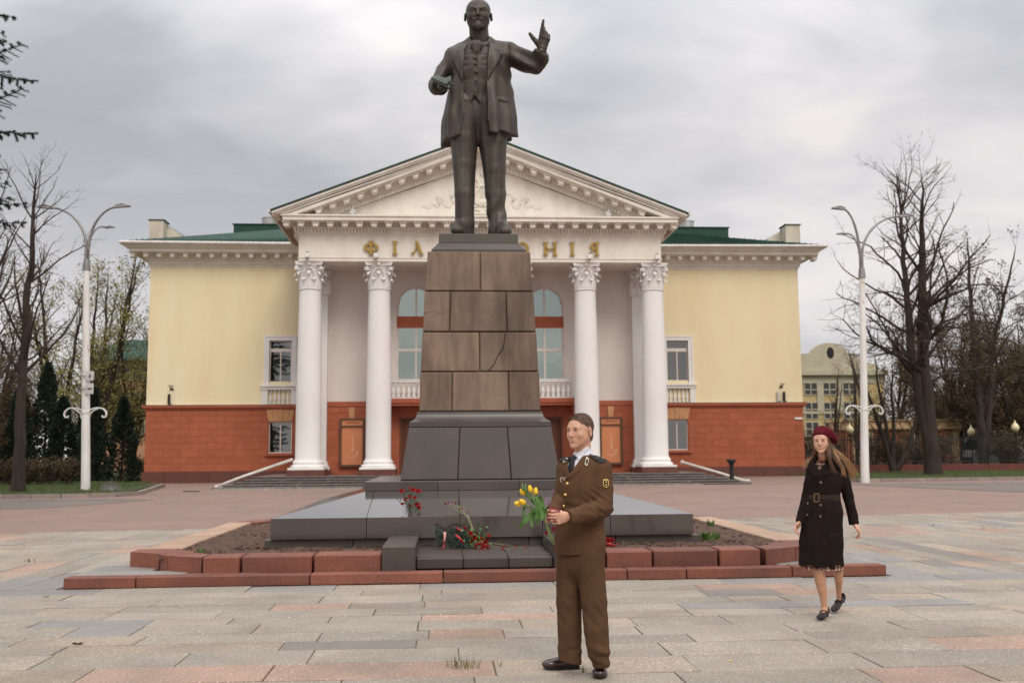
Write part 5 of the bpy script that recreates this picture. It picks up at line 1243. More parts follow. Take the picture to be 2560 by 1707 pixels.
# the big bare tree on the left lawn
Yl = 39.5; bl = Wv(40, 1136, Yl); bl[2] = zg(-17, Yl)+.08
f = Wv(52, 850, Yl)-bl; t = Wv(83, 400, Yl)-bl
two_stage('bare_tree', 'tall dark bare tree on the lawn at the left edge', bl, None, [(f, t, .24, 5.6)], .3, 27, dict(nb=[3.4, 2.8, 4.2], start=[.28, .12, .1], up=[0, .05, .04, .02], wob=[.02, .12, .16, .2], seg=[.6, .5, .38, .3]))
bl2 = Wv(-60, 1130, 42); bl2[2] = .15
two_stage('bare_tree', 'second bare tree half cut off by the left edge of the photo', bl2, None, [(Wv(-40, 800, 42)-bl2, Wv(-30, 420, 42)-bl2, .26, 7.0)], .3, 24, dict(nb=[2.8, 2.4, 3.2], start=[.25, .12, .1]))
# thujas: dark columns made of small sprays
def thuja(x, y, h, r, seed, lb=None):
    R = np.random.RandomState(seed); n = 5200; u = R.rand(n); z = h*(1-(1-u)**.6*1.0) if False else h*R.rand(n)**.85; rad = r*(1-(z/h))**.62*(.55+.5*R.rand(n)**.5); lob = 1+.16*np.sin(3*R.rand()*6+5*z)+0; th = R.rand(n)*2*PI
    c = np.stack([rad*np.cos(th)*lob, rad*np.sin(th)*lob, z+.1], 1); out = np.stack([np.cos(th), np.sin(th), np.full(n, .9)], 1); out += R.normal(0, .35, (n, 3)); out /= np.linalg.norm(out, axis=1, keepdims=True); sd = np.cross(out, R.normal(0, 1, (n, 3))); sd /= np.linalg.norm(sd, axis=1, keepdims=True); s = R.uniform(.06, .17, (n, 1))
    V = np.stack([c-sd*s*.4, c+sd*s*.4, c+out*s+sd*s*.12, c+out*s-sd*s*.12], 1).reshape(-1, 3); F = np.arange(4*n).reshape(n, 4)
    t = thing('thuja', 'dark green pointed thuja in the row left of the hall', 'conifer', (x, y, zg(max(-45, x), y)), 'row of dark thujas left of the hall'); raw_mesh('foliage', V, F, thuj, t)
    MB().tube([(x, y, zg(x, y)), (x, y, h*.9)], [.08, .02], 6).build('trunk', bark, t); return t
th = [thuja(-17.6, 52, 4.6, .85, 1), thuja(-19.3, 52.5, 4.2, .9, 2), thuja(-21.2, 52.0, 4.8, .9, 3)]
for i, (x, s) in enumerate(((-16.45, 1.02), (-18.5, .92), (-20.3, 1.05), (-22.3, .95), (-23.4, 1.0), (-24.6, .9), (-25.8, .98), (-27.0, .9))):
    c_ = copy_tree(th[i % 3]); c_.location = (x, 53+.5*(i % 2), .15); c_.scale = (s, s, s*(.9+.14*((i*7) % 3))); c_.rotation_euler = (0, 0, i*1.3)
# brown bushes
def bush(x, y, w_, h, seed, m_, lab_, grp=None, n=5000, sz=.05):
    R = np.random.RandomState(seed); segs = []; L = []
    for i in range(90):
        a = R.rand()*6.28; p = np.array([R.uniform(-w_/2, w_/2)*.8, R.uniform(-.4, .4), 0]); d = np.array([math.cos(a)*.4, math.sin(a)*.3, 1.]); grow(R, p, d/np.linalg.norm(d), .018, h*R.uniform(.6, 1.1), 1, 2, segs, dict(DEF, seg=[.3]*4, nb=[0, 5, 0], len=[.4, .5, .5]), L)
    t = thing('bush', lab_, 'bush', (x, y, zg(max(-45, min(45, x)), y)+.1), grp); V, F = tubes_mesh(np.array(segs), '', twig, t); raw_mesh('stems', V, F, twig, t)
    V, F = leaves_mesh(R, L, n, sz, .09); V[:, 2] = np.abs(V[:, 2]); raw_mesh('foliage', V, F, m_, t); return t
bu = bush(-18.4, 47.5, 3.6, 1.0, 2, bud2, 'low brown budding bush on the lawn below the thujas', 'low bushes left of the hall')
for i, (x, y) in enumerate(((-21.6, 47), (-24.9, 46.5), (-15.5, 56), (-28, 46))):
    c_ = copy_tree(bu); c_.location = (x, y, .2); c_.rotation_euler = (0, 0, 3.1*i)
bu2 = bush(24.0, 54.0, 3.4, 1.6, 6, bud2, 'bare brown bush behind the iron fence', 'bushes behind the iron fence')
for i, (x, y) in enumerate(((21.0, 56), (27.5, 56), (32, 55.5), (35.5, 56.5), (39, 56), (42.5, 56.5))):
    c_ = copy_tree(bu2); c_.location = (x, y, .25); c_.rotation_euler = (0, 0, 2.1*i); c_.scale = (1, 1, 1.2)
# spruce reaching in at the left edge
def spruce_tree(x, y, h, seed):
    R = np.random.RandomState(seed); segs = []; pos = []; dr = []
    z = 2.2
    while z < h-.3:
        for k in range(6):
            a = R.rand()*6.28; L = 2.4*R.uniform(.85, 1.1) if (10.1 < z < 10.6 or 11.3 < z < 11.8) else (1.95 if 7.2 < z < 8.6 else 1.35)*R.uniform(.8, 1); p = np.array([0, 0, z+R.uniform(-.2, .2)]); d = np.array([math.cos(a), math.sin(a), -.12]); n = int(L/.22)+1
            for i in range(n):
                d = d+np.array([0, 0, .03]); d /= np.linalg.norm(d); q = p+d*.22; segs.append((*p, *q, .03*(1-i/n)+.007, .03*(1-(i+1)/n)+.007, 1)); p = q
                for s_ in (-1, 1):
                    if i < 1: continue
                    sd = np.cross(d, [0, 0, 1])*s_*.85+d*.5+np.array([0, 0, R.uniform(-.55, .05)]); sd /= np.linalg.norm(sd); l2 = (L-i*.22)*.30*R.uniform(.5, 1.2)+.14; segs.append((*q, *(q+sd*l2), .008, .004, 2)); m_ = max(3, int(l2/.035))
                    for j in range(m_): pos.append(q+sd*l2*(j+.5)/m_); dr.append(sd)
                for j in range(3): pos.append(q-d*.07*j); dr.append(d)
        z += .45
    pos = np.array(pos); dr = np.array(dr); rep = 11; P = np.repeat(pos, rep, 0); D = np.repeat(dr, rep, 0); n = len(P); s = R.normal(0, 1, (n, 3)); s -= D*(s*D).sum(1, keepdims=True); s /= np.linalg.norm(s, axis=1, keepdims=True)+1e-9
    tip = P+(D*.6+s)*R.uniform(.04, .085, (n, 1)); w_ = np.cross(D, s)*.009; V = np.stack([P-w_, P+w_, tip], 1).reshape(-1, 3); F = np.arange(3*n).reshape(n, 3)
    t = thing('spruce_tree', 'spruce at the upper left edge of which only dark branch tips reach into the sky', 'conifer', (x, y, 0)); raw_mesh('needles', V, F, spr, t)
    S = np.array(segs); V, F = tubes_mesh(S, '', bark, t); raw_mesh('branches', V, F, bark, t)
    MB().tube([(x, y, 0), (x, y, h*.5), (x, y, h)], [.24, .14, .02], 8).build('trunk', bark, t); return t
sp_ = spruce_tree(-12.9, 26.0, 16.0, 8)
# ------------------------------------------------------------------ lamp posts, fence, far buildings, cars
whp = mat('white_painted_steel', (.76, .75, .72), (.66, .64, .60), scale=2.5, rough=.5, bump=.001, stretch=(1, 1, .4), speck=(7, .68, .74, (.35, .18, .09)))
steel = mat('grey_steel', (.30, .29, .29), (.22, .21, .21), scale=3, rough=.45, metal=.5)
def lamp_post(base, lean, label, arms, scrolls=True, zg_=0):
    bx, by, bz = base; t = thing('street_lamp', label, 'street lamp', base, 'tall white twin-armed street lamps'); top = Vector((bx+lean, by, 8.85)); B0 = Vector(base)
    MB().tube([B0-Vector((0, 0, .05)), B0+Vector((0, 0, .5)), B0.lerp(top, .5), top], [.178, .172, .15, .118], 20).build('pole', whp, t, smooth=.8)
    MB().tube([top-Vector((0, 0, .02)), top+Vector((0, 0, .1)), top+Vector((0, 0, .42))], [.15, .15, .12], 12).build('collar', steel, t, smooth=.6)
    for (dx, dz, dy, hs) in arms:
        mb = MB(); p0 = top+Vector((.04 if dx > 0 else -.04, 0, .3)); pts = [p0]; n = 12
        for i in range(n+1):
            u = i/n; x = dx*(.10+.90*u**1.7) if False else dx*(1-math.cos(u*PI/2))*1.0; z = .85+(dz-.85)*math.sin(u*PI/2)*1.0
            pts.append(top+Vector((x*.97+(.04 if dx > 0 else -.04), dy*u*u, z)))
        mb.tube(pts, [.062]*4+[.055]*4+[.045]*(len(pts)-8), 8); mb.build('arm', steel, t, smooth=.8)
        e = pts[-1]; s = 1 if dx > 0 else -1; q = MB(); 
        q.add([e+Vector(v)*hs for v in [(-s*.10, -.07, -.05), (s*.50, -.12, .02), (s*.50, .12, .02), (-s*.10, .07, -.05), (-s*.10, -.06, .06), (s*.16, -.10, .13), (s*.48, -.08, .08), (s*.48, .08, .08), (s*.16, .10, .13), (-s*.10, .06, .06)]],
              [(0, 3, 2, 1), (0, 1, 6, 5, 4), (2, 3, 9, 8, 7), (4, 5, 8, 9), (5, 6, 7, 8), (1, 2, 7, 6), (0, 4, 9, 3)]); q.build('lamp_head', steel, t)
    z0 = 3.28
    for s in (-1, 1):
        mb = MB(); c = B0.lerp(top, (z0-bz)/(8.85-bz)); P = lambda x, z: c+Vector((s*(.15+x), 0, z))
        crv = [(.0, .02), (.18, .09), (.36, .11), (.52, .07), (.63, -.04), (.66, -.16), (.61, -.26), (.52, -.27), (.49, -.20)]
        mb.ribbon([P(*q) for q in crv], (0, 1, 0), .10, .045); mb.ribbon([P(.0, -.30), P(.04, -.12), P(.16, .0), (P(.34, .08))], (0, 1, 0), .08, .035); mb.tube([P(-.02, -.34), P(-.02, .06)], .03, 6)
        mb.build('scroll_bracket', whp, t, smooth=.8)
    c = B0.lerp(top, (z0-bz)/(8.85-bz)); MB().tube([c-Vector((0, 0, .10)), c-Vector((0, 0, .04))], .185, 16).build('clamp_band', whp, t)
    return t
Lp = lamp_post((-13.92, 40.5, .02), -.28, 'tall white street lamp at the left with two small signs on it', [(1.18, 2.52, -.2, 1), (-1.62, 2.55, .2, 1), (.32, 1.98, 1.2, .6)])
Rp = lamp_post((17.62, 41.6, .17), .26, 'tall white street lamp at the right in front of the bare trees', [(-.76, 2.95, -.2, 1), (2.0, 2.75, .2, 1), (-.22, 2.15, 1.2, .6)])
# re-stand: place foot exactly where the photograph shows it
signm = mat('white_sign_plate', (.55, .54, .52), (.46, .45, .43), scale=3, rough=.6)
for z, h, s_, lb in ((4.62, .36, '↑', 'upper'), (4.12, .42, 'P 5 м', 'lower')):
    t = thing('road_sign_plate', 'small weathered white sign, %s of the two on the left lamp post' % lb, 'sign', (-13.80, 40.3, z), 'sign plates on the left lamp post')
    MB().box(-14.0, -13.68, 40.27, 40.285, z-h/2, z+h/2).build('plate', signm, t); MB().box(-13.985, -13.695, 40.262, 40.27, z-h/2+.015, z+h/2-.015).build('plate_face', signm, t)
    mk = MB()
    if lb == 'upper': mk.prism([(-13.86, z-.10), (-13.82, z-.08), (-13.78, z+.0), (-13.82, z+.04), (-13.835, z+.12), (-13.86, z+.0)], 40.256, 40.262)
    else: mk.box(-13.94, -13.925, 40.256, 40.262, z-.05, z+.08); mk.box(-13.89, -13.74, 40.256, 40.262, z-.035, z+.03)
    mk.build('faded_marking', inkd, t)
    MB().tube([(-14.18, 40.3, z), (-13.9, 40.29, z)], .02, 6).build('sign_bracket', steel, t)
# metal fan sculpture
fanm = mat('dull_metal_strips', (.40, .38, .38), (.28, .26, .26), scale=6, rough=.45, metal=.5)
fx, fy = -12.55, 39.3
t = thing('fan_sculpture', 'low fan-shaped metal ornament beside the left lamp post', 'ornament', (fx, fy, .08)); 
for k in range(2):
    for i in range(13 if k == 0 else 9):
        n_ = 12 if k == 0 else 8; a = math.radians(14+152*i/n_); L = .46 if k == 0 else .34; y = fy+(.0 if k == 0 else -.07); d = Vector((math.cos(a), 0, math.sin(a))); c = Vector((fx, y, .10))
        MB().ribbon([c+d*.10, c+d*L*.7, c+d*L+Vector((0, -.05, 0))], (-d.z, 0, d.x), [.025, .055, .045], .006).build('metal_strip', fanm, t)
MB().box(fx-.16, fx+.16, fy-.12, fy+.06, .03, .14).build('foot', steel, t)
# park fence on the right
fencebase = mat('red_fence_base', (.16, .045, .035), (.12, .038, .03), scale=3, rough=.8)
fc = thing('iron_fence', 'black iron railing on a low dark red wall along the right lawn', 'fence', (19.8, 52.2, .3))
x = 18.75
while x < 46: e = x+2.0; MB().bbox(x+.005, e-.005, 52.0, 52.4, .1, .72, .01).build('base_panel', fencebase, fc); x = e
MB().box(18.75, 46, 52.17, 52.20, .86, .90).build('lower_rail', ironm, fc); MB().box(18.75, 46, 52.17, 52.20, 2.02, 2.06).build('upper_rail', ironm, fc)
bar = None; x = 18.9; i = 0
while x < 46 and i < 190:
    tall = i % 5 == 0; mb = MB(); w_ = .022 if tall else .012; mb.box(x-w_, x+w_, 52.185-w_, 52.185+w_, .72, 2.35 if tall else 2.16)
    mb.add([(x-.035, 52.185, 2.35 if tall else 2.16), (x+.035, 52.185, 2.35 if tall else 2.16), (x, 52.185, 2.56 if tall else 2.30), (x, 52.22, 2.22), (x, 52.15, 2.22)], [(0, 1, 2), (0, 2, 3), (1, 2, 3), (0, 4, 2), (1, 4, 2)])
    if not tall: mb.ball((x, 52.185, 1.12), .04, 6, 4)
    mb.build('fence_post' if tall else 'fence_bar', ironm, fc); x += .145; i += 1
# globe park lamps
globe = mat('cream_globe', (.75, .66, .40), (.66, .58, .36), scale=3, rough=.35)
for (u, v, Y, lb) in ((1952, 988, 56, 'left of the right lamp post'), (2231, 993, 57, 'right of the thick leaning trunk'), (2332, 983, 54, 'nearest the right edge')):
    p = Wv(u, v, Y); t = thing('park_lamp', 'black park lamp with a pointed cream globe, '+lb, 'park lamp', (p[0], Y, .3), 'park lamps behind the iron fence')
    MB().lathe((p[0], Y, p[2]), [(.07, -.22), (.19, -.08), (.22, .03), (.17, .17), (.08, .27), (.03, .36), (.01, .46)], 14).build('globe', globe, t, smooth=True); MB().lathe((p[0], Y, 0), [(.10, .2), (.07, .6), (.045, .8), (.035, p[2]-.35), (.10, p[2]-.24)], 10).build('post', ironm, t, smooth=.6)
# orange gate pavilion
pav = thing('park_pavilion', 'orange and cream pavilion behind the iron fence', 'building', (31, 66, .3)); Y = 66
P = lambda u, v: Wv(u, v, Y)
x0, x1 = P(1958, 1000)[0], P(2205, 1000)[0]; zt = P(2100, 966)[2]; zc = P(2100, 985)[2]
mb = MB(); mb.box(x0, x1, Y, Y+4, .2, zc); mb.build('wall', mat('orange_wall', (.50, .17, .07), (.42, .14, .06), scale=2, rough=.85), pav)
cr2 = mat('sandy_trim', (.62, .44, .26), (.52, .37, .22), scale=2, rough=.85)
mb = MB(); mb.box(x0-.25, x1+.25, Y-.3, Y+4.3, zc, zc+.12); mb.box(x0-.05, x1+.05, Y-.08, Y+4, zc+.12, zt); mb.box(x0-.15, x1+.15, Y-.18, Y+4.2, zt, zt+.08); mb.build('parapet', cr2, pav)
for x in (x0, x0+.95, x0+3.9, x1-.55): MB().box(x, x+.42, Y-.12, Y+.02, .3, zc).build('pilaster', cr2, pav)
MB().box(x0, x1, Y-.16, Y+.02, .2, .75).build('plinth', mat('pink_plinth', (.42, .22, .17), rough=.9), pav)
# yellow apartment house far right
apt = thing('apartment_house', 'pale yellow ornate apartment house seen past the right corner of the hall', 'building', (36, 92, .3)); Y = 92
ya = mat('aged_yellow_wall', (.52, .40, .19), (.45, .35, .18), scale=.8, rough=.9); yw_ = mat('aged_cream_trim', (.47, .42, .31), (.40, .36, .27), scale=1, rough=.9)
x0, x1 = P(1700, 1000)[0], P(2035, 1000)[0]; z = lambda v: Wv(1900, v, Y)[2]
MB().box(x0, x1, Y, Y+10, .2, z(862)).build('wall', ya, apt)
MB().box(x0-.4, x1+.3, Y-.5, Y+10, z(862), z(851)).box(x0, x1+.1, Y-.1, Y+.4, z(880), z(862)).build('cornice', yw_, apt)
MB().box(x0, x1, Y-.12, Y, z(1003), z(1000)).box(x0, x1, Y-.12, Y, z(950), z(944)).build('string_course', yw_, apt)
cx_ = Wv(1905, 830, Y)[0]; zc = z(851); 
pts = [(cx_-3.3, zc), (cx_+4.6, zc), (cx_+4.6, zc+.5), (cx_+3.3, zc+.8), (cx_+2.3, zc+1.6)]+[(cx_+.0+1.7*math.cos(a), zc+1.6+1.0*math.sin(a)) for a in np.linspace(0, PI, 10)]+[(cx_-2.3, zc+1.6), (cx_-3.3, zc+1.5)]
gb = MB(); gb.prism(pts, Y-.2, Y+.6); gb.prism([(x0, zc), (cx_-2.5, zc), (cx_-2.5, zc+1.55), (x0, zc+1.4)], Y+.2, Y+.7); gbl = gb.build('gable', yw_, apt)
MB().ball((cx_+.05, Y-.2, zc+1.65), (.36, .08, .55), 12, 6).build('oval_window', dark, gbl)
MB().add([(x0-.5, Y+.3, zc+.2), (cx_-2, Y+.3, zc+.2), (cx_-2, Y+5, zc+2.6), (x0-.5, Y+5, zc+2.6)], [(0, 1, 2, 3)]).build('roof', mat('grey_sheet_roof', (.14, .15, .16), (.11, .12, .13), scale=1, rough=.95, spec=.1), apt)
for u in (1862, 1905, 1950):
    for (va, vb) in ((880, 905), (925, 960), (970, 998), (1030, 1062)):
        x = Wv(u, 900, Y)[0]; w_ = .55; wd_ = MB(); wd_.box(x-w_-.1, x+w_+.1, Y-.08, Y+.1, z(vb)-.1, z(va)+.1); wf = wd_.build('window', yw_, apt); MB().box(x-w_, x+w_, Y-.1, Y-.07, z(vb), z(va)).build('pane', mat('far_dark_glass', (.06, .065, .07), rough=.15), wf)
        MB().box(x-.05, x+.05, Y-.13, Y-.09, z(vb), z(va)).box(x-w_, x+w_, Y-.13, Y-.09, z(va)-.65, z(va)-.55).build('glazing_bar', yw_, wf)
for u in (1883, 1928): MB().box(Wv(u, 900, Y)[0]-.3, Wv(u, 900, Y)[0]+.3, Y-.15, Y+.05, z(944), z(880)).build('pilaster', yw_, apt)
# orange house with green roof far left
hs = thing('green_roofed_house', 'orange house with a green roof behind the trees at left', 'building', (-26, 84, .3)); Y = 84
L_ = lambda u, v: Wv(u, v, Y); x0, x1 = L_(212, 850)[0], L_(420, 850)[0]; z = lambda v: L_(270, v)[2]
MB().box(x0, x1, Y, Y+9, .2, z(826)).build('wall', mat('faded_orange_wall', (.44, .24, .14), (.38, .2, .12), scale=1, rough=.9), hs)
MB().add([(x0-.6, Y-.7, z(828)), (x1, Y-.7, z(828)), (x1, Y+4, z(768)), (x0+.9, Y+4, z(768)), (x0-.6, Y+9, z(828))], [(0, 1, 2, 3), (0, 3, 4)]).box(x0-.6, x1, Y-.75, Y-.6, z(830), z(826)).build('roof', roofg, hs)
for u in (243, 283, 321, 360):
    for (va, vb) in ((840, 872), (905, 935), (965, 995)):
        x = L_(u, 850)[0]; wf = MB().box(x-.62, x+.62, Y-.08, Y+.05, z(vb)-.1, z(va)+.1).build('window', yw_, hs); MB().box(x-.5, x+.5, Y-.1, Y-.07, z(vb), z(va)).build('pane', mat('far_dark_glass', (.06, .065, .07), rough=.15), wf)
# vehicles far off
def van(x, y, L, h, m_, label, rz=0, car=False):
    t = thing('parked_car' if car else 'parked_van', label, 'car' if car else 'van', (x, y, .2)); w2 = .9
    if car: prof = [(-L/2, .35), (-L/2, .75), (-L/2+.9, .85), (-L/2+1.4, h), (L/2-1.1, h), (L/2-.3, .9), (L/2, .8), (L/2, .35)]
    else: prof = [(-L/2, .35), (-L/2, 1.0), (-L/2+.5, 1.15), (-L/2+1.2, h-.05), (-L/2+1.6, h), (L/2-.1, h), (L/2, h-.3), (L/2, .35)]
    MB().prism([(x+a, .2+b) for a, b in prof], y, y+1.8).build('body', m_, t)
    gl = mat('car_glass', (.03, .035, .04), rough=.1, spec=.8); 
    if car: MB().prism([(x-L/2+1.05, 1.1), (x-L/2+1.5, .15+h), (x+L/2-1.15, .15+h), (x+L/2-.55, 1.15)], y-.015, y).build('side_window', gl, t)
    else: MB().prism([(x-L/2+.75, 1.45), (x-L/2+1.3, h), (x-L/2+2.3, h), (x-L/2+2.3, 1.45)], y-.015, y).build('side_window', gl, t)
    ty = mat('tyre_rubber', (.02, .02, .02), rough=.8)
    for a in (-L/2+.8, L/2-.8):
        wv_ = MB(); wv_.tube([(x+a, y-.03, .52), (x+a, y+.2, .52)], .32, 16); wo = wv_.build('wheel', ty, t); MB().tube([(x+a, y-.045, .52), (x+a, y-.03, .52)], .18, 12).build('rim', steel, wo)
whc = mat('white_car_paint', (.70, .70, .70), rough=.3, coat=.5); gyc = mat('silver_car_paint', (.35, .36, .37), rough=.3, metal=.5)
p = Wv(2222, 1062, 68); van(p[0]+1.2, 68, 4.6, 2.3, whc, 'white van parked beyond the iron fence'); p = Wv(2305, 1062, 66); van(p[0], 66, 4.2, 1.35, gyc, 'silver car parked beyond the iron fence near the right edge', car=True)
p = Wv(12, 1060, 70); van(p[0], 70, 4.2, 1.45, whc, 'white car beyond the left lawn behind the trunk', car=True)
# grass tufts between the slabs and blades on the lawns
dryg = mat('dry_grass', (.17, .16, .06), (.11, .13, .04), scale=20, rough=.8)
for (u, v, n, h, sp, lb) in ((1065, 1531, 60, .085, .13, 'row of grass blades in a joint in front of the soldier'), (1148, 1530, 5, .06, .012, 'single short grass blade in a joint left of the soldier'), (66, 1290, 26, .07, .10, 'dry grass tuft on the far left paving'), (103, 1372, 14, .05, .04, 'small grass tuft left of the lower red kerb'), (332, 1352, 12, .04, .05, 'small tuft of grass at the foot of the lower red kerb'), (2139, 1209, 12, .10, .09, 'grass tuft on the paving right of the woman'), (2308, 1213, 8, .09, .06, 'small grass tuft far right on the paving'), (2457/1.0884, 1323/1.0884, 8, .10, .04, 'upright grass tuft near the right edge'), (1340, 1545, 10, .07, .02, 'thin grass blades between the shoes of the soldier'), (430, 1244, 20, .12, .16, 'grass growing along the left bed kerb')):
    p = Gv(u, v, 0); tuft('grass_tuft', lb, p[0], p[1], -.01, n, h, sp, dryg, 'grass tufts in the paving joints', .005, 'grass', .35)
lf = mat('dry_leaf', (.12, .04, .02), rough=.8); p = Gv(178, 1480); mb = MB()
for i in range(5): a = i*1.2; mb.add([(p[0]+.02*i-.05, p[1], .005), (p[0]+.03*math.cos(a), p[1]+.03*math.sin(a), .02), (p[0]+.06*math.cos(a+.5), p[1]+.03*math.sin(a+.5), .012), (p[0]+.03*math.cos(a+1), p[1]+.03, .004)], [(0, 1, 2, 3)])
tag(mb.build('dry_leaf', lf), 'crumpled brown leaf on the paving at lower left', 'leaf')
gb_ = []; R_ = np.random.RandomState(5); n = 26000; xs_ = np.where(R_.rand(n) < .5, R_.uniform(-34, -11.6, n), R_.uniform(17.4, 46, n)); ys_ = np.where(xs_ < 0, R_.uniform(36.9, 50, n), R_.uniform(42.7, 52, n)); ok = (xs_ > 0) | (xs_ < -11.9-(ys_-37)*.15); xs_, ys_ = xs_[ok], ys_[ok]; n = len(xs_)
z0 = np.array([zg(a, b) for a, b in zip(xs_, ys_)])+.10; h = R_.uniform(.04, .12, n); dx = R_.normal(0, .03, n); V = np.stack([np.stack([xs_-.012, ys_, z0], 1), np.stack([xs_+.012, ys_, z0], 1), np.stack([xs_+dx, ys_+R_.normal(0, .02, n), z0+h], 1)], 1).reshape(-1, 3)
tag(raw_mesh('grass', V, np.arange(3*n).reshape(n, 3), mat('grass_blades', (.05, .085, .018), (.08, .10, .025), scale=3, rough=.8)), 'short spring grass on the two lawns', 'grass', kind='stuff')
# ------------------------------------------------------------------ figures
def Rz(a): return np.array([[math.cos(a), -math.sin(a), 0], [math.sin(a), math.cos(a), 0], [0, 0, 1]])
def Rx(a): return np.array([[1, 0, 0], [0, math.cos(a), -math.sin(a)], [0, math.sin(a), math.cos(a)]])
def Ry(a): return np.array([[math.cos(a), 0, math.sin(a)], [0, 1, 0], [-math.sin(a), 0, math.cos(a)]])
def MM(R): return Matrix([list(map(float, r)) for r in R])
class Frame:
    def __init__(s, c, R, k=1.0): s.c = np.array(c, float); s.R = R; s.k = k
    def __call__(s, x, y, z): return s.c+s.R @ (np.array([x, y, z])*s.k)
    def loc(s, x, y, z):
        px, py, pz = x-s.c[0], y-s.c[1], z-s.c[2]; R = s.R
        return ((R[0, 0]*px+R[1, 0]*py+R[2, 0]*pz)/s.k, (R[0, 1]*px+R[1, 1]*py+R[2, 1]*pz)/s.k, (R[0, 2]*px+R[1, 2]*py+R[2, 2]*pz)/s.k)
def sculpt_head(V, f, female=False, neck_to=None, neck_r=.056, smile=False, stern=False, w=None):
    k = f.k; E_ = lambda c, r, q=.02, rot=None, mode='u': V.ell(f(*c), tuple(a*k for a in r), MM(f.R if rot is None else f.R @ rot), q*k, mode)
    Cn = lambda a, b, ra, rb, q=.02, mode='u': V.cone(f(*a), f(*b), ra*k, rb*k, q*k, None, mode)
    w = w or (.95 if female else 1.0)
    E_((0, .020, .036), (.076*w, .096, .084), .0); E_((0, -.028, .012), (.064*w, .066, .075), .03)
    E_((0, -.040, -.040), (.052*w, .048, .060), .03)
    E_((0, -.018, -.038), (.062*w, .050, .048), .03)
    for s in (-1, 1):
        Cn((s*.047*w, .000, -.045), (s*.018*w, -.060, -(.092 if not female else .088)), .018, .016, .03); E_((s*.040*w, -.062, -.024), (.019, .013, .016), .025)
        female or (E_((s*.080*w, .014, -.008), (.0085, .019, .032), .006, Rz(s*.45)@Rx(-.15)), E_((s*.0875*w, .008, -.006), (.005, .010, .019), .003, Rz(s*.45), 's'))
    E_((0, -.076, -.100), (.021*w, .015, .016), .018)
    Cn((-.040, -.078, .024), (.040, -.078, .024), .0095 if not female else .006, .0095 if not female else .006, .016)
    for s in (-1, 1): E_((s*.031, -.094, .003), (.019, .013, .0115), .010, None, 's')
    for s in (-1, 1): E_((s*.031, -.0725, .003), (.0165, .0135, .0135), .004); Cn((s*.031-.013, -.0835, .0078), (s*.031+.013, -.0825, .0078), .0048, .0048, .004); Cn((s*.031-.012, -.0805, -.0058), (s*.031+.012, -.0800, -.0058), .0038, .0038, .004)
    Cn((0, -.086, .012), (0, -.108, -.026), .0075, .0100 if not female else .0085, .010); 
    for s in (-1, 1): E_((s*.0105, -.098, -.031), (.0075, .010, .007), .006)
    E_((0, -.068, -.062), (.030, .021, .021), .02)
    E_((0, -.0875, -.0555), (.025 if not smile else .028, .006, .0040), .005); E_((0, -.0860, -.0660), (.018, .0065, .0048), .005)
    Cn((-.023, -.0890, -.0605+(.003 if smile else 0)), (0, -.0940, -.0612), .0014, .0016, .002, 's'); Cn((.023, -.0890, -.0605+(.003 if smile else 0)), (0, -.0940, -.0612), .0014, .0016, .002, 's')
    if smile:
        for s in (-1, 1): E_((s*.036, -.078, -.044), (.012, .010, .013), .012)
    E_((0, -.090, -.079), (.014, .006, .004), .008, None, 's')
    if neck_to is not None: V.cone(f(0, .022, -.055), neck_to, neck_r*k, neck_r*1.05*k, .025*k)
def face_parts(f, par, iris, brow, lip=None, female=False, smile=False):
    k = f.k; ws = 1.18 if smile else 1.08; up_ = .0035 if smile else 0
    for s in (-1, 1):
        mb = MB(); mb.ball(f(s*.031, -.0745, .0025), .0128*k, 12, 8); e = mb.build('eye', eyew, par, smooth=True)
        d = f.R @ np.array([0, -1, 0]); m2 = MB(); m2.ball(f(s*.031-.001, -.0828, .0018), (.0054*k,)*3, 10, 6); m2.build('iris', iris, e, smooth=True)
        m3 = MB(); pts = [f(s*.031-.0165, -.0855, .0035), f(s*.031-.008, -.0895, .0105), f(s*.031+.004, -.0900, .0112), f(s*.031+.0155, -.0850, .0055)]; m3.tube(pts, [.0007*k, .0017*k, .0017*k, .0007*k] if not female else [.0010*k, .0026*k, .0026*k, .0012*k], 6); m3.build('eyelash', lashm, e)
        m4 = MB(); o = s; pts = [f(s*.012, -.0905, .0205), f(s*.024, -.0915, .0250), f(s*.037, -.0895, .0262), f(s*.049, -.0815, .0225)]; m4.tube(pts, [.0030*k, .0036*k, .0030*k, .0014*k] if not female else [.0024*k, .0026*k, .0020*k, .0010*k], 6); m4.build('eyebrow', brow, par, smooth=True)
    if lip:
        for z, r in ((-.0560, .0036), (-.0664, .0046)):
            m5 = MB(); m5.tube([f(-.0235*ws, -.0825, -.0592+up_), f(-.012*ws, -.0895, z), f(0, -.0915, z), f(.012*ws, -.0895, z), f(.0235*ws, -.0825, -.0592+up_)], [.0008*k, r*.75*k, r*.9*k, r*.75*k, .0008*k], 8); m5.build('lip', lip, par, smooth=True)
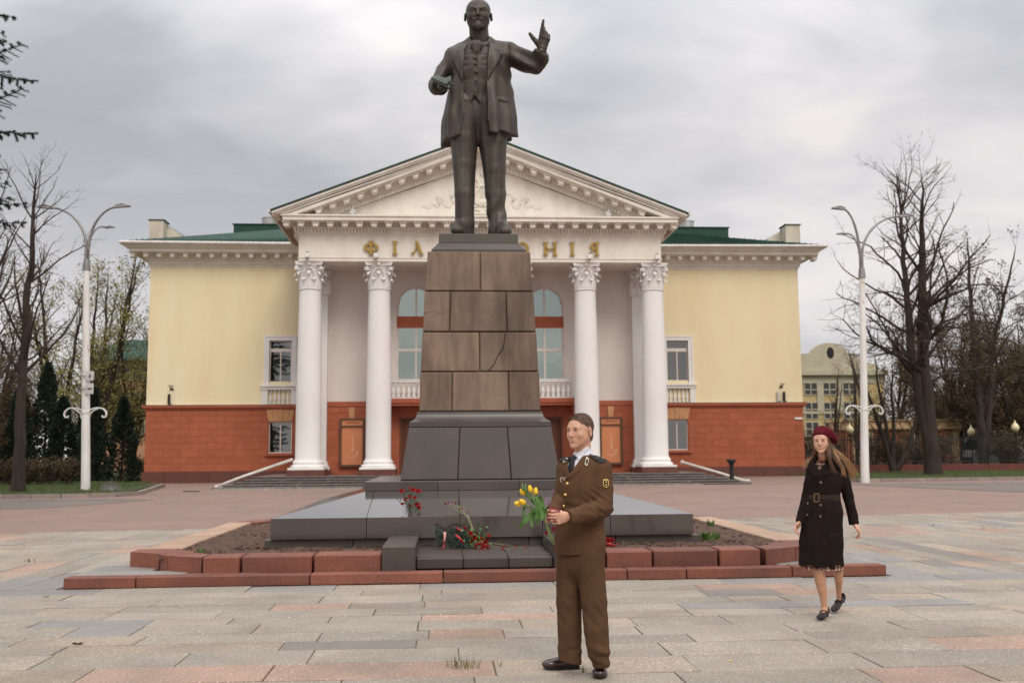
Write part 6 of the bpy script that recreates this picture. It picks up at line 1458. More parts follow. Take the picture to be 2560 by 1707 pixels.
def hand(V, f, side, curls, thumb=((.040, -.012, .030), (.060, -.020, .055), (.058, -.028, .082)), spread=.0, lens=(.95, 1.05, .98, .78), fat=1.0):
    """f: frame at the wrist; z along the fingers, -y palm side, x towards the thumb times side"""
    k = f.k; S = side; tips = []
    V.cone(f(0, 0, -.03), f(0, 0, .03), .024*k, .027*k, .01*k, (f.R[:, 1], .72))
    for i, x in enumerate((.030, .010, -.010, -.029)):
        V.cone(f(S*x*.55, 0, .015), f(S*x, 0, .078-.004*abs(i-1.2)), .016*k, .0125*k, .012*k, (f.R[:, 1], .85))
        a = 0.0; p = np.array([S*x, 0, .082-.004*abs(i-1.2)]); L = [.040*lens[i], .026*lens[i], .020*lens[i]]; r = [.0098*fat, .0088*fat, .0078*fat, .0066*fat]; sp = spread*(1.5-i)*S
        for j in range(3):
            a += curls[i][j]; d = np.array([math.sin(sp), -math.sin(a), math.cos(a)]); q = p+d*L[j]; V.cone(f(*p), f(*q), r[j]*k, r[j+1]*k, .003*k); p = q
        tips.append((f(*p), f.R @ d, f.R @ np.array([0, math.cos(a), math.sin(a)])))
    t = [np.array((S*a_[0], a_[1], a_[2])) for a_ in thumb]; V.cone(f(S*.016, -.006, .010), f(*t[0]), .0165*k, .0135*fat*k, .012*k); V.cone(f(*t[0]), f(*t[1]), .0125*fat*k, .0108*fat*k, .004*k); V.cone(f(*t[1]), f(*t[2]), .0106*fat*k, .0080*fat*k, .003*k)
    td = t[2]-t[1]; td = td/np.linalg.norm(td); tips.append((f(*t[2]), f.R @ td, f.R @ np.array([0, 1., 0]))); return tips
def look(z, xh):
    """rotation matrix with z axis along z, x axis near xh"""
    z = np.array(z, float); z /= np.linalg.norm(z); x = np.array(xh, float); x = x-z*(x@z); x /= np.linalg.norm(x); return np.stack([x, np.cross(z, x), z], 1)
def shell(V, poly, t, name, m_, par, ymax, under=.02, rd=0.0, label=None):
    """thin piece that follows the surface of V, cut out by a polygon seen from the front"""
    xs = [p[0] for p in poly]; zs = [p[1] for p in poly]; q = V.sl([min(xs)-.01, V.lo[1], min(zs)-.01], [max(xs)+.01, ymax, max(zs)+.01])
    S = Vol.__new__(Vol); S.res = V.res; S.ax = [V.ax[i][q[i]] for i in range(3)]; S.lo = np.array([a[0] for a in S.ax], float); S.n = [len(a) for a in S.ax]; d = V.d[q]
    pd = sd_poly(poly, S.ax[0][:, None], S.ax[2][None, :])[:, None, :]; yy = S.ax[1][None, :, None]
    S.d = np.maximum(np.maximum(d-t, -(d+under)), np.maximum(pd-rd, yy-ymax+.003)).astype(np.float32)
    S.d[0] = S.d[-1] = 1; S.d[:, 0] = S.d[:, -1] = 1; S.d[:, :, 0] = S.d[:, :, -1] = 1
    return S.build(name, m_, par, relax=0, label=label)
def decal(V, poly, t, ymax, soft=.003):
    """raise (t>0) the front surface inside a polygon"""
    xs = [p[0] for p in poly]; zs = [p[1] for p in poly]; q = V.sl([min(xs)-.02, V.lo[1], min(zs)-.02], [max(xs)+.02, ymax, max(zs)+.02])
    pd = sd_poly(poly, V.ax[0][q[0]][:, None], V.ax[2][q[2]][None, :]); m_ = (1-sstep(-soft, soft, pd))[:, None, :].astype(np.float32); V.d[q] = V.d[q]-t*m_
def cutpoly(V, poly, ymax):
    xs = [p[0] for p in poly]; zs = [p[1] for p in poly]; q = V.sl([min(xs)-.01, V.lo[1], min(zs)-.01], [max(xs)+.01, ymax, max(zs)+.01])
    pd = sd_poly(poly, V.ax[0][q[0]][:, None], V.ax[2][q[2]][None, :])[:, None, :]; yy = V.ax[1][q[1]][None, :, None]; V.d[q] = np.maximum(V.d[q], -np.maximum(pd, yy-ymax))
def sleeve(V, chains, b, a, r, k):
    A = V.clone(); A.d[:] = 1
    for pts, rs, kk_ in chains: A.chain(pts, rs, kk_)
    cutcuff(A, a, b, r); h = np.clip(.5+.5*(V.d-A.d)/k, 0, 1); V.d = V.d+(A.d-V.d)*h-k*h*(1-h)
def cutcuff(V, a, b, r=.11):
    a = np.array(a); b = np.array(b); n = (b-a)/np.linalg.norm(b-a)
    q = V.sl(np.minimum(a, b)-.09, np.maximum(a, b)+.09); x, y, z = V.pts(q); s_ = (x-b[0])*n[0]+(y-b[1])*n[1]+(z-b[2])*n[2]; rr = np.sqrt((x-b[0])**2+(y-b[1])**2+(z-b[2])**2)
    V.d[q] = np.where((rr < r), np.maximum(V.d[q], s_), V.d[q])
skin = mat('fair_skin', (.60, .345, .235), (.52, .28, .19), scale=14, rough=.5, spec=.4)
skin.node_tree.nodes['Principled BSDF'].inputs['Subsurface Weight'].default_value = .12; skin.node_tree.nodes['Principled BSDF'].inputs['Subsurface Radius'].default_value = (.01, .004, .002)
skinw = mat('stockinged_skin', (.50, .265, .165), (.45, .235, .145), scale=9, rough=.45)
eyew = mat('eye_white', (.62, .58, .55), rough=.25); irisg = mat('grey_iris', (.035, .04, .045), rough=.15); irisb = mat('brown_iris', (.035, .02, .012), rough=.15); lashm = mat('lash', (.03, .018, .012), rough=.7)
hairb = mat('short_brown_hair', (.135, .070, .042), (.065, .034, .022), scale=60, rough=.65, bump=.003, bscale=180, stretch=(1, 1, .4))
wool = mat('khaki_brown_wool', (.108, .056, .030), (.082, .043, .023), scale=7, rough=.92, bump=.0015, bscale=260, spec=.15)
wool2 = mat('khaki_brown_trouser_wool', (.098, .052, .027), (.072, .039, .021), scale=7, rough=.92, bump=.0015, bscale=260, spec=.15)
shirtm = mat('white_shirt', (.70, .71, .76), (.62, .63, .69), scale=8, rough=.7); blackc = mat('black_cloth', (.012, .011, .012), rough=.7); brass = mat('brass_button', (.80, .50, .20), rough=.28, metal=.9)
yell = mat('yellow_embroidery', (.72, .46, .10), rough=.6); whpip = mat('pale_piping', (.62, .56, .45), rough=.6); redem = mat('red_enamel', (.40, .02, .02), rough=.3)
leather = mat('polished_brown_leather', (.040, .015, .012), (.028, .011, .009), scale=8, rough=.22, spec=.6, coat=.3)
# ================= the soldier
YM = 7.10
def P5(X, Y, dy=0): return Wp(1280+.2678*X, 1000+.2678*Y, YM+dy)
def P6(X, Y, dy=0): return Wp(1300+.234*X, 1340+.234*Y, YM+dy)
def poly5(pts, dy=-.14): return [(float(P5(*p, dy)[0]), float(P5(*p, dy)[2])) for p in pts]
man = thing('person', 'man in a brown dress uniform with black tie, holding yellow tulips and a red pouch', 'person', (float(P5(650, 900)[0]), YM, 0))
fd = np.array([-.56, -.83, 0]); fd /= np.linalg.norm(fd); lat = np.array([.83, -.56, 0])
hf = Frame(P5(634, 292, -.02), Rz(-.78) @ Rx(.02), 1.03)
# skin: head and neck, with the hidden body continuing below, and both hands
Vh = Vol(P5(440, 560, 0)-np.array([0, .16, .12]), P5(830, 90, 0)+np.array([0, .20, .02]), .0028)
sculpt_head(Vh, hf, neck_to=P5(672, 560, .02), neck_r=.056)
Vb = Vol(np.array([P5(380, 0)[0], YM-.42, .78]), np.array([P5(960, 0)[0], YM+.28, P5(0, 500)[2]]), .008)
Vb.cone(P5(655, 680, .0), P5(640, 1150, .02), .13, .13, .03, (fd, .62)); Vb.cone(P5(672, 520, .02), P5(660, 690, .02), .050, .08, .03)
Vb.chain([P5(650, 640, 0), P5(835, 655, -.10), P5(850, 990, -.13), P5(560, 1085, -.27)], [.04, .04, .036, .030], .02); Vb.chain([P5(650, 640, 0), P5(510, 660, .09), P5(450, 925, .05), P5(385, 1045, -.12)], [.04, .036, .034, .028], .02)
Vb.chain([P5(640, 1150, .02), P6(520, 300, .08), P6(520, 780, .10), P6(545, 1300, .14)], [.12, .07, .05, .04], .03) if False else None
lw = P5(520, 1088, -.29); rw = P5(372, 1062, -.15)
Vl = Vol(P5(300, 1260, -.44), P5(620, 980, -.14), .0024)
fl_ = Frame(lw, look(P5(395, 1075, -.33)-P5(520, 1085, -.29), P5(440, 1000, -.34)-P5(440, 1090, -.30)), 1.0)
# z along fingers (to the left), x up (thumb on top), palm faces the body
fl_.R = look(P5(400, 1110, -.325)-P5(530, 1085, -.285), np.array([0, .2, -1.0]))
pal = fl_.R[:, 1]
S_ = 1
if pal[1] > 0: pass
hand(Vl, fl_, -1, [(.35, .9, .6), (.5, .9, .6), (.6, .95, .6), (.7, .95, .6)], thumb=((.036, -.010, .045), (.050, -.016, .078), (.050, -.026, .108)))
Vr = Vol(P5(180, 1260, -.44), P5(420, 1000, -.08), .0024)
fr_ = Frame(rw, look(P5(278, 1118, -.245)-P5(372, 1062, -.15), np.array([-.1, .25, 1.0])), 1.0)
pr_ = fr_.R[:, 1]; sg = 1 if pr_[0] > 0 else -1
hand(Vr, fr_, 1, [(.7, 1.2, .8), (.75, 1.25, .8), (.8, 1.25, .8), (.85, 1.25, .8)], thumb=((.034, -.022, .050), (.030, -.042, .078), (.014, -.052, .098)))
body = mesh_np('body', [Vh.mesh(), Vb.mesh(), Vl.mesh(), Vr.mesh()], skin, man, relax=1)
lipn = mat('natural_lip', (.42, .17, .13), rough=.45)
face_parts(hf, man, irisg, hairb, lipn)
# hair
Vx = Vol(hf(0, 0, 0)-np.array([.13, .14, .12]), hf(0, 0, 0)+np.array([.13, .16, .17]), .0028)
k = hf.k; Vx.ell(hf(0, .021, .040), tuple(a*k for a in (.0785, .0985, .0858)), MM(hf.R), 0); Vx.ell(hf(0, -.02, .045), tuple(a*k for a in (.069, .071, .062)), MM(hf.R), .02*k); Vx.ell(hf(0, .05, -.03), tuple(a*k for a in (.060, .062, .062)), MM(hf.R), .02*k)
HP = [(-.13, .088), (-.078, .084), (-.056, .072), (-.040, .046), (-.030, .034), (-.016, .022), (-.014, -.014), (.004, -.016), (.008, .022), (.022, .030), (.038, .004), (.044, -.040), (.058, -.075), (.13, -.085), (.16, .05), (.10, .16), (-.05, .17), (-.14, .12)]
def hk(x, y, z):
    lx_, ly, lz = hf.loc(x, y, z); return sd_poly(HP, ly+.25*np.abs(lx_)*(lz > .05), lz)*k
Vx.keep(hk); Vx.off(lambda x, y, z: .0016+.0012*wav(x, y, z, (260, 260, 120), 4)); hm = Vx.build('hair', hairb, man)
def short_hair(ho, f, n, L, m_, par):
    me = ho.data; R_ = np.random.RandomState(2); o0 = np.array(origin_of(ho)); ps = me.polygons; ids = R_.randint(0, len(ps), n); V_ = []; up_ = f.R @ np.array([0, -.35, 1.]); dn = f.R @ np.array([0, .25, -1.])
    for i in ids:
        p = ps[i]; c = np.array(p.center)+o0+R_.normal(0, .001, 3); nn = np.array(p.normal); q = f.loc(*c); fw_ = (up_*.2+f.R @ np.array([.25, -1, .1])) if q[2] > .075 else dn*1.0; d = nn*.30+fw_*R_.uniform(.7, 1)+R_.normal(0, .22, 3); d /= np.linalg.norm(d); s_ = np.cross(d, nn); s_ /= np.linalg.norm(s_)+1e-9; l = L*R_.uniform(.6, 1.2); V_ += [c-s_*.0007, c+s_*.0007, c+d*l]
    tag(raw_tris('hair_strands', np.array(V_)-np.array(origin_of(par)), m_, par), kind='stuff')
def raw_tris(name, V_, m_, par):
    me = bpy.data.meshes.new(name); n = len(V_); me.vertices.add(n); me.vertices.foreach_set('co', V_.ravel().astype(np.float32)); me.loops.add(n); me.loops.foreach_set('vertex_index', np.arange(n, dtype=np.int32)); me.polygons.add(n//3); me.polygons.foreach_set('loop_start', np.arange(0, n, 3, dtype=np.int32)); me.materials.append(m_); me.update(calc_edges=True); return link(name, me, par)
short_hair(hm, hf, 7000, .011, hairb, man)
# jacket
J = Vol(np.array([P5(300, 0)[0], YM-.44, P5(0, 1460)[2]]), np.array([P5(985, 0)[0], YM+.30, P5(0, 395)[2]]), .0046)
J.cone(P5(652, 775, .01), P5(645, 850, .0), .168, .176, .0, (fd, .68)); J.ell(P5(655, 740, .0), (.172, .118, .16), MM(Rz(-.60)), .05); J.cone(P5(645, 850, .0), P5(640, 1010, .01), .176, .162, .03, (fd, .70)); J.cone(P5(640, 1010, .01), P5(632, 1300, .02), .162, .186, .03, (fd, .78)); J.cone(P5(632, 1300, .02), P5(628, 1560, .02), .186, .192, .02, (fd, .74))
J.cone(P5(676, 575, .03), P5(838, 628, -.09), .048, .066, .05); J.cone(P5(664, 580, .03), P5(502, 626, .10), .048, .062, .05)
sleeve(J, [([P5(842, 642, -.10), P5(855, 820, -.12), P5(850, 1000, -.14)], [.068, .066, .067], .03), ([P5(850, 1000, -.14), P5(700, 1055, -.22), P5(530, 1092, -.280)], [.068, .062, .056], .012)], P5(522, 1094, -.285), P5(700, 1055, -.22), .10, .022)
sleeve(J, [([P5(505, 645, .10), P5(478, 800, .10), P5(448, 935, .05)], [.058, .055, .054], .03), ([P5(448, 935, .05), P5(372, 1048, -.13)], [.054, .046], .02)], P5(372, 1048, -.13), P5(448, 935, .05), .09, .022)
yj = YM+.02
# neck opening, cuffs, hem
J.cone(P5(668, 400, .01), P5(672, 560, .02), .068, .058, .006, None, 's')
J.below(lambda x, y: float(P5(0, 1430)[2])+.012*np.sin((x-man.location.x)*9)+.03*(y-YM))
for pl in ([(735, 432), (765, 490), (742, 530), (700, 560), (640, 655), (575, 705), (526, 742), (512, 735), (545, 690), (600, 622), (700, 480)], [(548, 520), (508, 575), (486, 640), (505, 700), (520, 742), (535, 730), (545, 690), (540, 610), (552, 540)]): decal(J, poly5(pl), .008, yj, .003)
decal(J, poly5([(640, 1180), (830, 1188), (828, 1212), (790, 1212), (752, 1238), (712, 1214), (650, 1205)]), .006, YM-.02, .002)
decal(J, poly5([(420, 742), (522, 742), (500, 900), (478, 1100), (455, 1440), (380, 1440)]), .004, yj, .002)
VO = [(530, 470), (560, 470), (620, 505), (735, 410), (742, 432), (690, 500), (600, 622), (545, 692), (536, 620), (545, 530)]
cutpoly(J, poly5(VO), YM+.03)
e1 = P5(850, 1000, -.14); e2 = P5(790, 965, -.2)
def folds(x, y, z):
    r = np.sqrt((x-e2[0])**2+(y-e2[1])**2+(z-e2[2])**2); r1 = np.sqrt((x-e1[0])**2+(y-e1[1])**2+(z-e1[2])**2); g = np.exp(-(r/.085)**2); a = (x-e2[0])*.55+(z-e2[2])*.85
    return .0052*g*np.sin(a*150+8*(x-e2[0]))+.0030*wav(x, y, z, (16, 16, 9), 2)+.0016*wav(x, y, z, (45, 45, 20), 7)
J.off(folds)
bz = float(P5(0, 1010)[2]); J.off(lambda x, y, z: .0035*np.exp(-((z-bz)/.05)**2)*np.sin(z*95+x*20))
jk = J.build('jacket', wool, man)
# shirt and tie
SV = Vol(P5(500, 760, -.20), P5(770, 385, .16)+np.array([0, .02, 0]), .0027)
SV.ell(P5(655, 740, .0), (.158, .104, .15), MM(Rz(-.60)), 0); SV.cone(P5(652, 790, .01), P5(645, 850, .0), .155, .160, .02, (fd, .66)); SV.cone(P5(668, 470, .01), P5(672, 600, .02), .0595, .10, .04)
SV.cone(P5(668, 380, .0), P5(671, 500, .015), .049, .050, .002, None, 's')
SV.keep(lambda x, y, z: z-float(P5(0, 418)[2])+.35*(y-YM-.05)-.12*(x-float(P5(660, 0)[0])))
for pl in ([(555, 458), (552, 520), (566, 520), (600, 507), (615, 520), (640, 566), (740, 440), (735, 412), (625, 500), (575, 478)],): decal(SV, poly5(pl), .007, YM+.03, .002)
sh = SV.build('shirt', shirtm, man)
shell(SV, poly5([(562, 516), (600, 512), (622, 536), (600, 562), (592, 620), (545, 700), (530, 700), (538, 640), (560, 580), (560, 545)]), .012, 'tie', blackc, man, YM+.02)
# insignia
shell(J, poly5([(744, 494), (772, 484), (826, 512), (880, 562), (868, 582), (812, 588), (770, 560), (742, 528)]), .007, 'shoulder_board', blackc, man, YM+.08)
shell(J, poly5([(455, 572), (462, 560), (535, 508), (548, 512), (546, 532), (500, 560), (470, 576)], -.05), .007, 'shoulder_board', blackc, man, YM+.14)
for pl in ([(704, 524), (730, 545), (706, 618), (682, 602)], [(528, 530), (548, 545), (514, 586), (494, 580)]):
    shell(J, poly5(pl), .010, 'collar_tab', whpip, man, YM+.03); c = np.mean(pl, 0); shell(J, poly5([tuple(c+(np.array(p)-c)*.66) for p in pl]), .0125, 'tab_cloth', blackc, man, YM+.03)
sc_ = (879, 777)
def shield(s): return poly5([(sc_[0]+a*s, sc_[1]+b*s) for a, b in ((-34, -42), (0, -54), (34, -40), (32, 28), (0, 52), (-32, 28))], -.19)
for s, t, m_, nm in ((1, .004, blackc, 'sleeve_patch'), (.84, .006, yell, 'patch_border'), (.66, .008, blackc, 'patch_field')): shell(J, shield(s), t, nm, m_, man, YM-.02)
star = [(sc_[0]+(15 if i % 2 == 0 else 6)*math.sin(i*PI/5), sc_[1]-14-(17 if i % 2 == 0 else 7)*math.cos(i*PI/5)) for i in range(10)]
shell(J, poly5(star, -.19), .010, 'patch_star', yell, man, YM-.02); shell(J, poly5([(sc_[0]-16, sc_[1]+24), (sc_[0]-3, sc_[1]+2), (sc_[0]+3, sc_[1]+2), (sc_[0]+16, sc_[1]+24), (sc_[0]+3, sc_[1]+14), (sc_[0], sc_[1]+32), (sc_[0]-3, sc_[1]+14)], -.19), .010, 'patch_emblem', yell, man, YM-.02)
def surf(V, x, z, y0):
    i = int(round((x-V.lo[0])/V.res)); k_ = int(round((z-V.lo[2])/V.res)); col = V.d[i, :, k_]; j = np.argmax(col < 0); return float(V.ax[1][j])
for i, (X, Y) in enumerate(((528, 782), (511, 888), (493, 996))):
    p = P5(X, Y, -.15); y = surf(J, p[0], p[2], 0); MB().ball((p[0], y-.003, p[2]), (.0125, .008, .0125), 12, 8, MM(Rz(-.45))).build('button', brass, man, smooth=True)
for (X, Y), r, m_ in (((481, 746), .011, whpip), ((506, 738), .007, whpip), ((605, 738), .005, redem)):
    p = P5(X, Y, -.15); y = surf(J, p[0], p[2], 0); mb = MB(); mb.tube([(p[0]+r*math.cos(a)*.8, y-.004, p[2]+r*1.5*math.sin(a)) for a in np.linspace(0, 2*PI, 13)], .0022, 5) if r > .006 else mb.ball((p[0], y-.003, p[2]), (.004, .003, .007), 8, 5); mb.build('badge', m_, man)
for ch_, X, Y in (('С', 806, 548), ('А', 838, 545)):
    p = P5(X, Y, -.12); y = surf(J, p[0], p[2], 0); text_obj('shoulder_lettering', ch_, .034, (p[0], y-.014, p[2]-.012), yell, man, ext=.0016, rot=MM(Rz(.25) @ Rx(PI/2-.35) @ Rz(-.38)))
p = P5(708, 552, -.13); y = surf(J, p[0], p[2], 0); MB().ball((p[0], y-.015, p[2]), .005, 8, 5).build('tab_emblem', brass, man)
# trousers
T = Vol(np.array([P6(330, 0)[0], YM-.30, P6(0, 1470)[2]]), np.array([P6(1010, 0)[0], YM+.34, P6(0, 60)[2]]), .005)
T.cone(P6(640, 60, .02), P6(640, 240, .02), .160, .166, 0, (fd, .74))
T.chain([P6(530, 200, .07), P6(522, 700, .07), P6(530, 1010, .06), P6(532, 1180, .05)], [.094, .089, .082, .078], .028, None); T.chain([P6(532, 1180, .05), P6(530, 1340, .05)], [.079, .080], .01)
T.chain([P6(745, 200, -.04), P6(790, 700, -.07), P6(816, 1000, -.09), P6(838, 1200, -.10)], [.099, .088, .084, .077], .028); T.chain([P6(838, 1200, -.10), P6(864, 1350, -.11)], [.078, .062], .01)
a1, a2 = P6(540, 1190, .05), P6(850, 1290, -.10); kn = P6(800, 820, -.12); kr = P6(520, 860, .0)
def tf(x, y, z):
    o = .0030*wav(x, y, z, (14, 14, 6), 3)+.0022*wav(x, y, z, (40, 40, 15), 8)
    o = o-.010*np.exp(-((z-a1[2])/.018)**2)*(x < a1[0]+.25)*np.exp(-((x-a1[0])/.25)**2)*-1*np.sin((x-a1[0])*20+1.2)
    for c, am in ((kn, .0045), (kr, .0035)): o = o+am*np.exp(-(((x-c[0])**2+(y-c[1])**2+(z-c[2])**2)/.10**2))*np.sin((z-c[2])*55+(x-c[0])*75)
    for p0_, p1_ in ((P6(470, 300, -.1), P6(500, 1150, 0)), (P6(770, 300, -.1), P6(820, 1200, -.2))): cx_ = p0_[0]+(z-p0_[2])/(p1_[2]-p0_[2])*(p1_[0]-p0_[0]); o = o-.005*np.exp(-((x-cx_)/.010)**2)*(y < YM+.02)
    o = o+.0075*np.exp(-((z-a2[2]-.02)/.07)**2)*np.sin((z-a2[2])*80+(x-a2[0])*28)*np.exp(-((x-a2[0])/.12)**2)
    return o
T.off(tf); 
def hem(x, y): return np.where(x < float(P6(690, 0)[0]), float(P6(0, 1352, .05)[2])-.22*(x-float(P6(530, 0)[0]))*1.0, float(P6(0, 1398, -.10)[2])+.05*(y-YM))
T.below(hem)
# front crease lines are soft ridges
T.build('trousers', wool2, man)
# shoes
def shoe(name, toe, heel, w_, m_, par, h=.075, heelh=.022, res=.0035, ankle=None, sole=None):
    toe = np.array(toe, float); heel = np.array(heel, float); d = toe-heel; L = np.linalg.norm(d); d /= L; up_ = np.array([0, 0, 1.]); sd = np.cross(d, up_); R = np.stack([sd, d, up_], 1)
    lo = np.minimum(toe, heel)-[.09, .09, .03]; hi = np.maximum(toe, heel)+[.09, .09, h+.09]; V = Vol(lo, hi, res); f = Frame(heel, R, 1)
    V.ell(f(0, L*.80, .030), (w_*.47, L*.24, .034), MM(R), 0); V.ell(f(0, L*.50, .036), (w_*.41, L*.28, .042), MM(R), .03); V.ell(f(0, L*.14, .042), (w_*.34, L*.14, .046), MM(R), .03); V.cone(f(0, L*.30, .05), f(0, L*.28, h+.01), w_*.34, w_*.32, .03)
    x0 = float(heel[2])+.014; V.keep(lambda x, y, z: x0-z)
    o = V.build(name, m_, par)
    mb = MB(); n = 22; out = []
    for i in range(n):
        a = 2*PI*i/n; t = .5-.5*math.cos(a); ww = w_*(.34+.16*sstep(.2, .75, t)-.10*sstep(.85, 1, t))*abs(math.sin(a))**.6*(1 if math.sin(a) > 0 else -1)
        p = f(ww, L*t, 0); out.append((p[0], p[1]))
    z = float(heel[2]); mb.slab(out, z+.004, z+.016); hl = [f(s_*w_*.33, L*q, 0) for s_, q in ((-1, .02), (1, .02), (1, .27), (-1, .27))]; mb.slab([(p[0], p[1]) for p in hl], z-.008, z+.005); mb.build('sole', sole or blackc, o, smooth=.7); return o
tr_ = Gp(1300+.234*250, 1340+.234*1412, .008); hr = Gp(1300+.234*640, 1340+.234*1400, .008)
shoe('shoe', tr_, hr, .10, leather, man, h=.07)
tl = Gp(1300+.234*848, 1340+.234*1518, .008); hl_ = tl+np.array([.055, .265, 0])
shoe('shoe', tl, hl_, .108, leather, man, h=.08)
# tulips
tul = thing('tulip_bouquet', 'bouquet of five yellow tulips held in the right hand of the soldier', 'bouquet', tuple(P5(330, 1150, -.3)))
stemm = mat('tulip_stem', (.13, .22, .04), (.20, .27, .08), scale=20, rough=.45); leafm = mat('tulip_leaf', (.07, .16, .035), (.12, .22, .06), scale=9, rough=.4, stretch=(1, 1, .3)); petal = mat('yellow_petal', (.82, .50, .02), (.85, .60, .06), scale=20, rough=.5)
hp = (305, 1120)
for (X, Y, ang, dy) in ((128, 880, -.9, -.31), (178, 862, -.25, -.33), (216, 885, .1, -.30), (90, 972, -1.35, -.34), (128, 968, -1.0, -.36)):
    a = P5(X, Y, dy); g = P5(*hp, -.285); b = P5(372+random.uniform(-20, 28), 1335+random.uniform(-25, 15), -.27); m1 = a*.4+g*.6+np.array([.015, 0, .0])
    MB().tube([b, g, m1, a], [.0042, .0044, .004, .0035], 7).build('stem', stemm, tul, smooth=True)
    mb = MB(); ax = Vector((math.sin(ang), -.25, math.cos(ang))).normalized(); u = ax.orthogonal().normalized(); v_ = ax.cross(u)
    for i in range(6):
        t0 = i*PI/3+(.5 if i % 2 else 0); D = (u*math.cos(t0)+v_*math.sin(t0)); Tt = ax.cross(D); r = .0155 if i % 2 else .0175; pts = []
        rows = [(0, .003, .004), (.012, r*.95, .010), (.028, r, .012), (.044, r*.72, .008), (.054, r*.3, .001)]
        vs = []
        for hgt, rad, ww in rows:
            for q in (-1, 0, 1): vs.append(Vector(a)+ax*hgt+D*(rad-(.003 if q else 0))+Tt*(ww*q))
        fs = [(j*3+c_, j*3+c_+1, (j+1)*3+c_+1, (j+1)*3+c_) for j in range(4) for c_ in (0, 1)]; mb.add(vs, fs)
    mb.ball(Vector(a)+ax*.022, (.010, .010, .018), 8, 6, ax.to_track_quat('Z', 'Y').to_matrix()); mb.build('tulip_head', petal, tul, smooth=True)
for pts, wd in (([(300, 1110), (255, 1010), (215, 930), (195, 905)], .038), ([(290, 1100), (270, 1000), (235, 920), (240, 900)], .034), ([(285, 1115), (225, 1060), (170, 1075), (110, 1140), (70, 1200)], .040), ([(290, 1110), (250, 1060), (230, 1100), (240, 1165)], .032), ([(280, 1100), (200, 1050), (130, 995), (105, 1040), (110, 1115)], .022), ([(300, 1100), (320, 1050), (310, 1005), (290, 1000)], .022), ([(250, 1010), (160, 900), (125, 830), (130, 775)], .016), ([(240, 1000), (130, 880), (100, 820), (98, 775)], .014), ([(285, 1115), (210, 1090), (180, 1130), (190, 1185)], .026), ([(300, 1105), (285, 960), (255, 900), (262, 940)], .026), ([(290, 1110), (235, 1040), (170, 990), (110, 970)], .022)):
    P_ = [Vector(P5(x, y, -.305-.025*random.random()-.02*(i == len(pts)-2))) for i, (x, y) in enumerate(pts)]; fine = []; n = len(P_)
    for i in range(n-1):
        p0 = P_[max(i-1, 0)]; p1, p2 = P_[i], P_[i+1]; p3 = P_[min(i+2, n-1)]
        for kk in range(5): t = kk/5; fine.append(.5*((2*p1)+(p2-p0)*t+(2*p0-5*p1+4*p2-p3)*t*t+(3*p1-p0-3*p2+p3)*t**3))
    fine.append(P_[-1]); nn = len(fine); tw = random.uniform(-.4, .4); mb = MB()
    mb.ribbon(fine, [Vector((.9, .45*math.sin(3*i/nn+tw), -.6)) for i in range(nn)], [max(.002, wd*math.sin(PI*(.12+.88*i/nn))**.7) for i in range(nn)], .0012); mb.build('leaf', leafm, tul, smooth=.8)
# red patterned pouch
pou = thing('knitted_pouch', 'small red pouch with a white pattern held in the left hand of the soldier', 'pouch', tuple(P5(395, 1080, -.33)))
redk = mat('red_knit', (.24, .012, .018), (.19, .01, .014), scale=30, rough=.8, bump=.001, bscale=300); whk = mat('white_knit', (.62, .56, .52), rough=.8)
Pc = P5(386, 1070, -.305); V = Vol(Pc-.075, Pc+.075, .003); RR = Rz(-.3) @ Ry(.28); V.box(Pc, (.040, .016, .044), MM(RR), .013, .0); V.build('pouch', redk, pou)
ff = Frame(Pc+RR @ np.array([0, .0035, 0]), RR, .9)
for z_, up_ in ((.030, 1), (-.030, -1)):
    mb = MB(); pts = [ff(-.038+.0085*i, -.0212, z_+(.010 if i % 2 else -.008)) for i in range(10)]; mb.tube(pts, .0020, 5); mb.build('zigzag', whk, pou)
mb = MB(); mb.tube([ff(.004, -.0212, 0), ff(.016, -.0212, .022), ff(.030, -.0212, 0), ff(.016, -.0212, -.022), ff(.004, -.0212, 0)], .0018, 5); mb.build('lozenge', whk, pou)
# ================= the woman
YW_ = 9.35
def Q7(X, Y, dy=0): return Wp(1960+.17857*X, 1040+.17857*Y, YW_+dy)
def Q8(X, Y, dy=0): return Wp(1960+.17857*X, 1280+.17857*Y, YW_+dy)
def poly7(pts, dy=-.12): return [(float(Q7(*p, dy)[0]), float(Q7(*p, dy)[2])) for p in pts]
wom = thing('person', 'smiling woman in a dark brown belted coat and burgundy beret walking at the right', 'person', (float(Q7(560, 1000)[0]), YW_, 0))
wf = np.array([-.36, -.93, 0]); wf /= np.linalg.norm(wf)
hw = Frame(Q7(522, 356, -.02), Rz(-.52) @ Ry(-.05) @ Rx(.02), .935)
Vh = Vol(hw(0, 0, 0)-np.array([.14, .15, .27]), hw(0, 0, 0)+np.array([.15, .17, .15]), .0026)
sculpt_head(Vh, hw, female=True, neck_to=Q7(560, 640, .01), neck_r=.047, smile=True, w=1.0)
Vb = Vol(np.array([Q7(60, 0)[0]-.1, YW_-.30, .40]), np.array([Q7(1150, 0)[0], YW_+.32, Q7(0, 600)[2]]), .008)
Vb.cone(Q7(570, 820, .0), Q7(560, 1100, .0), .11, .10, .03, (wf, .6)); Vb.cone(Q7(560, 1100, .0), Q8(520, 300, .0), .10, .11, .03, (wf, .7)); Vb.cone(Q7(562, 560, .01), Q7(565, 700, .01), .046, .07, .03)
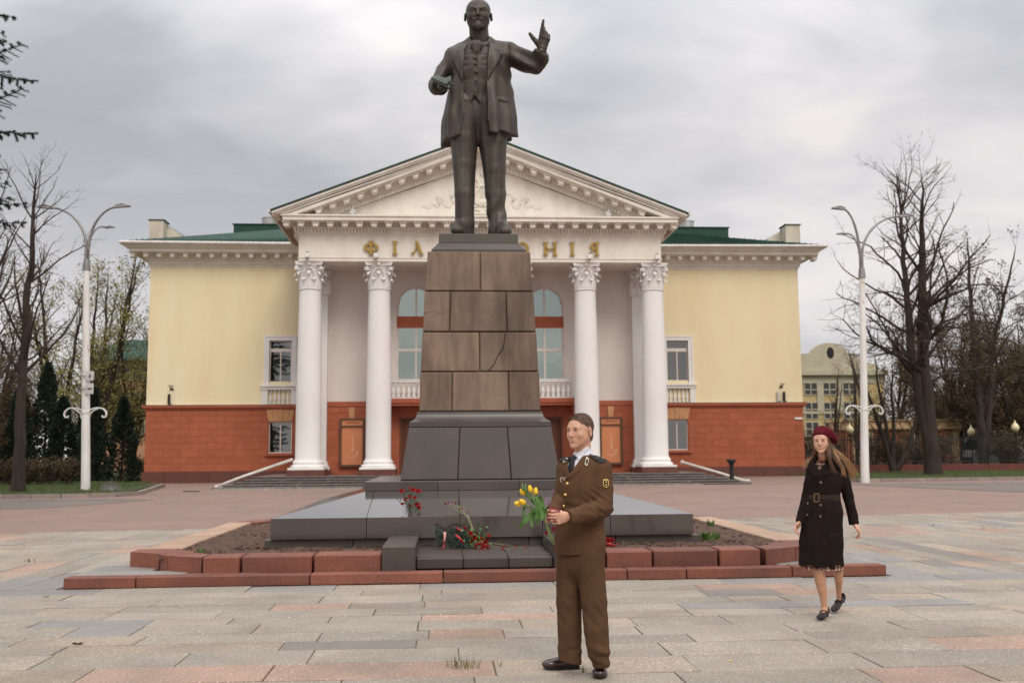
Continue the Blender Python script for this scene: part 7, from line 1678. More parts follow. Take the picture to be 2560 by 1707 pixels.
Vb.chain([Q7(565, 700, 0), Q7(420, 740, .05), Q7(345, 960, .07), Q7(312, 1130, .07), Q7(225, 1480, .0)], [.04, .035, .034, .032, .024], .02); Vb.chain([Q7(565, 700, 0), Q7(770, 740, -.03), Q7(860, 950, -.03), Q7(900, 1120, -.02), Q7(980, 1500, -.05)], [.04, .035, .034, .032, .024], .02)
# legs with feet, one smooth surface
def ctr(V): return V
L1 = [Q8(470, 300, -.02), Q8(490, 790, -.05), Q8(500, 860, -.06)]; 
Vg = Vol(np.array([Q8(310, 0)[0], YW_-.32, -.02]), np.array([Q8(900, 0)[0], YW_+.36, .66]), .0042)
gf = Gp(1960+.17857*525, 1280+.17857*1492, 0); yA = float(gf[1])-YW_+.07      # front foot
gb = Gp(1960+.17857*730, 1280+.17857*1398, 0); yB = float(gb[1])-YW_+.05
Vg.chain([Q8(475, 500, .0), Q8(488, 800, yA+.02), Q8(510, 960, yA+.03), Q8(532, 1080, yA+.03), Q8(550, 1180, yA+.03), Q8(560, 1280, yA+.03), Q8(566, 1350, yA+.04)], [.062, .057, .050, .0425, .034, .028, .029], .02)
Vg.chain([Q8(566, 1345, yA+.04), Q8(545, 1415, yA-.01), Q8(528, 1450, yA-.05)], [.028, .026, .020], .02)
Vg.chain([Q8(700, 500, .04), Q8(758, 800, yB-.02), Q8(775, 940, yB+.0), Q8(782, 1060, yB+.03), Q8(782, 1150, yB+.04), Q8(782, 1230, yB+.05)], [.060, .052, .045, .037, .032, .029], .02)
Vg.chain([Q8(786, 1235, yB+.05), Q8(775, 1290, yB+.03), Q8(748, 1335, yB-.0)], [.029, .025, .018], .02)
# hands
lw_ = Q7(212, 1500, .0); Vl = Vol(Q8(60, 380, -.12), Q8(330, 80, .16), .0026)
fL = Frame(Q8(222, 150, .0), look(Q8(150, 235, -.05)-Q8(222, 150, 0), np.array([-.5, -.7, .3])), .92)
tipL = hand(Vl, fL, 1, [(.15, .25, .2), (.35, .35, .2), (.5, .4, .2), (.6, .4, .2)], thumb=((.036, -.008, .035), (.052, -.014, .062), (.056, -.020, .088)), spread=.10)
Vr = Vol(Q8(900, 400, -.2), Q8(1180, 100, .10), .0026)
fR = Frame(Q8(988, 170, -.05), look(Q8(1050, 250, -.09)-Q8(988, 170, -.05), np.array([-.3, -.9, .1])), .92)
tipR = hand(Vr, fR, 1, [(-.25, -.3, -.2), (-.45, -.5, -.3), (-.6, -.6, -.3), (-.7, -.6, -.3)], thumb=((.034, .006, .035), (.042, .012, .062), (.034, .02, .084)), spread=.06)
def legpick(c): return np.where(c[:, 2] < .66, 1, 0)
wb = mesh_np('body', [Vh.mesh(), Vb.mesh(), Vg.mesh(), Vl.mesh(), Vr.mesh()], [skin, skinw], wom, pick=legpick, relax=1)
lipr = mat('rosy_lip', (.46, .085, .075), rough=.4); nailr = mat('red_nail', (.50, .01, .02), rough=.25); tooth = mat('teeth', (.72, .69, .64), rough=.3)
browd = mat('dark_brow', (.035, .018, .012), rough=.8)
face_parts(hw, wom, irisb, browd, lipr, female=True, smile=True)
mb = MB(); mb.tube([hw(-.020, -.0905, -.0592), hw(0, -.0945, -.0618), hw(.020, -.0905, -.0592)], [.0012, .0024, .0012], 6); mb.build('teeth', tooth, wom)
for p, d_, n_ in tipL+tipR: MB().ball(p+d_*.003+n_*.0035, (.0048, .0048, .0065), 8, 6, Vector(d_).to_track_quat('Z', 'Y').to_matrix()).build('fingernail', nailr, wom, smooth=True)
# coat
coatm = mat('dark_brown_tweed', (.017, .0105, .009), (.011, .007, .0065), scale=14, rough=.95, bump=.0012, bscale=300, speck=(120, .60, .75, (.024, .015, .012)), spec=.12)
K = Vol(np.array([Q7(130, 0)[0]-.10, YW_-.36, Q8(0, 800)[2]]), np.array([Q7(1080, 0)[0], YW_+.34, Q7(0, 440)[2]]), .0046)
K.ell(Q7(566, 810, .0), (.158, .104, .135), MM(Rz(-.37)), 0); K.cone(Q7(560, 850, .0), Q7(556, 900, -.01), .153, .156, .02, (wf, .70)); K.cone(Q7(556, 900, -.01), Q7(552, 1130, .0), .156, .146, .03, (wf, .76)); K.cone(Q7(552, 1130, .0), Q7(540, 1330, .0), .146, .180, .03, (wf, .78)); K.cone(Q7(545, 1330, .0), Q8(520, 420, .0), .175, .200, .03, (wf, .85)); K.cone(Q8(520, 420, .0), Q8(516, 760, .0), .188, .204, .02, (wf, .88))
K.cone(Q7(575, 660, .01), Q7(755, 715, -.03), .050, .056, .05); K.cone(Q7(565, 660, .01), Q7(408, 715, .05), .048, .052, .05)
sleeve(K, [([Q7(418, 722, .05), Q7(350, 960, .07), Q7(318, 1130, .07)], [.052, .050, .046], .02), ([Q7(318, 1130, .07), Q7(272, 1300, .04), Q7(222, 1480, .0)], [.046, .044, .043], .012)], Q7(218, 1485, .0), Q7(262, 1330, .03), .09, .016)
sleeve(K, [([Q7(770, 722, -.03), Q7(856, 950, -.03), Q7(898, 1120, -.02)], [.060, .054, .050], .02), ([Q7(898, 1120, -.02), Q7(945, 1330, -.03), Q7(982, 1515, -.05)], [.050, .046, .044], .012)], Q7(982, 1512, -.05), Q7(950, 1340, -.03), .09, .016)
yk = YW_+.0
K.below(lambda x, y: float(Q8(0, 742)[2])+.010*np.sin((x-wom.location.x)*22)+.02*(y-YW_)-.05*(x-wom.location.x)*0)
# collar: broad dark lapels with a V opening
for pl in ([(545, 570), (480, 560), (365, 600), (330, 660), (380, 760), (470, 880), (535, 850), (505, 770), (478, 640)], [(600, 560), (690, 545), (790, 610), (740, 690), (660, 800), (560, 860), (505, 775), (600, 630)]): decal(K, poly7(pl), .009, yk, .003)
K.cone(Q7(560, 600, .05), Q7(700, 610, .02), .030, .030, .02); K.cone(Q7(470, 600, .03), Q7(560, 600, .07), .026, .028, .02)
K.cone(Q7(552, 500, .0), Q7(556, 640, .0), .062, .052, .006, None, 's')
cutpoly(K, poly7([(470, 560), (640, 560), (615, 625), (560, 720), (505, 770), (488, 700), (478, 640)]), YW_+.02)
zb_ = float(Q7(0, 1135)[2]); zh_ = float(Q7(0, 1200)[2])
def cf(x, y, z):
    o = .0022*wav(x, y, z, (18, 18, 8), 5)+.0012*wav(x, y, z, (55, 55, 25), 6)
    a = np.arctan2(y-YW_, x-wom.location.x); t = sstep(0, .55, (zh_-z)); o = o+t*.0075*np.sin(a*9+.6)+t*.004*np.sin(a*17+1)
    o = o+.010*np.exp(-((z-zb_)/.020)**2)*(np.abs(x-wom.location.x) < .16)
    return o
K.off(cf)
# front pleat and overlap edge
decal(K, poly7([(250, 1200), (520, 1200), (500, 1500), (470, 2100), (200, 2100)]), .005, yk, .002)
pl = [(545, 1420), (560, 1420), (620, 2200), (470, 2200)]; xs_ = poly7(pl); decal(K, xs_, -.006, yk, .012)
decal(K, poly7([(470, 880), (600, 860), (640, 1090), (470, 1090)]), .002, yk, .002)
for a, b in ((Q7(1000, 1340, -.05), Q7(1020, 1410, -.06)), (Q7(214, 1330, .02), Q7(206, 1400, .0))): K.cone(a, b, .016, .014, .01)
ck = K.build('coat', coatm, wom)
beltm = mat('dark_brown_belt', (.034, .020, .015), (.024, .014, .011), scale=12, rough=.8, spec=.2); bucklem = mat('leather_buckle', (.17, .095, .045), rough=.4); horn = mat('horn_button', (.15, .095, .06), rough=.35)
# belt: flattened ring
be = Vol(Q7(300, 1210, -.22)-np.array([0, 0, .01]), Q7(820, 1060, .22), .0036); be.cone(Q7(552, 1170, .0), Q7(552, 1110, .0), .157, .153, 0, (wf, .78)); be.cone(Q7(552, 1250, .0), Q7(552, 1030, .0), .134, .134, 0.0, (wf, .74), 's')
za, zbb = float(Q7(0, 1188)[2]), float(Q7(0, 1096)[2]); be.keep(lambda x, y, z: np.maximum(za+.02*(x-wom.location.x)-z, z-zbb-.02*(x-wom.location.x))+0*y); be.build('belt', beltm, wom)
def wy(X, Y): p = Q7(X, Y, -.14); return p, min(surf(K, p[0], p[2], 0), 99)
p = Q7(465, 1142, -.14); y = surf(be, Q7(530, 1142, -.14)[0], p[2], 0)-.006; mb = MB(); 
fr2 = [Q7(432, 1090, -.13), Q7(498, 1086, -.13), Q7(500, 1196, -.13), Q7(434, 1200, -.13)]
for i in range(4): a, b = fr2[i], fr2[(i+1) % 4]; mb.tube([(a[0], y-.004, a[2]), (b[0], y-.004, b[2])], .0042, 6)
mb.build('buckle', bucklem, wom)
mb = MB(); a = Q7(760, 1110, 0); pA, yA_ = wy(745, 1140); 
for X, Y in ((392, 918), (526, 928), (388, 1228), (520, 1246), (376, 1388), (510, 1402)):
    p, y = wy(X, Y); MB().ball((p[0], y-.002, p[2]), (.0115, .005, .0115), 12, 6).build('button', horn, wom, smooth=True)
# blouse front and scarf tie
plaid = mat('plaid_fabric', (.19, .05, .04), rough=.85)
def plaidmat():
    m_ = plaid; nt = m_.node_tree; N = nt.nodes; Lk = nt.links; bs = N['Principled BSDF']; tc = N.new('ShaderNodeTexCoord'); sp = N.new('ShaderNodeSeparateXYZ'); Lk.new(tc.outputs['Object'], sp.inputs[0]); last = None
    rg = N.new('ShaderNodeRGB'); rg.outputs[0].default_value = (.17, .045, .04, 1); last = rg.outputs[0]
    for ax, fr3, ph, wd_, c in (('X', 26, 0, .45, (.05, .03, .03)), ('X', 26, .5, .16, (.62, .52, .40)), ('Z', 26, .3, .40, (.06, .035, .03)), ('Z', 26, .8, .14, (.60, .50, .38)), ('X', 52, .3, .12, (.30, .08, .05))):
        a = N.new('ShaderNodeMath'); a.operation = 'MULTIPLY_ADD'; Lk.new(sp.outputs[ax], a.inputs[0]); a.inputs[1].default_value = fr3; a.inputs[2].default_value = ph+50; b = N.new('ShaderNodeMath'); b.operation = 'FRACT'; Lk.new(a.outputs[0], b.inputs[0]); c_ = N.new('ShaderNodeMath'); c_.operation = 'LESS_THAN'; Lk.new(b.outputs[0], c_.inputs[0]); c_.inputs[1].default_value = wd_
        d = N.new('ShaderNodeMath'); d.operation = 'MULTIPLY'; Lk.new(c_.outputs[0], d.inputs[0]); d.inputs[1].default_value = .8; mx = N.new('ShaderNodeMixRGB'); Lk.new(d.outputs[0], mx.inputs[0]); Lk.new(last, mx.inputs[1]); mx.inputs[2].default_value = (*c, 1); last = mx.outputs[0]
    Lk.new(last, bs.inputs['Base Color'])
plaidmat()
BL = Vol(Q7(440, 860, -.16), Q7(680, 530, .10), .003); BL.ell(Q7(575, 820, .0), (.140, .090, .13), MM(Rz(-.37)), 0); BL.cone(Q7(558, 600, .01), Q7(565, 680, .0), .046, .08, .03); BL.keep(lambda x, y, z: z-float(Q7(0, 612)[2])+.25*(y-YW_)); BL.build('blouse', plaid, wom)
rust = mat('rust_ribbon', (.20, .055, .025), (.14, .04, .02), scale=20, rough=.7)
sc3 = Vol(Q7(440, 680, -.14), Q7(680, 540, .10), .0026); 
sc3.chain([Q7(470, 632, -.06), Q7(505, 612, -.085), Q7(548, 618, -.09), Q7(600, 596, -.07), Q7(625, 575, -.02)], [.008, .012, .010, .013, .008], .01, ((0, 1, 0), .8)); sc3.ell(Q7(512, 598, -.085), (.022, .008, .010), (0, .5, 0), .006); sc3.chain([Q7(500, 575, -.05), Q7(520, 600, -.08)], [.008, .010], .005); sc3.off(lambda x, y, z: .0012*np.sin(x*260)); sc3.build('ribbon_tie', rust, wom)
# dress hem showing below the coat
D = Vol(np.array([Q7(150, 0)[0]-.10, YW_-.30, Q8(0, 860)[2]]), np.array([Q7(900, 0)[0], YW_+.30, Q8(0, 640)[2]]), .0042)
D.cone(Q8(520, 560, .0), Q8(518, 950, .0), .180, .196, .0, (wf, .85)); D.cone(Q8(520, 560, .0), Q8(518, 980, .0), .170, .186, .0, (wf, .85), 's'); D.off(lambda x, y, z: .004*np.sin(np.arctan2(y-YW_, x-wom.location.x)*14))
D.below(lambda x, y: float(Q8(0, 792)[2])-.012-.085*(x-wom.location.x)+.008*np.sin(x*50)+.0*y); D.build('dress', plaid, wom)
# beret
ber = mat('burgundy_felt', (.115, .012, .020), (.085, .009, .016), scale=20, rough=.95, bump=.001, bscale=300, spec=.15)
V = Vol(hw(0, 0, 0)-np.array([.19, .16, .16]), hw(0, 0, 0)+np.array([.24, .24, .22]), .003)
RB = hw.R @ Ry(.38) @ Rx(-.62)
V.ell(hw(.030, .045, .068), (.108, .112, .062), MM(RB), 0); V.ell(hw(.070, .080, .012), (.072, .072, .066), MM(RB), .05); V.ell(hw(0, .012, .058), (.079, .094, .045), MM(hw.R @ Rx(-.42)), .03)
V.off(lambda x, y, z: .0022*wav(x, y, z, (40, 40, 40), 12)); 
def undr(x, y, z):
    a, b, c = hw.loc(x, y, z); return (.052-.50*(b+.06)-c)*.8
V.keep(undr); V.build('beret', ber, wom)
# long hair
hairm = mat('long_brown_hair', (.165, .082, .040), (.075, .035, .018), scale=30, rough=.5, bump=.002, bscale=160, stretch=(2, 2, .25)); hairt = mat('golden_hair_tips', (.44, .25, .115), (.26, .135, .06), scale=30, rough=.5, stretch=(2, 2, .25))
V = Vol(Q7(230, 900, -.22), Q7(1030, 170, .26), .0032)
V.ell(hw(0, .026, .030), (.078, .096, .080), MM(hw.R), 0); V.ell(hw(0, .045, -.04), (.074, .062, .075), MM(hw.R), .03)
for s in (-1, 1): V.chain([hw(s*.056, -.030, .066), hw(s*.068, -.024, .01), hw(s*.073, -.008, -.05), hw(s*.072, .004, -.11)], [.010, .012, .015, .018], .02)
V.chain([Q7(640, 420, .0), Q7(668, 520, -.03), Q7(700, 580, -.05), Q7(770, 600, -.04)], [.040, .038, .034, .026], .03, ((0, 1, 0), .6))
V.chain([Q7(606, 330, -.04), Q7(618, 420, -.06), Q7(630, 530, -.09), Q7(652, 640, -.115), Q7(684, 750, -.12)], [.018, .022, .020, .012, .006], .02, ((0, 1, 0), .7))
V.chain([Q7(690, 500, .0), Q7(760, 640, -.08), Q7(820, 740, -.10), Q7(838, 830, -.09)], [.030, .022, .013, .005], .02, ((0, 1, 0), .6))
V.chain([Q7(700, 500, .03), Q7(820, 590, .0), Q7(895, 680, -.02), Q7(950, 790, -.02)], [.040, .030, .026, .020], .02, ((0, 1, 0), .5))
V.chain([Q7(470, 470, .06), Q7(420, 545, .06), Q7(365, 600, .05), Q7(320, 650, .04)], [.030, .022, .014, .005], .02, ((0, 1, 0), .6))
FP = [(-.054, .066), (-.020, .083), (.020, .083), (.040, .072), (.0540, .02), (.054, -.03), (.047, -.075), (.033, -.115), (0, -.14), (-.036, -.115), (-.054, -.075), (-.062, -.03), (-.0620, .02)]
def face_cut(x, y, z):
    a, b, c = hw.loc(x, y, z); return -np.maximum(sd_poly(FP, a, c), b+.0)
V.keep(face_cut); V.off(lambda x, y, z: .0022*wav(x, y, z, (180, 180, 22), 14)+.0012*np.sin((x+.3*z)*520))
hx = float(Q7(0, 560)[2]); V.build('hair', [hairm, hairt], wom, pick=lambda c: ((c[:, 2] < float(Q7(0, 640)[2])) & ((c[:, 0] > float(Q7(735, 0)[0])))).astype(int))
R_ = random.Random(9); locks = []
def lock(pts, n, sp, r, m_):
    for _ in range(n):
        o = [R_.uniform(-sp, sp) for _ in range(3)]; P_ = []
        for i, (X, Y, dy) in enumerate(pts):
            t = i/(len(pts)-1); p = Q7(X, Y, dy)+np.array([o[0]*(.4+t), o[1]*.5, o[2]*.6])+np.array([R_.uniform(-1, 1), 0, R_.uniform(-1, 1)])*.013*t; P_.append(Vector(p))
        f = []; n_ = len(P_)
        for i in range(n_-1):
            p0 = P_[max(i-1, 0)]; p1, p2 = P_[i], P_[i+1]; p3 = P_[min(i+2, n_-1)]
            for kk in range(4): t = kk/4; f.append(.5*((2*p1)+(p2-p0)*t+(2*p0-5*p1+4*p2-p3)*t*t+(3*p1-p0-3*p2+p3)*t**3))
        f.append(P_[-1]); m_.tube(f, [r*(1-.75*i/len(f)) for i in range(len(f))], 4, cap=False)
m1, m2 = MB(), MB()
lock([(700, 480, .0), (800, 560, -.04), (880, 640, -.05), (940, 740, -.05), (985, 825, -.05)], 95, .028, .0022, m2); lock([(720, 500, .02), (820, 590, .0), (900, 690, -.02), (930, 800, -.02), (940, 880, -.03)], 80, .026, .0022, m2)
lock([(690, 480, -.04), (750, 600, -.11), (815, 720, -.12), (840, 830, -.11)], 50, .016, .0018, m2); lock([(610, 380, -.06), (625, 520, -.12), (655, 660, -.14), (705, 790, -.14)], 50, .014, .0017, m1)
lock([(640, 380, -.05), (680, 520, -.09), (740, 620, -.12), (800, 700, -.13)], 60, .020, .0019, m1)
lock([(450, 480, .05), (400, 560, .04), (335, 620, .02), (285, 720, .02)], 40, .015, .0016, m2); lock([(440, 500, .05), (380, 570, .04), (320, 640, .03)], 34, .014, .0017, m1)
tag(m1.build('hair_strands', hairm, wom), kind='stuff'); tag(m2.build('hair_strands', hairt, wom), kind='stuff')
# shoes with a strap, low heel
shoem = mat('dark_leather_pump', (.014, .008, .009), (.02, .011, .012), scale=30, rough=.5, spec=.3)
def pump(front, ankle, heelz, toe, yaw, strap=True):
    """mary jane pump: toe point, heel point"""
    toe = np.array(toe, float); heel = np.array(ankle, float); d = toe-heel; L = np.linalg.norm(d); d /= L; sd = np.cross(d, [0, 0, 1.]); sd /= np.linalg.norm(sd); u_ = np.cross(sd, d); R = np.stack([sd, d, u_], 1); f = Frame(heel, R, 1)
    V = Vol(np.minimum(toe, heel)-.07, np.maximum(toe, heel)+.09, .003)
    V.ell(f(0, L*.78, .014), (.041, L*.25, .022), MM(R), 0); V.ell(f(0, L*.45, .018), (.033, L*.36, .026), MM(R), .02); V.ell(f(0, L*.10, .028), (.031, L*.14, .040), MM(R), .02)
    V.ell(f(0, L*.45, .060), (.030, L*.27, .034), MM(R), .004, 's'); V.ell(f(0, L*.16, .062), (.023, L*.13, .045), MM(R), .004, 's')
    mb = MB(); mb.tube([f(-.034, L*.50, .022), f(-.028, L*.50, .040), f(-.010, L*.50, .051), f(.012, L*.50, .051), f(.028, L*.50, .040), f(.034, L*.50, .022)], .0055, 6)
    o = V.build('shoe', shoem, wom); mb.build('strap', shoem, o); hb = f(0, L*.06, .0)
    MB().tube([hb+np.array([0, 0, .008]), hb-np.array([0, 0, min(.038, heelz)])], [.020, .014], 8).build('heel', shoem, o)
pump(None, Q8(606, 1405, yA+.085), .04, Gp(1960+.17857*500, 1280+.17857*1500, .012), 0)
pump(None, Q8(838, 1205, yB+.10)+np.array([0, 0, -.0]), .03, Gp(1960+.17857*692, 1280+.17857*1398, .012), 0)
# ================= the statue
bronze = mat('weathered_bronze', (.042, .030, .024), (.072, .057, .046), scale=1.6, rough=.50, spec=.5, metal=.35, contrast=(.35, .68), bump=.004, bscale=18, stretch=(2.2, 2.2, .45))
def patina():
    nt = bronze.node_tree; N = nt.nodes; Lk = nt.links; bs = N['Principled BSDF']; src = bs.inputs['Base Color'].links[0].from_socket
    tc = N.new('ShaderNodeTexCoord'); mp = N.new('ShaderNodeMapping'); mp.inputs['Scale'].default_value = (5, 5, .7); Lk.new(tc.outputs['Object'], mp.inputs[0]); n = N.new('ShaderNodeTexNoise'); n.inputs['Scale'].default_value = 1; n.inputs['Detail'].default_value = 6; n.inputs['Roughness'].default_value = .65; Lk.new(mp.outputs[0], n.inputs[0])
    r = N.new('ShaderNodeValToRGB'); Lk.new(n.outputs[0], r.inputs[0]); e = r.color_ramp.elements; e[0].position = .50; e[0].color = (0, 0, 0, 1); e[1].position = .68; e[1].color = (.62, .62, .62, 1)
    g = N.new('ShaderNodeNewGeometry'); pr = N.new('ShaderNodeValToRGB'); Lk.new(g.outputs['Pointiness'], pr.inputs[0]); e = pr.color_ramp.elements; e[0].position = .505; e[0].color = (0, 0, 0, 1); e[1].position = .56; e[1].color = (.5, .5, .5, 1)
    ad = N.new('ShaderNodeMath'); ad.operation = 'MAXIMUM'; ad.use_clamp = True; Lk.new(r.outputs[0], ad.inputs[0]); Lk.new(pr.outputs[0], ad.inputs[1])
    mx = N.new('ShaderNodeMixRGB'); Lk.new(ad.outputs[0], mx.inputs[0]); Lk.new(src, mx.inputs[1]); mx.inputs[2].default_value = (.115, .118, .092, 1); Lk.new(mx.outputs[0], bs.inputs['Base Color'])
patina()
YS = 17.0; KS = 2.42
def S1(X, Y, dy=0): return Wp(1000+X*.19133, Y*.19133, YS+dy)
def S2(X, Y, dy=0): return Wp(1000+X*.236, 250+Y*.236, YS+dy)
def polyS(pts, dy=-.35): return [(float(S1(*p, dy)[0]), float(S1(*p, dy)[2])) for p in pts]
def polyT(pts, dy=-.35): return [(float(S2(*p, dy)[0]), float(S2(*p, dy)[2])) for p in pts]
sta = thing('statue', 'dark bronze statue of a bald bearded man, one arm raised, book in hand', 'statue', (MX, MY, 5.1))
V = Vol(np.array([S1(240, 0, 0)[0], YS-1.35, 5.05]), np.array([S1(2080, 0, 0)[0], YS+.75, S1(0, -30, 0)[2]]), .0135)
# head
hs_ = Frame(S1(1022, 208, -.08), Rz(-.05) @ Rx(.08), 2.50)
Vhd = Vol(hs_(0, 0, 0)-np.array([.34, .42, .75]), hs_(0, 0, 0)+np.array([.34, .42, .36]), .0085)
sculpt_head(Vhd, hs_, neck_to=S1(1040, 540, .06), neck_r=.066, w=1.15)
kk = hs_.k
Vhd.cone(hs_(-.040, -.080, .030), hs_(-.012, -.090, .020), .010*kk, .008*kk, .008*kk); Vhd.cone(hs_(.040, -.080, .030), hs_(.012, -.090, .020), .010*kk, .008*kk, .008*kk)
for s in (-1, 1): Vhd.cone(hs_(0, -.098, -.048), hs_(s*.030, -.086, -.058), .0065*kk, .0045*kk, .004*kk)
Vhd.ell(hs_(0, -.086, -.098), (.020*kk, .016*kk, .024*kk), MM(hs_.R), .012*kk); Vhd.ell(hs_(0, -.080, -.115), (.013*kk, .012*kk, .018*kk), MM(hs_.R), .01*kk)
# legs (trousers)
V.chain([S2(682, 60, .02), S2(680, 420, .0), S2(682, 700, -.02), S2(684, 1000, -.04), S2(684, 1310, -.04)], [.28, .232, .205, .188, .172], .05); V.cone(S2(684, 1310, -.04), S2(686, 1425, -.02), .172, .168, .03)
V.chain([S2(940, 60, .02), S2(982, 450, .02), S2(1000, 750, .0), S2(1012, 1000, .02), S2(1024, 1250, .05)], [.28, .245, .200, .185, .158], .05); V.cone(S2(1024, 1250, .05), S2(1046, 1400, .05), .158, .182, .03)
V.cone(S2(812, -60, .05), S2(815, 130, .05), .36, .36, .06, ((0, 1, 0), .64))
def tfold(x, y, z):
    o = .010*wav(x, y, z, (5, 5, 1.6), 21)+.008*wav(x, y, z, (13, 13, 4), 22); t = sstep(6.4, 5.3, z); a, b = S2(1040, 1250, 0)[0], S2(0, 1230, 0)[2]
    o = o+.022*np.sin((z-b)*16-(x-a)*16)*np.exp(-(((x-a)/.30)**2+((z-b)/.35)**2))
    for X in (650, 1030): q = S2(X, 0, 0)[0]; o = o-.012*np.exp(-((x-q)/.035)**2)*(y < YS)
    return o
V.off(tfold, V.lo, [99, 99, 7.5]); V.below(5.10)
# shoes
for t, h in ((np.array([S2(600, 0, -.5)[0], YS-.56, 5.20]), np.array([S2(690, 0, .1)[0], YS+.10, 5.20])), (np.array([S2(1110, 0, -.5)[0], YS-.50, 5.20]), np.array([S2(1050, 0, .1)[0], YS+.12, 5.20]))):
    V.cone(t+[0, .12, .02], h, .105, .12, .04, ((0, 0, 1), .85)); V.cone(t+[0, .30, .11], h+[0, -.05, .20], .10, .13, .07)
V.below(5.12)
# torso under waistcoat
W = V.clone(); W.d[:] = 1
W.ell(S1(1010, 880, .0), (.45, .33, .42), None, 0); W.cone(S1(1000, 980, .0), S1(995, 1330, .02), .42, .38, .06, ((0, 1, 0), .76)); W.cone(S1(1040, 470, .05), S1(1030, 720, .03), .15, .26, .1, ((0, 1, 0), .9))
W.keep(lambda x, y, z: np.maximum(z-float(S1(0, 470)[2])-.25*(y-YS), -1)); 
VP = [(780, 480), (1250, 480), (1250, 1260), (1065, 1360), (970, 1235), (900, 1365), (780, 1290)]
W.keep(lambda x, y, z: np.maximum(sd_poly(polyS(VP, -.3), x[:, 0, 0][:, None], z[0, 0, :][None, :])[:, None, :], -9))
decal(W, polyS([(905, 470), (1180, 470), (1120, 560), (990, 690), (940, 600)]), -.03, YS, .012)
decal(W, polyS([(905, 480), (1000, 480), (980, 560), (950, 585)]), .035, YS, .01); decal(W, polyS([(1060, 490), (1160, 470), (1165, 540), (1110, 575), (1070, 540)]), .035, YS, .01)
W.ell(S1(1000, 595, -.30), (.11, .06, .10), None, .03); W.ell(S1(1000, 650, -.31), (.07, .05, .09), None, .03)
for X, Y in ((985, 770), (990, 850), (995, 950), (993, 1070), (992, 1205)):
    p = S1(X, Y, -.3); W.ell((p[0], YS-.335, p[2]), (.028, .035, .028), None, .01)
def wfold(x, y, z):
    xx = (x-float(S1(990, 0)[0])); o = 0
    for Y, a in ((780, .022), (860, .022), (930, .014), (1100, .014), (830, .015)): zc = float(S1(0, Y)[2]); o = o+a*np.exp(-((z-zc-.25*np.abs(xx)**1.4*0)/.022)**2)*sstep(.04, .26, np.abs(xx))
    return o+.01*wav(x, y, z, (9, 9, 9), 24)+.016*np.exp(-(xx/.010)**2)*(y < YS)
W.off(wfold)
# coat
J = V.clone(); J.d[:] = 1
J.ell(S1(1030, 880, .05), (.555, .385, .42), None, 0); J.cone(S1(1030, 1000, .05), S1(1035, 1300, .05), .53, .56, .08, ((0, 1, 0), .70)); J.cone(S1(1035, 1300, .05), S2(838, 200, .06), .56, .63, .08, ((0, 1, 0), .68)); J.cone(S2(838, 200, .06), S2(842, 520, .06), .63, .665, .05, ((0, 1, 0), .68))
J.cone(S1(1130, 590, .10), S1(1430, 680, .05), .12, .175, .12); J.cone(S1(950, 600, .10), S1(690, 735, .05), .12, .155, .12)
# raised arm (right in the picture): out, bent at the elbow, forearm coming up and forward
sleeve(J, [([S1(1430, 710, .04), S1(1640, 800, -.04), S1(1780, 835, -.12)], [.185, .195, .175], .06), ([S1(1780, 835, -.12), S1(1835, 760, -.22), S1(1862, 668, -.32)], [.172, .155, .130], .04)], S1(1860, 672, -.32), S1(1800, 810, -.18), .26, .05)
sleeve(J, [([S1(685, 760, .05), S1(575, 930, .06), S1(490, 1110, -.02)], [.150, .150, .160], .06), ([S1(490, 1130, -.02), S1(525, 1120, -.35), S1(530, 1108, -.48)], [.175, .140, .118], .04)], S1(530, 1108, -.48), S1(520, 1120, -.3), .2, .05)
J.cone(S1(1045, 490, .10), S1(1170, 560, .0), .13, .10, .06); J.cone(S1(1045, 490, .10), S1(920, 570, .0), .13, .10, .06)
J.cone(S1(1040, 380, -.02), S1(1035, 580, .02), .190, .175, .02, None, 's')
zhl, zhr = float(S2(0, 350, -.4)[2]), float(S2(0, 292, -.4)[2]); xl_, xr_ = float(S2(430, 0, -.4)[0]), float(S2(1260, 0, -.4)[0])
# hem: lower at the left front, rising at the right
J.below(lambda x, y: zhl+(zhr-zhl)*np.clip((x-xl_)/(xr_-xl_), 0, 1)-.02*np.sin((x-xl_)*5))
OP = [(905, 470), (1180, 465), (1160, 700), (1140, 1000), (1148, 1300), (1160, 1400)]
oL = [(830, 600), (828, 1000), (835, 1340), (845, 1568)]
hole = polyS([(905, 470), (1178, 465), (1166, 620), (1142, 800), (1132, 1020), (1142, 1200), (1155, 1568)], -.4)+polyT([(938, 0), (965, 420), (650, 420), (690, 0)], -.4)+polyS([(845, 1568), (835, 1340), (826, 1000), (830, 800), (838, 640), (870, 540)], -.4)
cutpoly(J, hole, YS-.02)
for pl in ([(905, 478), (850, 560), (735, 615), (755, 640), (700, 660), (685, 720), (740, 870), (815, 1040), (830, 900), (838, 640)], [(1180, 470), (1235, 540), (1310, 632), (1262, 625), (1340, 650), (1300, 780), (1220, 900), (1145, 1030), (1140, 800), (1166, 600)]): decal(J, polyS(pl, -.4), .042, YS-.02, .012)
decal(J, polyS([(1290, 1235), (1420, 1245), (1415, 1290), (1285, 1280)], -.4), .02, YS, .01)
for X, Y in ((1345, 1115), (1310, 1240)): p = S1(X, Y, -.42); J.ell((p[0], float(p[1]), p[2]), (.028, .04, .028), None, .01) if False else None
ea, eb = S1(1640, 830, -.1), S1(600, 1000, 0)
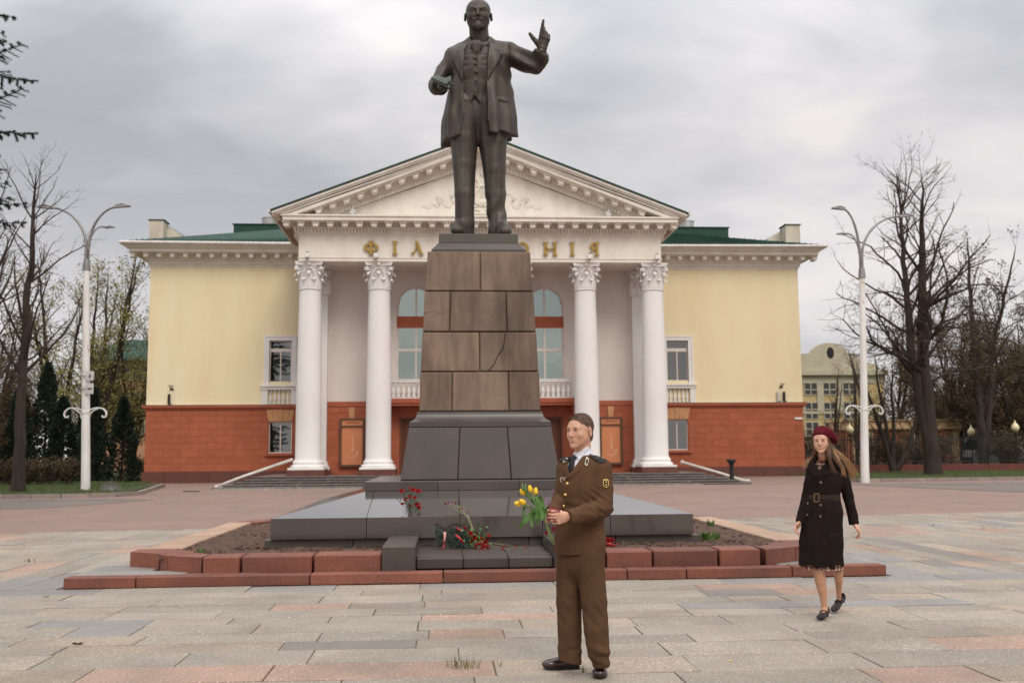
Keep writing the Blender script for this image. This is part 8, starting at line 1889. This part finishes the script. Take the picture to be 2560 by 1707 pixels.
def jf(x, y, z):
    o = .020*wav(x, y, z, (5, 5, 2.2), 31)+.009*wav(x, y, z, (13, 13, 6), 32)
    o = o+.030*np.exp(-(((x-ea[0])/.35)**2+((z-ea[2])/.35)**2))*np.sin((x-ea[0])*14+(z-ea[2])*22)
    o = o+.026*np.exp(-(((x-eb[0])/.25)**2+((z-eb[2])/.4)**2))*np.sin((x-eb[0])*20-(z-eb[2])*9)
    t = sstep(8.3, 7.2, z); a = np.arctan2(y-YS-.05, x-1.0*float(S1(1015, 0)[0])); o = o+t*.030*np.sin(a*8+.5)+t*.012*np.sin(a*15)
    o = o+.018*np.exp(-((x-float(S1(1400, 0)[0]))/.03)**2)*(y < YS)*sstep(8.0, 8.3, z)*sstep(9.0, 8.6, z)
    return o
J.off(jf)
V.d = np.minimum(V.d, np.minimum(W.d, J.d))
# hands
Vh1 = Vol(S1(1560, 800, -1.05), S1(2060, 230, -.1), .0085)
f1 = Frame(S1(1856, 650, -.34), look(S1(1905, 430, -.42)-S1(1856, 650, -.34), np.array([-1, -.25, 0])), 2.5)
hand(Vh1, f1, 1, [(.0, .05, .05), (.3, .35, .3), (.5, .55, .4), (.6, .6, .4)], thumb=((.048, -.010, .040), (.078, -.016, .060), (.104, -.020, .082)), spread=.03, lens=(1.30, 1.05, .95, .80), fat=1.4)
Vh1.cone(S1(1850, 740, -.30), S1(1856, 640, -.34), .09, .08, .02)
Vh2 = Vol(S1(330, 1330, -1.05), S1(760, 950, -.2), .0085)
f2_ = Frame(S1(520, 1125, -.52), look(S1(590, 1085, -.80)-S1(520, 1125, -.52), np.array([.6, .1, .8])), 2.35)
hand(Vh2, f2_, 1, [(.5, .7, .4)]*4, thumb=((.04, -.01, .04), (.05, -.03, .07), (.04, -.045, .09)))
mesh_np('figure', [V.mesh(), Vhd.mesh(), Vh1.mesh(), Vh2.mesh()], bronze, sta, relax=1)
# book and plinth
mb = MB()
def quad(pts, th):
    P_ = [np.array(p) for p in pts]; n = np.cross(P_[1]-P_[0], P_[3]-P_[0]); n /= np.linalg.norm(n); n *= th; v = P_+[p+n for p in P_]; mb.add(v, [(0, 3, 2, 1), (4, 5, 6, 7), (0, 1, 5, 4), (1, 2, 6, 5), (2, 3, 7, 6), (3, 0, 4, 7)])
greenb = mat('green_patina_bronze', (.085, .098, .072), (.06, .07, .053), scale=6, rough=.7, metal=.1)
quad([S1(402, 1025, -.92), S1(600, 1118, -.98), S1(600, 1035, -.62), S1(440, 1000, -.60)], .02); quad([S1(600, 1118, -.98), S1(668, 1062, -.95), S1(672, 1005, -.66), S1(600, 1035, -.62)], .02)
quad([S1(410, 1050, -.93), S1(612, 1148, -1.0), S1(612, 1128, -.62), S1(450, 1060, -.60)], .016); quad([S1(612, 1148, -1.0), S1(682, 1092, -.97), S1(676, 1060, -.66), S1(612, 1120, -.62)], .016)
mb.build('book', greenb, sta)
MB().bbox(MX-.655, MX+.655, MY-.64, MY+.66, 4.958, 5.128, .01).build('plinth', bronze, sta)
# ------------------------------------------------------------------ flowers laid at the monument
def F3(X, Y, Yp): return Wp(900+.25510*X, 1180+.25510*Y, Yp)      # crop of the monument foot
redp = mat('red_silk_petal', (.42, .022, .022), (.30, .012, .014), scale=30, rough=.55); maug = mat('mauve_petal', (.42, .14, .38), (.32, .09, .28), scale=20, rough=.6)
lfd = mat('dark_rose_leaf', (.035, .075, .025), (.05, .10, .03), scale=20, rough=.5); paleg = mat('pale_stem', (.28, .27, .15), (.20, .20, .10), scale=20, rough=.7); brleaf = mat('bright_plastic_leaf', (.07, .26, .04), (.05, .18, .03), scale=15, rough=.4)
def rose(mb, c, r, ax=(0, -.6, .8), n=11):
    c = Vector(c); ax = Vector(ax).normalized(); u = ax.orthogonal().normalized(); v = ax.cross(u)
    for i in range(n):
        t = i*2.4; k = .35+.65*i/n; D = u*math.cos(t)+v*math.sin(t); T = ax.cross(D); b = c+D*r*k*.35-ax*r*.35; m_ = c+D*r*k*.95+ax*r*.15; e = c+D*r*k*(1.05 if i > n*.6 else .7)+ax*r*(.65-.45*i/n); w_ = r*.55
        mb.add([b-T*w_*.5, b+T*w_*.5, m_+T*w_, m_-T*w_, e+T*w_*.6, e-T*w_*.6], [(0, 1, 2, 3), (3, 2, 4, 5)])
def leafq(mb, p, d, L, w_):
    p = Vector(p); d = Vector(d).normalized(); s = d.cross(Vector((random.uniform(-.5, .5), -1, random.uniform(-.3, .6)))).normalized(); mb.add([p, p+d*L*.45+s*w_, p+d*L, p+d*L*.45-s*w_], [(0, 1, 2, 3)])
# red roses in a small pot on the sloping slab
zsl = lambda y: .655+(y-14.08)/1.18*.31
yb = 14.33
bq = thing('red_rose_bouquet', 'bunch of red artificial roses standing on the sloping dark slab at left', 'bouquet', tuple(F3(480, 400, yb)))
base = Vector((F3(490, 400, yb)[0], yb, zsl(yb)-.01)); st_ = MB(); lv = MB()
for (X, Y, r) in ((410, 188, .032), (520, 178, .032), (570, 190, .034), (480, 152, .016), (490, 242, .026), (440, 272, .022), (412, 312, .022), (558, 322, .036), (578, 350, .028), (536, 252, .024), (490, 335, .022)):
    p = F3(X, Y, yb-.05+random.uniform(-.05, .05)); m_ = MB(); rose(m_, p, r*1.35, n=14); m_.build('rose', redp, bq); st_.tube([base, base.lerp(Vector(p), .5)+Vector((random.uniform(-.02, .02), 0, 0)), p], .0028, 5)
for i in range(70):
    p = F3(random.gauss(495, 48), random.gauss(280, 52), yb-.03+random.uniform(-.05, .05)); leafq(lv, p, (random.uniform(-1, 1), random.uniform(-.6, 0), random.uniform(-.6, 1)), random.uniform(.02, .04), .010)
for (X, Y) in ((612, 210), (605, 235), (590, 222), (395, 275), (540, 375), (440, 375)):
    for k in range(5): leafq(lv, F3(X+random.uniform(-12, 12), Y+random.uniform(-14, 14), yb), (random.uniform(-1, 1), -.2, random.uniform(-1, 1)), .018, .006)
st_.build('stems', lfd, bq); tag(lv.build('rose_leaves', lfd, bq), kind='stuff')
# carnations standing against the slab
t = thing('wilted_carnations', 'thin sheaf of wilted carnations leaning against the edge of the dark slab', 'flowers', tuple(F3(1100, 570, 14.0)))
m_ = MB(); fl2 = MB()
for (X, Y) in ((840, 312), (870, 296), (905, 300), (938, 306), (985, 350), (1005, 356), (1040, 400), (1048, 408)):
    a = Vector(F3(X, Y, 14.12+max(0, (450-Y))*.0016)); g = Vector(F3(1060+random.uniform(-16, 16), 445, 14.03)); b = Vector(F3(1100+random.uniform(-22, 22), 575, 13.98)); m_.tube([b, g, a.lerp(g, .5)+Vector((random.uniform(-.01, .01), -.02, .012)), a], .0022, 5)
    q = MB(); rose(q, a, .021, (-.3, -.7, .3), 10); q.build('carnation', redp if random.random() < .65 else maug, t)
for i in range(16):
    a = Vector(F3(random.uniform(860, 1040), random.uniform(310, 420), 14.15)); m_.tube([a, a+Vector((.05, -.01, -.03-.02*random.random()))], .0022, 4)
m_.build('stems', paleg, t)
# funeral spray of dark fir with ribbons
firm = mat('frosted_fir_foliage', (.030, .048, .032), (.15, .17, .15), scale=40, rough=.9, contrast=(.4, .6))
zs = .255; Yf = 13.72
t = thing('fir_wreath', 'dark frosted fir spray tied with red and white ribbons lying on the granite shelf', 'wreath', tuple(F3(880, 740, Yf)))
fb = MB(); R_ = random.Random(6)
def tinsel(pts, r, n):
    P_ = [Vector(p) for p in pts]
    for i in range(n):
        f = R_.random()*(len(P_)-1); i0 = min(int(f), len(P_)-2); c = P_[i0].lerp(P_[i0+1], f-i0); d = Vector((R_.gauss(0, 1), R_.gauss(0, 1), R_.gauss(0, 1))).normalized(); s_ = d.orthogonal().normalized()*.0035; L = r*R_.uniform(.5, 1.1); fb.add([c-s_, c+s_, c+d*L], [(0, 1, 2)])
D = lambda X, Y, dy=0: F3(X, Y, Yf+dy)
for k in range(6): tinsel([D(740+k*6, 545+k*34, .05), D(790, 590+k*20, 0), D(835, 625+k*9, -.02)], .055, 900)
for k in range(7): tinsel([D(845, 615+k*6, -.02), D(900, 560+k*28, 0), D(960+k*6, 550+k*32, .02), D(1050+k*8, 600+k*24, .04)], .05, 1100)
tinsel([D(900, 700), D(1000, 725), D(1130, 745, -.05)], .04, 1200)
tag(fb.build('fir_twigs', firm, t), kind='stuff')
ribm = mat('red_ribbon', (.44, .03, .03), (.34, .02, .02), scale=10, rough=.35); ribw = mat('pink_white_ribbon', (.62, .30, .24), rough=.4)
mb = MB(); mb.ribbon([D(830, 585, -.07), D(832, 620, -.09), D(828, 665, -.085), D(815, 700, -.05)], (1, 0, 0), .032, .002); mb.build('ribbon', ribw, t, smooth=True)
mb = MB(); mb.ribbon([D(938, 612, -.06), D(975, 645, -.075), D(1020, 695, -.07)], (.7, 0, .7), .030, .002); mb.build('ribbon', ribm, t, smooth=True)
mb = MB(); mb.ribbon([D(935, 540, -.0), D(970, 562, -.05), D(1010, 572, -.04)], (.3, 0, 1), .022, .002); mb.build('ribbon', ribm, t, smooth=True)
mb = MB(); mb.ribbon([D(825, 700, -.08), D(820, 735, -.10), D(795, 745, -.10)], (1, 0, 0), .014, .002); mb.build('ribbon', ribm, t, smooth=True)
# red flowers with bright leaves
t = thing('red_flower_spray', 'spray of red artificial flowers with bright green leaves on the granite shelf', 'flowers', tuple(F3(1150, 660, Yf)))
l2 = MB()
for (X, Y, r) in ((1080, 600, .028), (1120, 640, .034), (1095, 690, .026), (1150, 660, .028), (1205, 660, .028), (1235, 690, .030), (1262, 625, .022), (1170, 640, .018), (1240, 720, .028), (1030, 548, .018)):
    q = MB(); rose(q, D(X, Y, -.02+R_.uniform(-.05, .05)), r*1.35, (0, -.8, .5), 13); q.build('flower', redp, t)
for i in range(46):
    X, Y = R_.gauss(1130, 60), R_.gauss(640, 42); leafq(l2, D(X, Y, -.04+R_.uniform(-.04, .04)), (R_.uniform(-1, 1), -.3, R_.uniform(-.6, 1)), R_.uniform(.03, .05), .012)
tag(l2.build('plastic_leaves', brleaf, t), kind='stuff')
t = thing('red_bow', 'large shiny red bow lying on the granite shelf', 'ribbon', tuple(D(1190, 735)))
for pts, w_ in (([(1130, 745), (1150, 700), (1200, 695), (1195, 735)], .05), ([(1195, 735), (1230, 715), (1262, 740), (1245, 758)], .045), ([(1195, 735), (1165, 760), (1150, 755)], .03), ([(1195, 738), (1225, 762), (1250, 760)], .03)):
    mb = MB(); mb.ribbon([D(x, y, -.10-.02*(i % 2)) for i, (x, y) in enumerate(pts)], (.2, -.5, 1), w_, .002); mb.build('loop', ribm, t, smooth=True)
# lying carnations to the right
t = thing('lying_carnations', 'few thin carnations lying flat on the granite shelf, heads to the right', 'flowers', tuple(D(1400, 720)))
m_ = MB()
for (X0, Y0, X1, Y1, f) in ((1240, 690, 1520, 728, 1), (1245, 700, 1395, 748, 1), (1250, 690, 1412, 722, 1), (1260, 710, 1330, 745, 0), (1270, 692, 1480, 712, 0), (1340, 735, 1470, 758, 0), (1230, 640, 1268, 625, 1), (1470, 760, 1620, 735, 1)):
    a, b = F3(X0, Y0, 13.65), F3(X1, Y1, 13.55); a[2] = max(a[2], zs+.004); 
    b = Gp(900+.2551*X1, 1180+.2551*Y1, zs+.012) if Y1 > 705 else b; m_.tube([a, (Vector(a)+Vector(b))/2+Vector((0, 0, .006)), b], .0022, 5)
    if f: q = MB(); rose(q, b, .022, (.6, -.5, .4), 10); q.build('carnation', redp, t)
m_.build('stems', paleg, t)
# behind the soldier
t = thing('mauve_flowers', 'few mauve daisies standing on the slab beside the elbow of the soldier', 'flowers', tuple(F3(1850, 300, 14.4)))
m_ = MB()
for (X, Y, r) in ((1903, 178, .020), (1835, 262, .018), (1828, 292, .018), (1880, 292, .022), (1865, 305, .016)):
    a = Vector(F3(X, Y, 14.35)); m_.tube([Vector((F3(1890, 400, 14.4)[0], 14.4, zsl(14.4))), a], .0025, 5); q = MB()
    for k in range(10): an = k*PI/5; q.add([a, a+Vector((math.cos(an-.2), -.1, math.sin(an-.2)))*r, a+Vector((math.cos(an), -.15, math.sin(an)))*r*1.25, a+Vector((math.cos(an+.2), -.1, math.sin(an+.2)))*r], [(0, 1, 2, 3)])
    q.build('daisy', maug, t)
for k in range(24): leafq(m_, F3(1870+random.uniform(-40, 40), 330+random.uniform(-30, 60), 14.38), (random.uniform(-1, 1), -.2, random.uniform(-1, 1)), .03, .006)
m_.build('stems_and_leaves', lfd, t)
def P5s(X, Y, Yp): return Wp(1280+.2678*X, 1000+.2678*Y, Yp)
t = thing('red_carnations', 'red carnations lying behind the hands of the soldier', 'flowers', tuple(P5s(380, 1220, 13.4)))
for (X, Y, r) in ((378, 1200, .024), (400, 1215, .030), (318, 1240, .026), (395, 1190, .022), (340, 1290, .018)): q = MB(); rose(q, P5s(X, Y, 13.5), r, (0, -1, .2), 10); q.build('carnation', redp, t)
q = MB()
for k in range(60): leafq(q, P5s(335+random.uniform(-35, 45), 1310+random.uniform(-50, 60), 13.5), (random.uniform(-1, 1), -.2, random.uniform(-1, 1)), .035, .005)
tag(q.build('dark_leaves', lfd, t), kind='stuff')
t = thing('red_ribbon_rosette', 'fluffy red flowers and a pink ribbon on the soil right of the soldier', 'flowers', tuple(P5s(920, 1330, 13.1)))
for (X, Y, r) in ((895, 1300, .034), (935, 1305, .034), (910, 1325, .03), (880, 1340, .028)): q = MB(); rose(q, P5s(X, Y, 13.2), r, (0, -1, .3), 16); q.build('carnation', redp, t)
mb = MB(); mb.ribbon([P5s(875, 1350, 13.12), P5s(915, 1345, 13.08), P5s(950, 1360, 13.1), P5s(998, 1335, 13.14)], (0, -.3, 1), [.05, .055, .03, .012], .003); mb.build('ribbon', ribm, t, smooth=True)
MB().tube([P5s(866, 1250, 13.25), P5s(875, 1300, 13.22)], .006, 6).build('stem', brleaf, t)
p = Gp(1500+.2551*1280, 1400+.2551*980, .006); tag(MB().ball(p, (.009, .009, .006), 8, 5).build('dandelion_head', petal), 'tiny yellow flower head lying on the paving', 'flower')
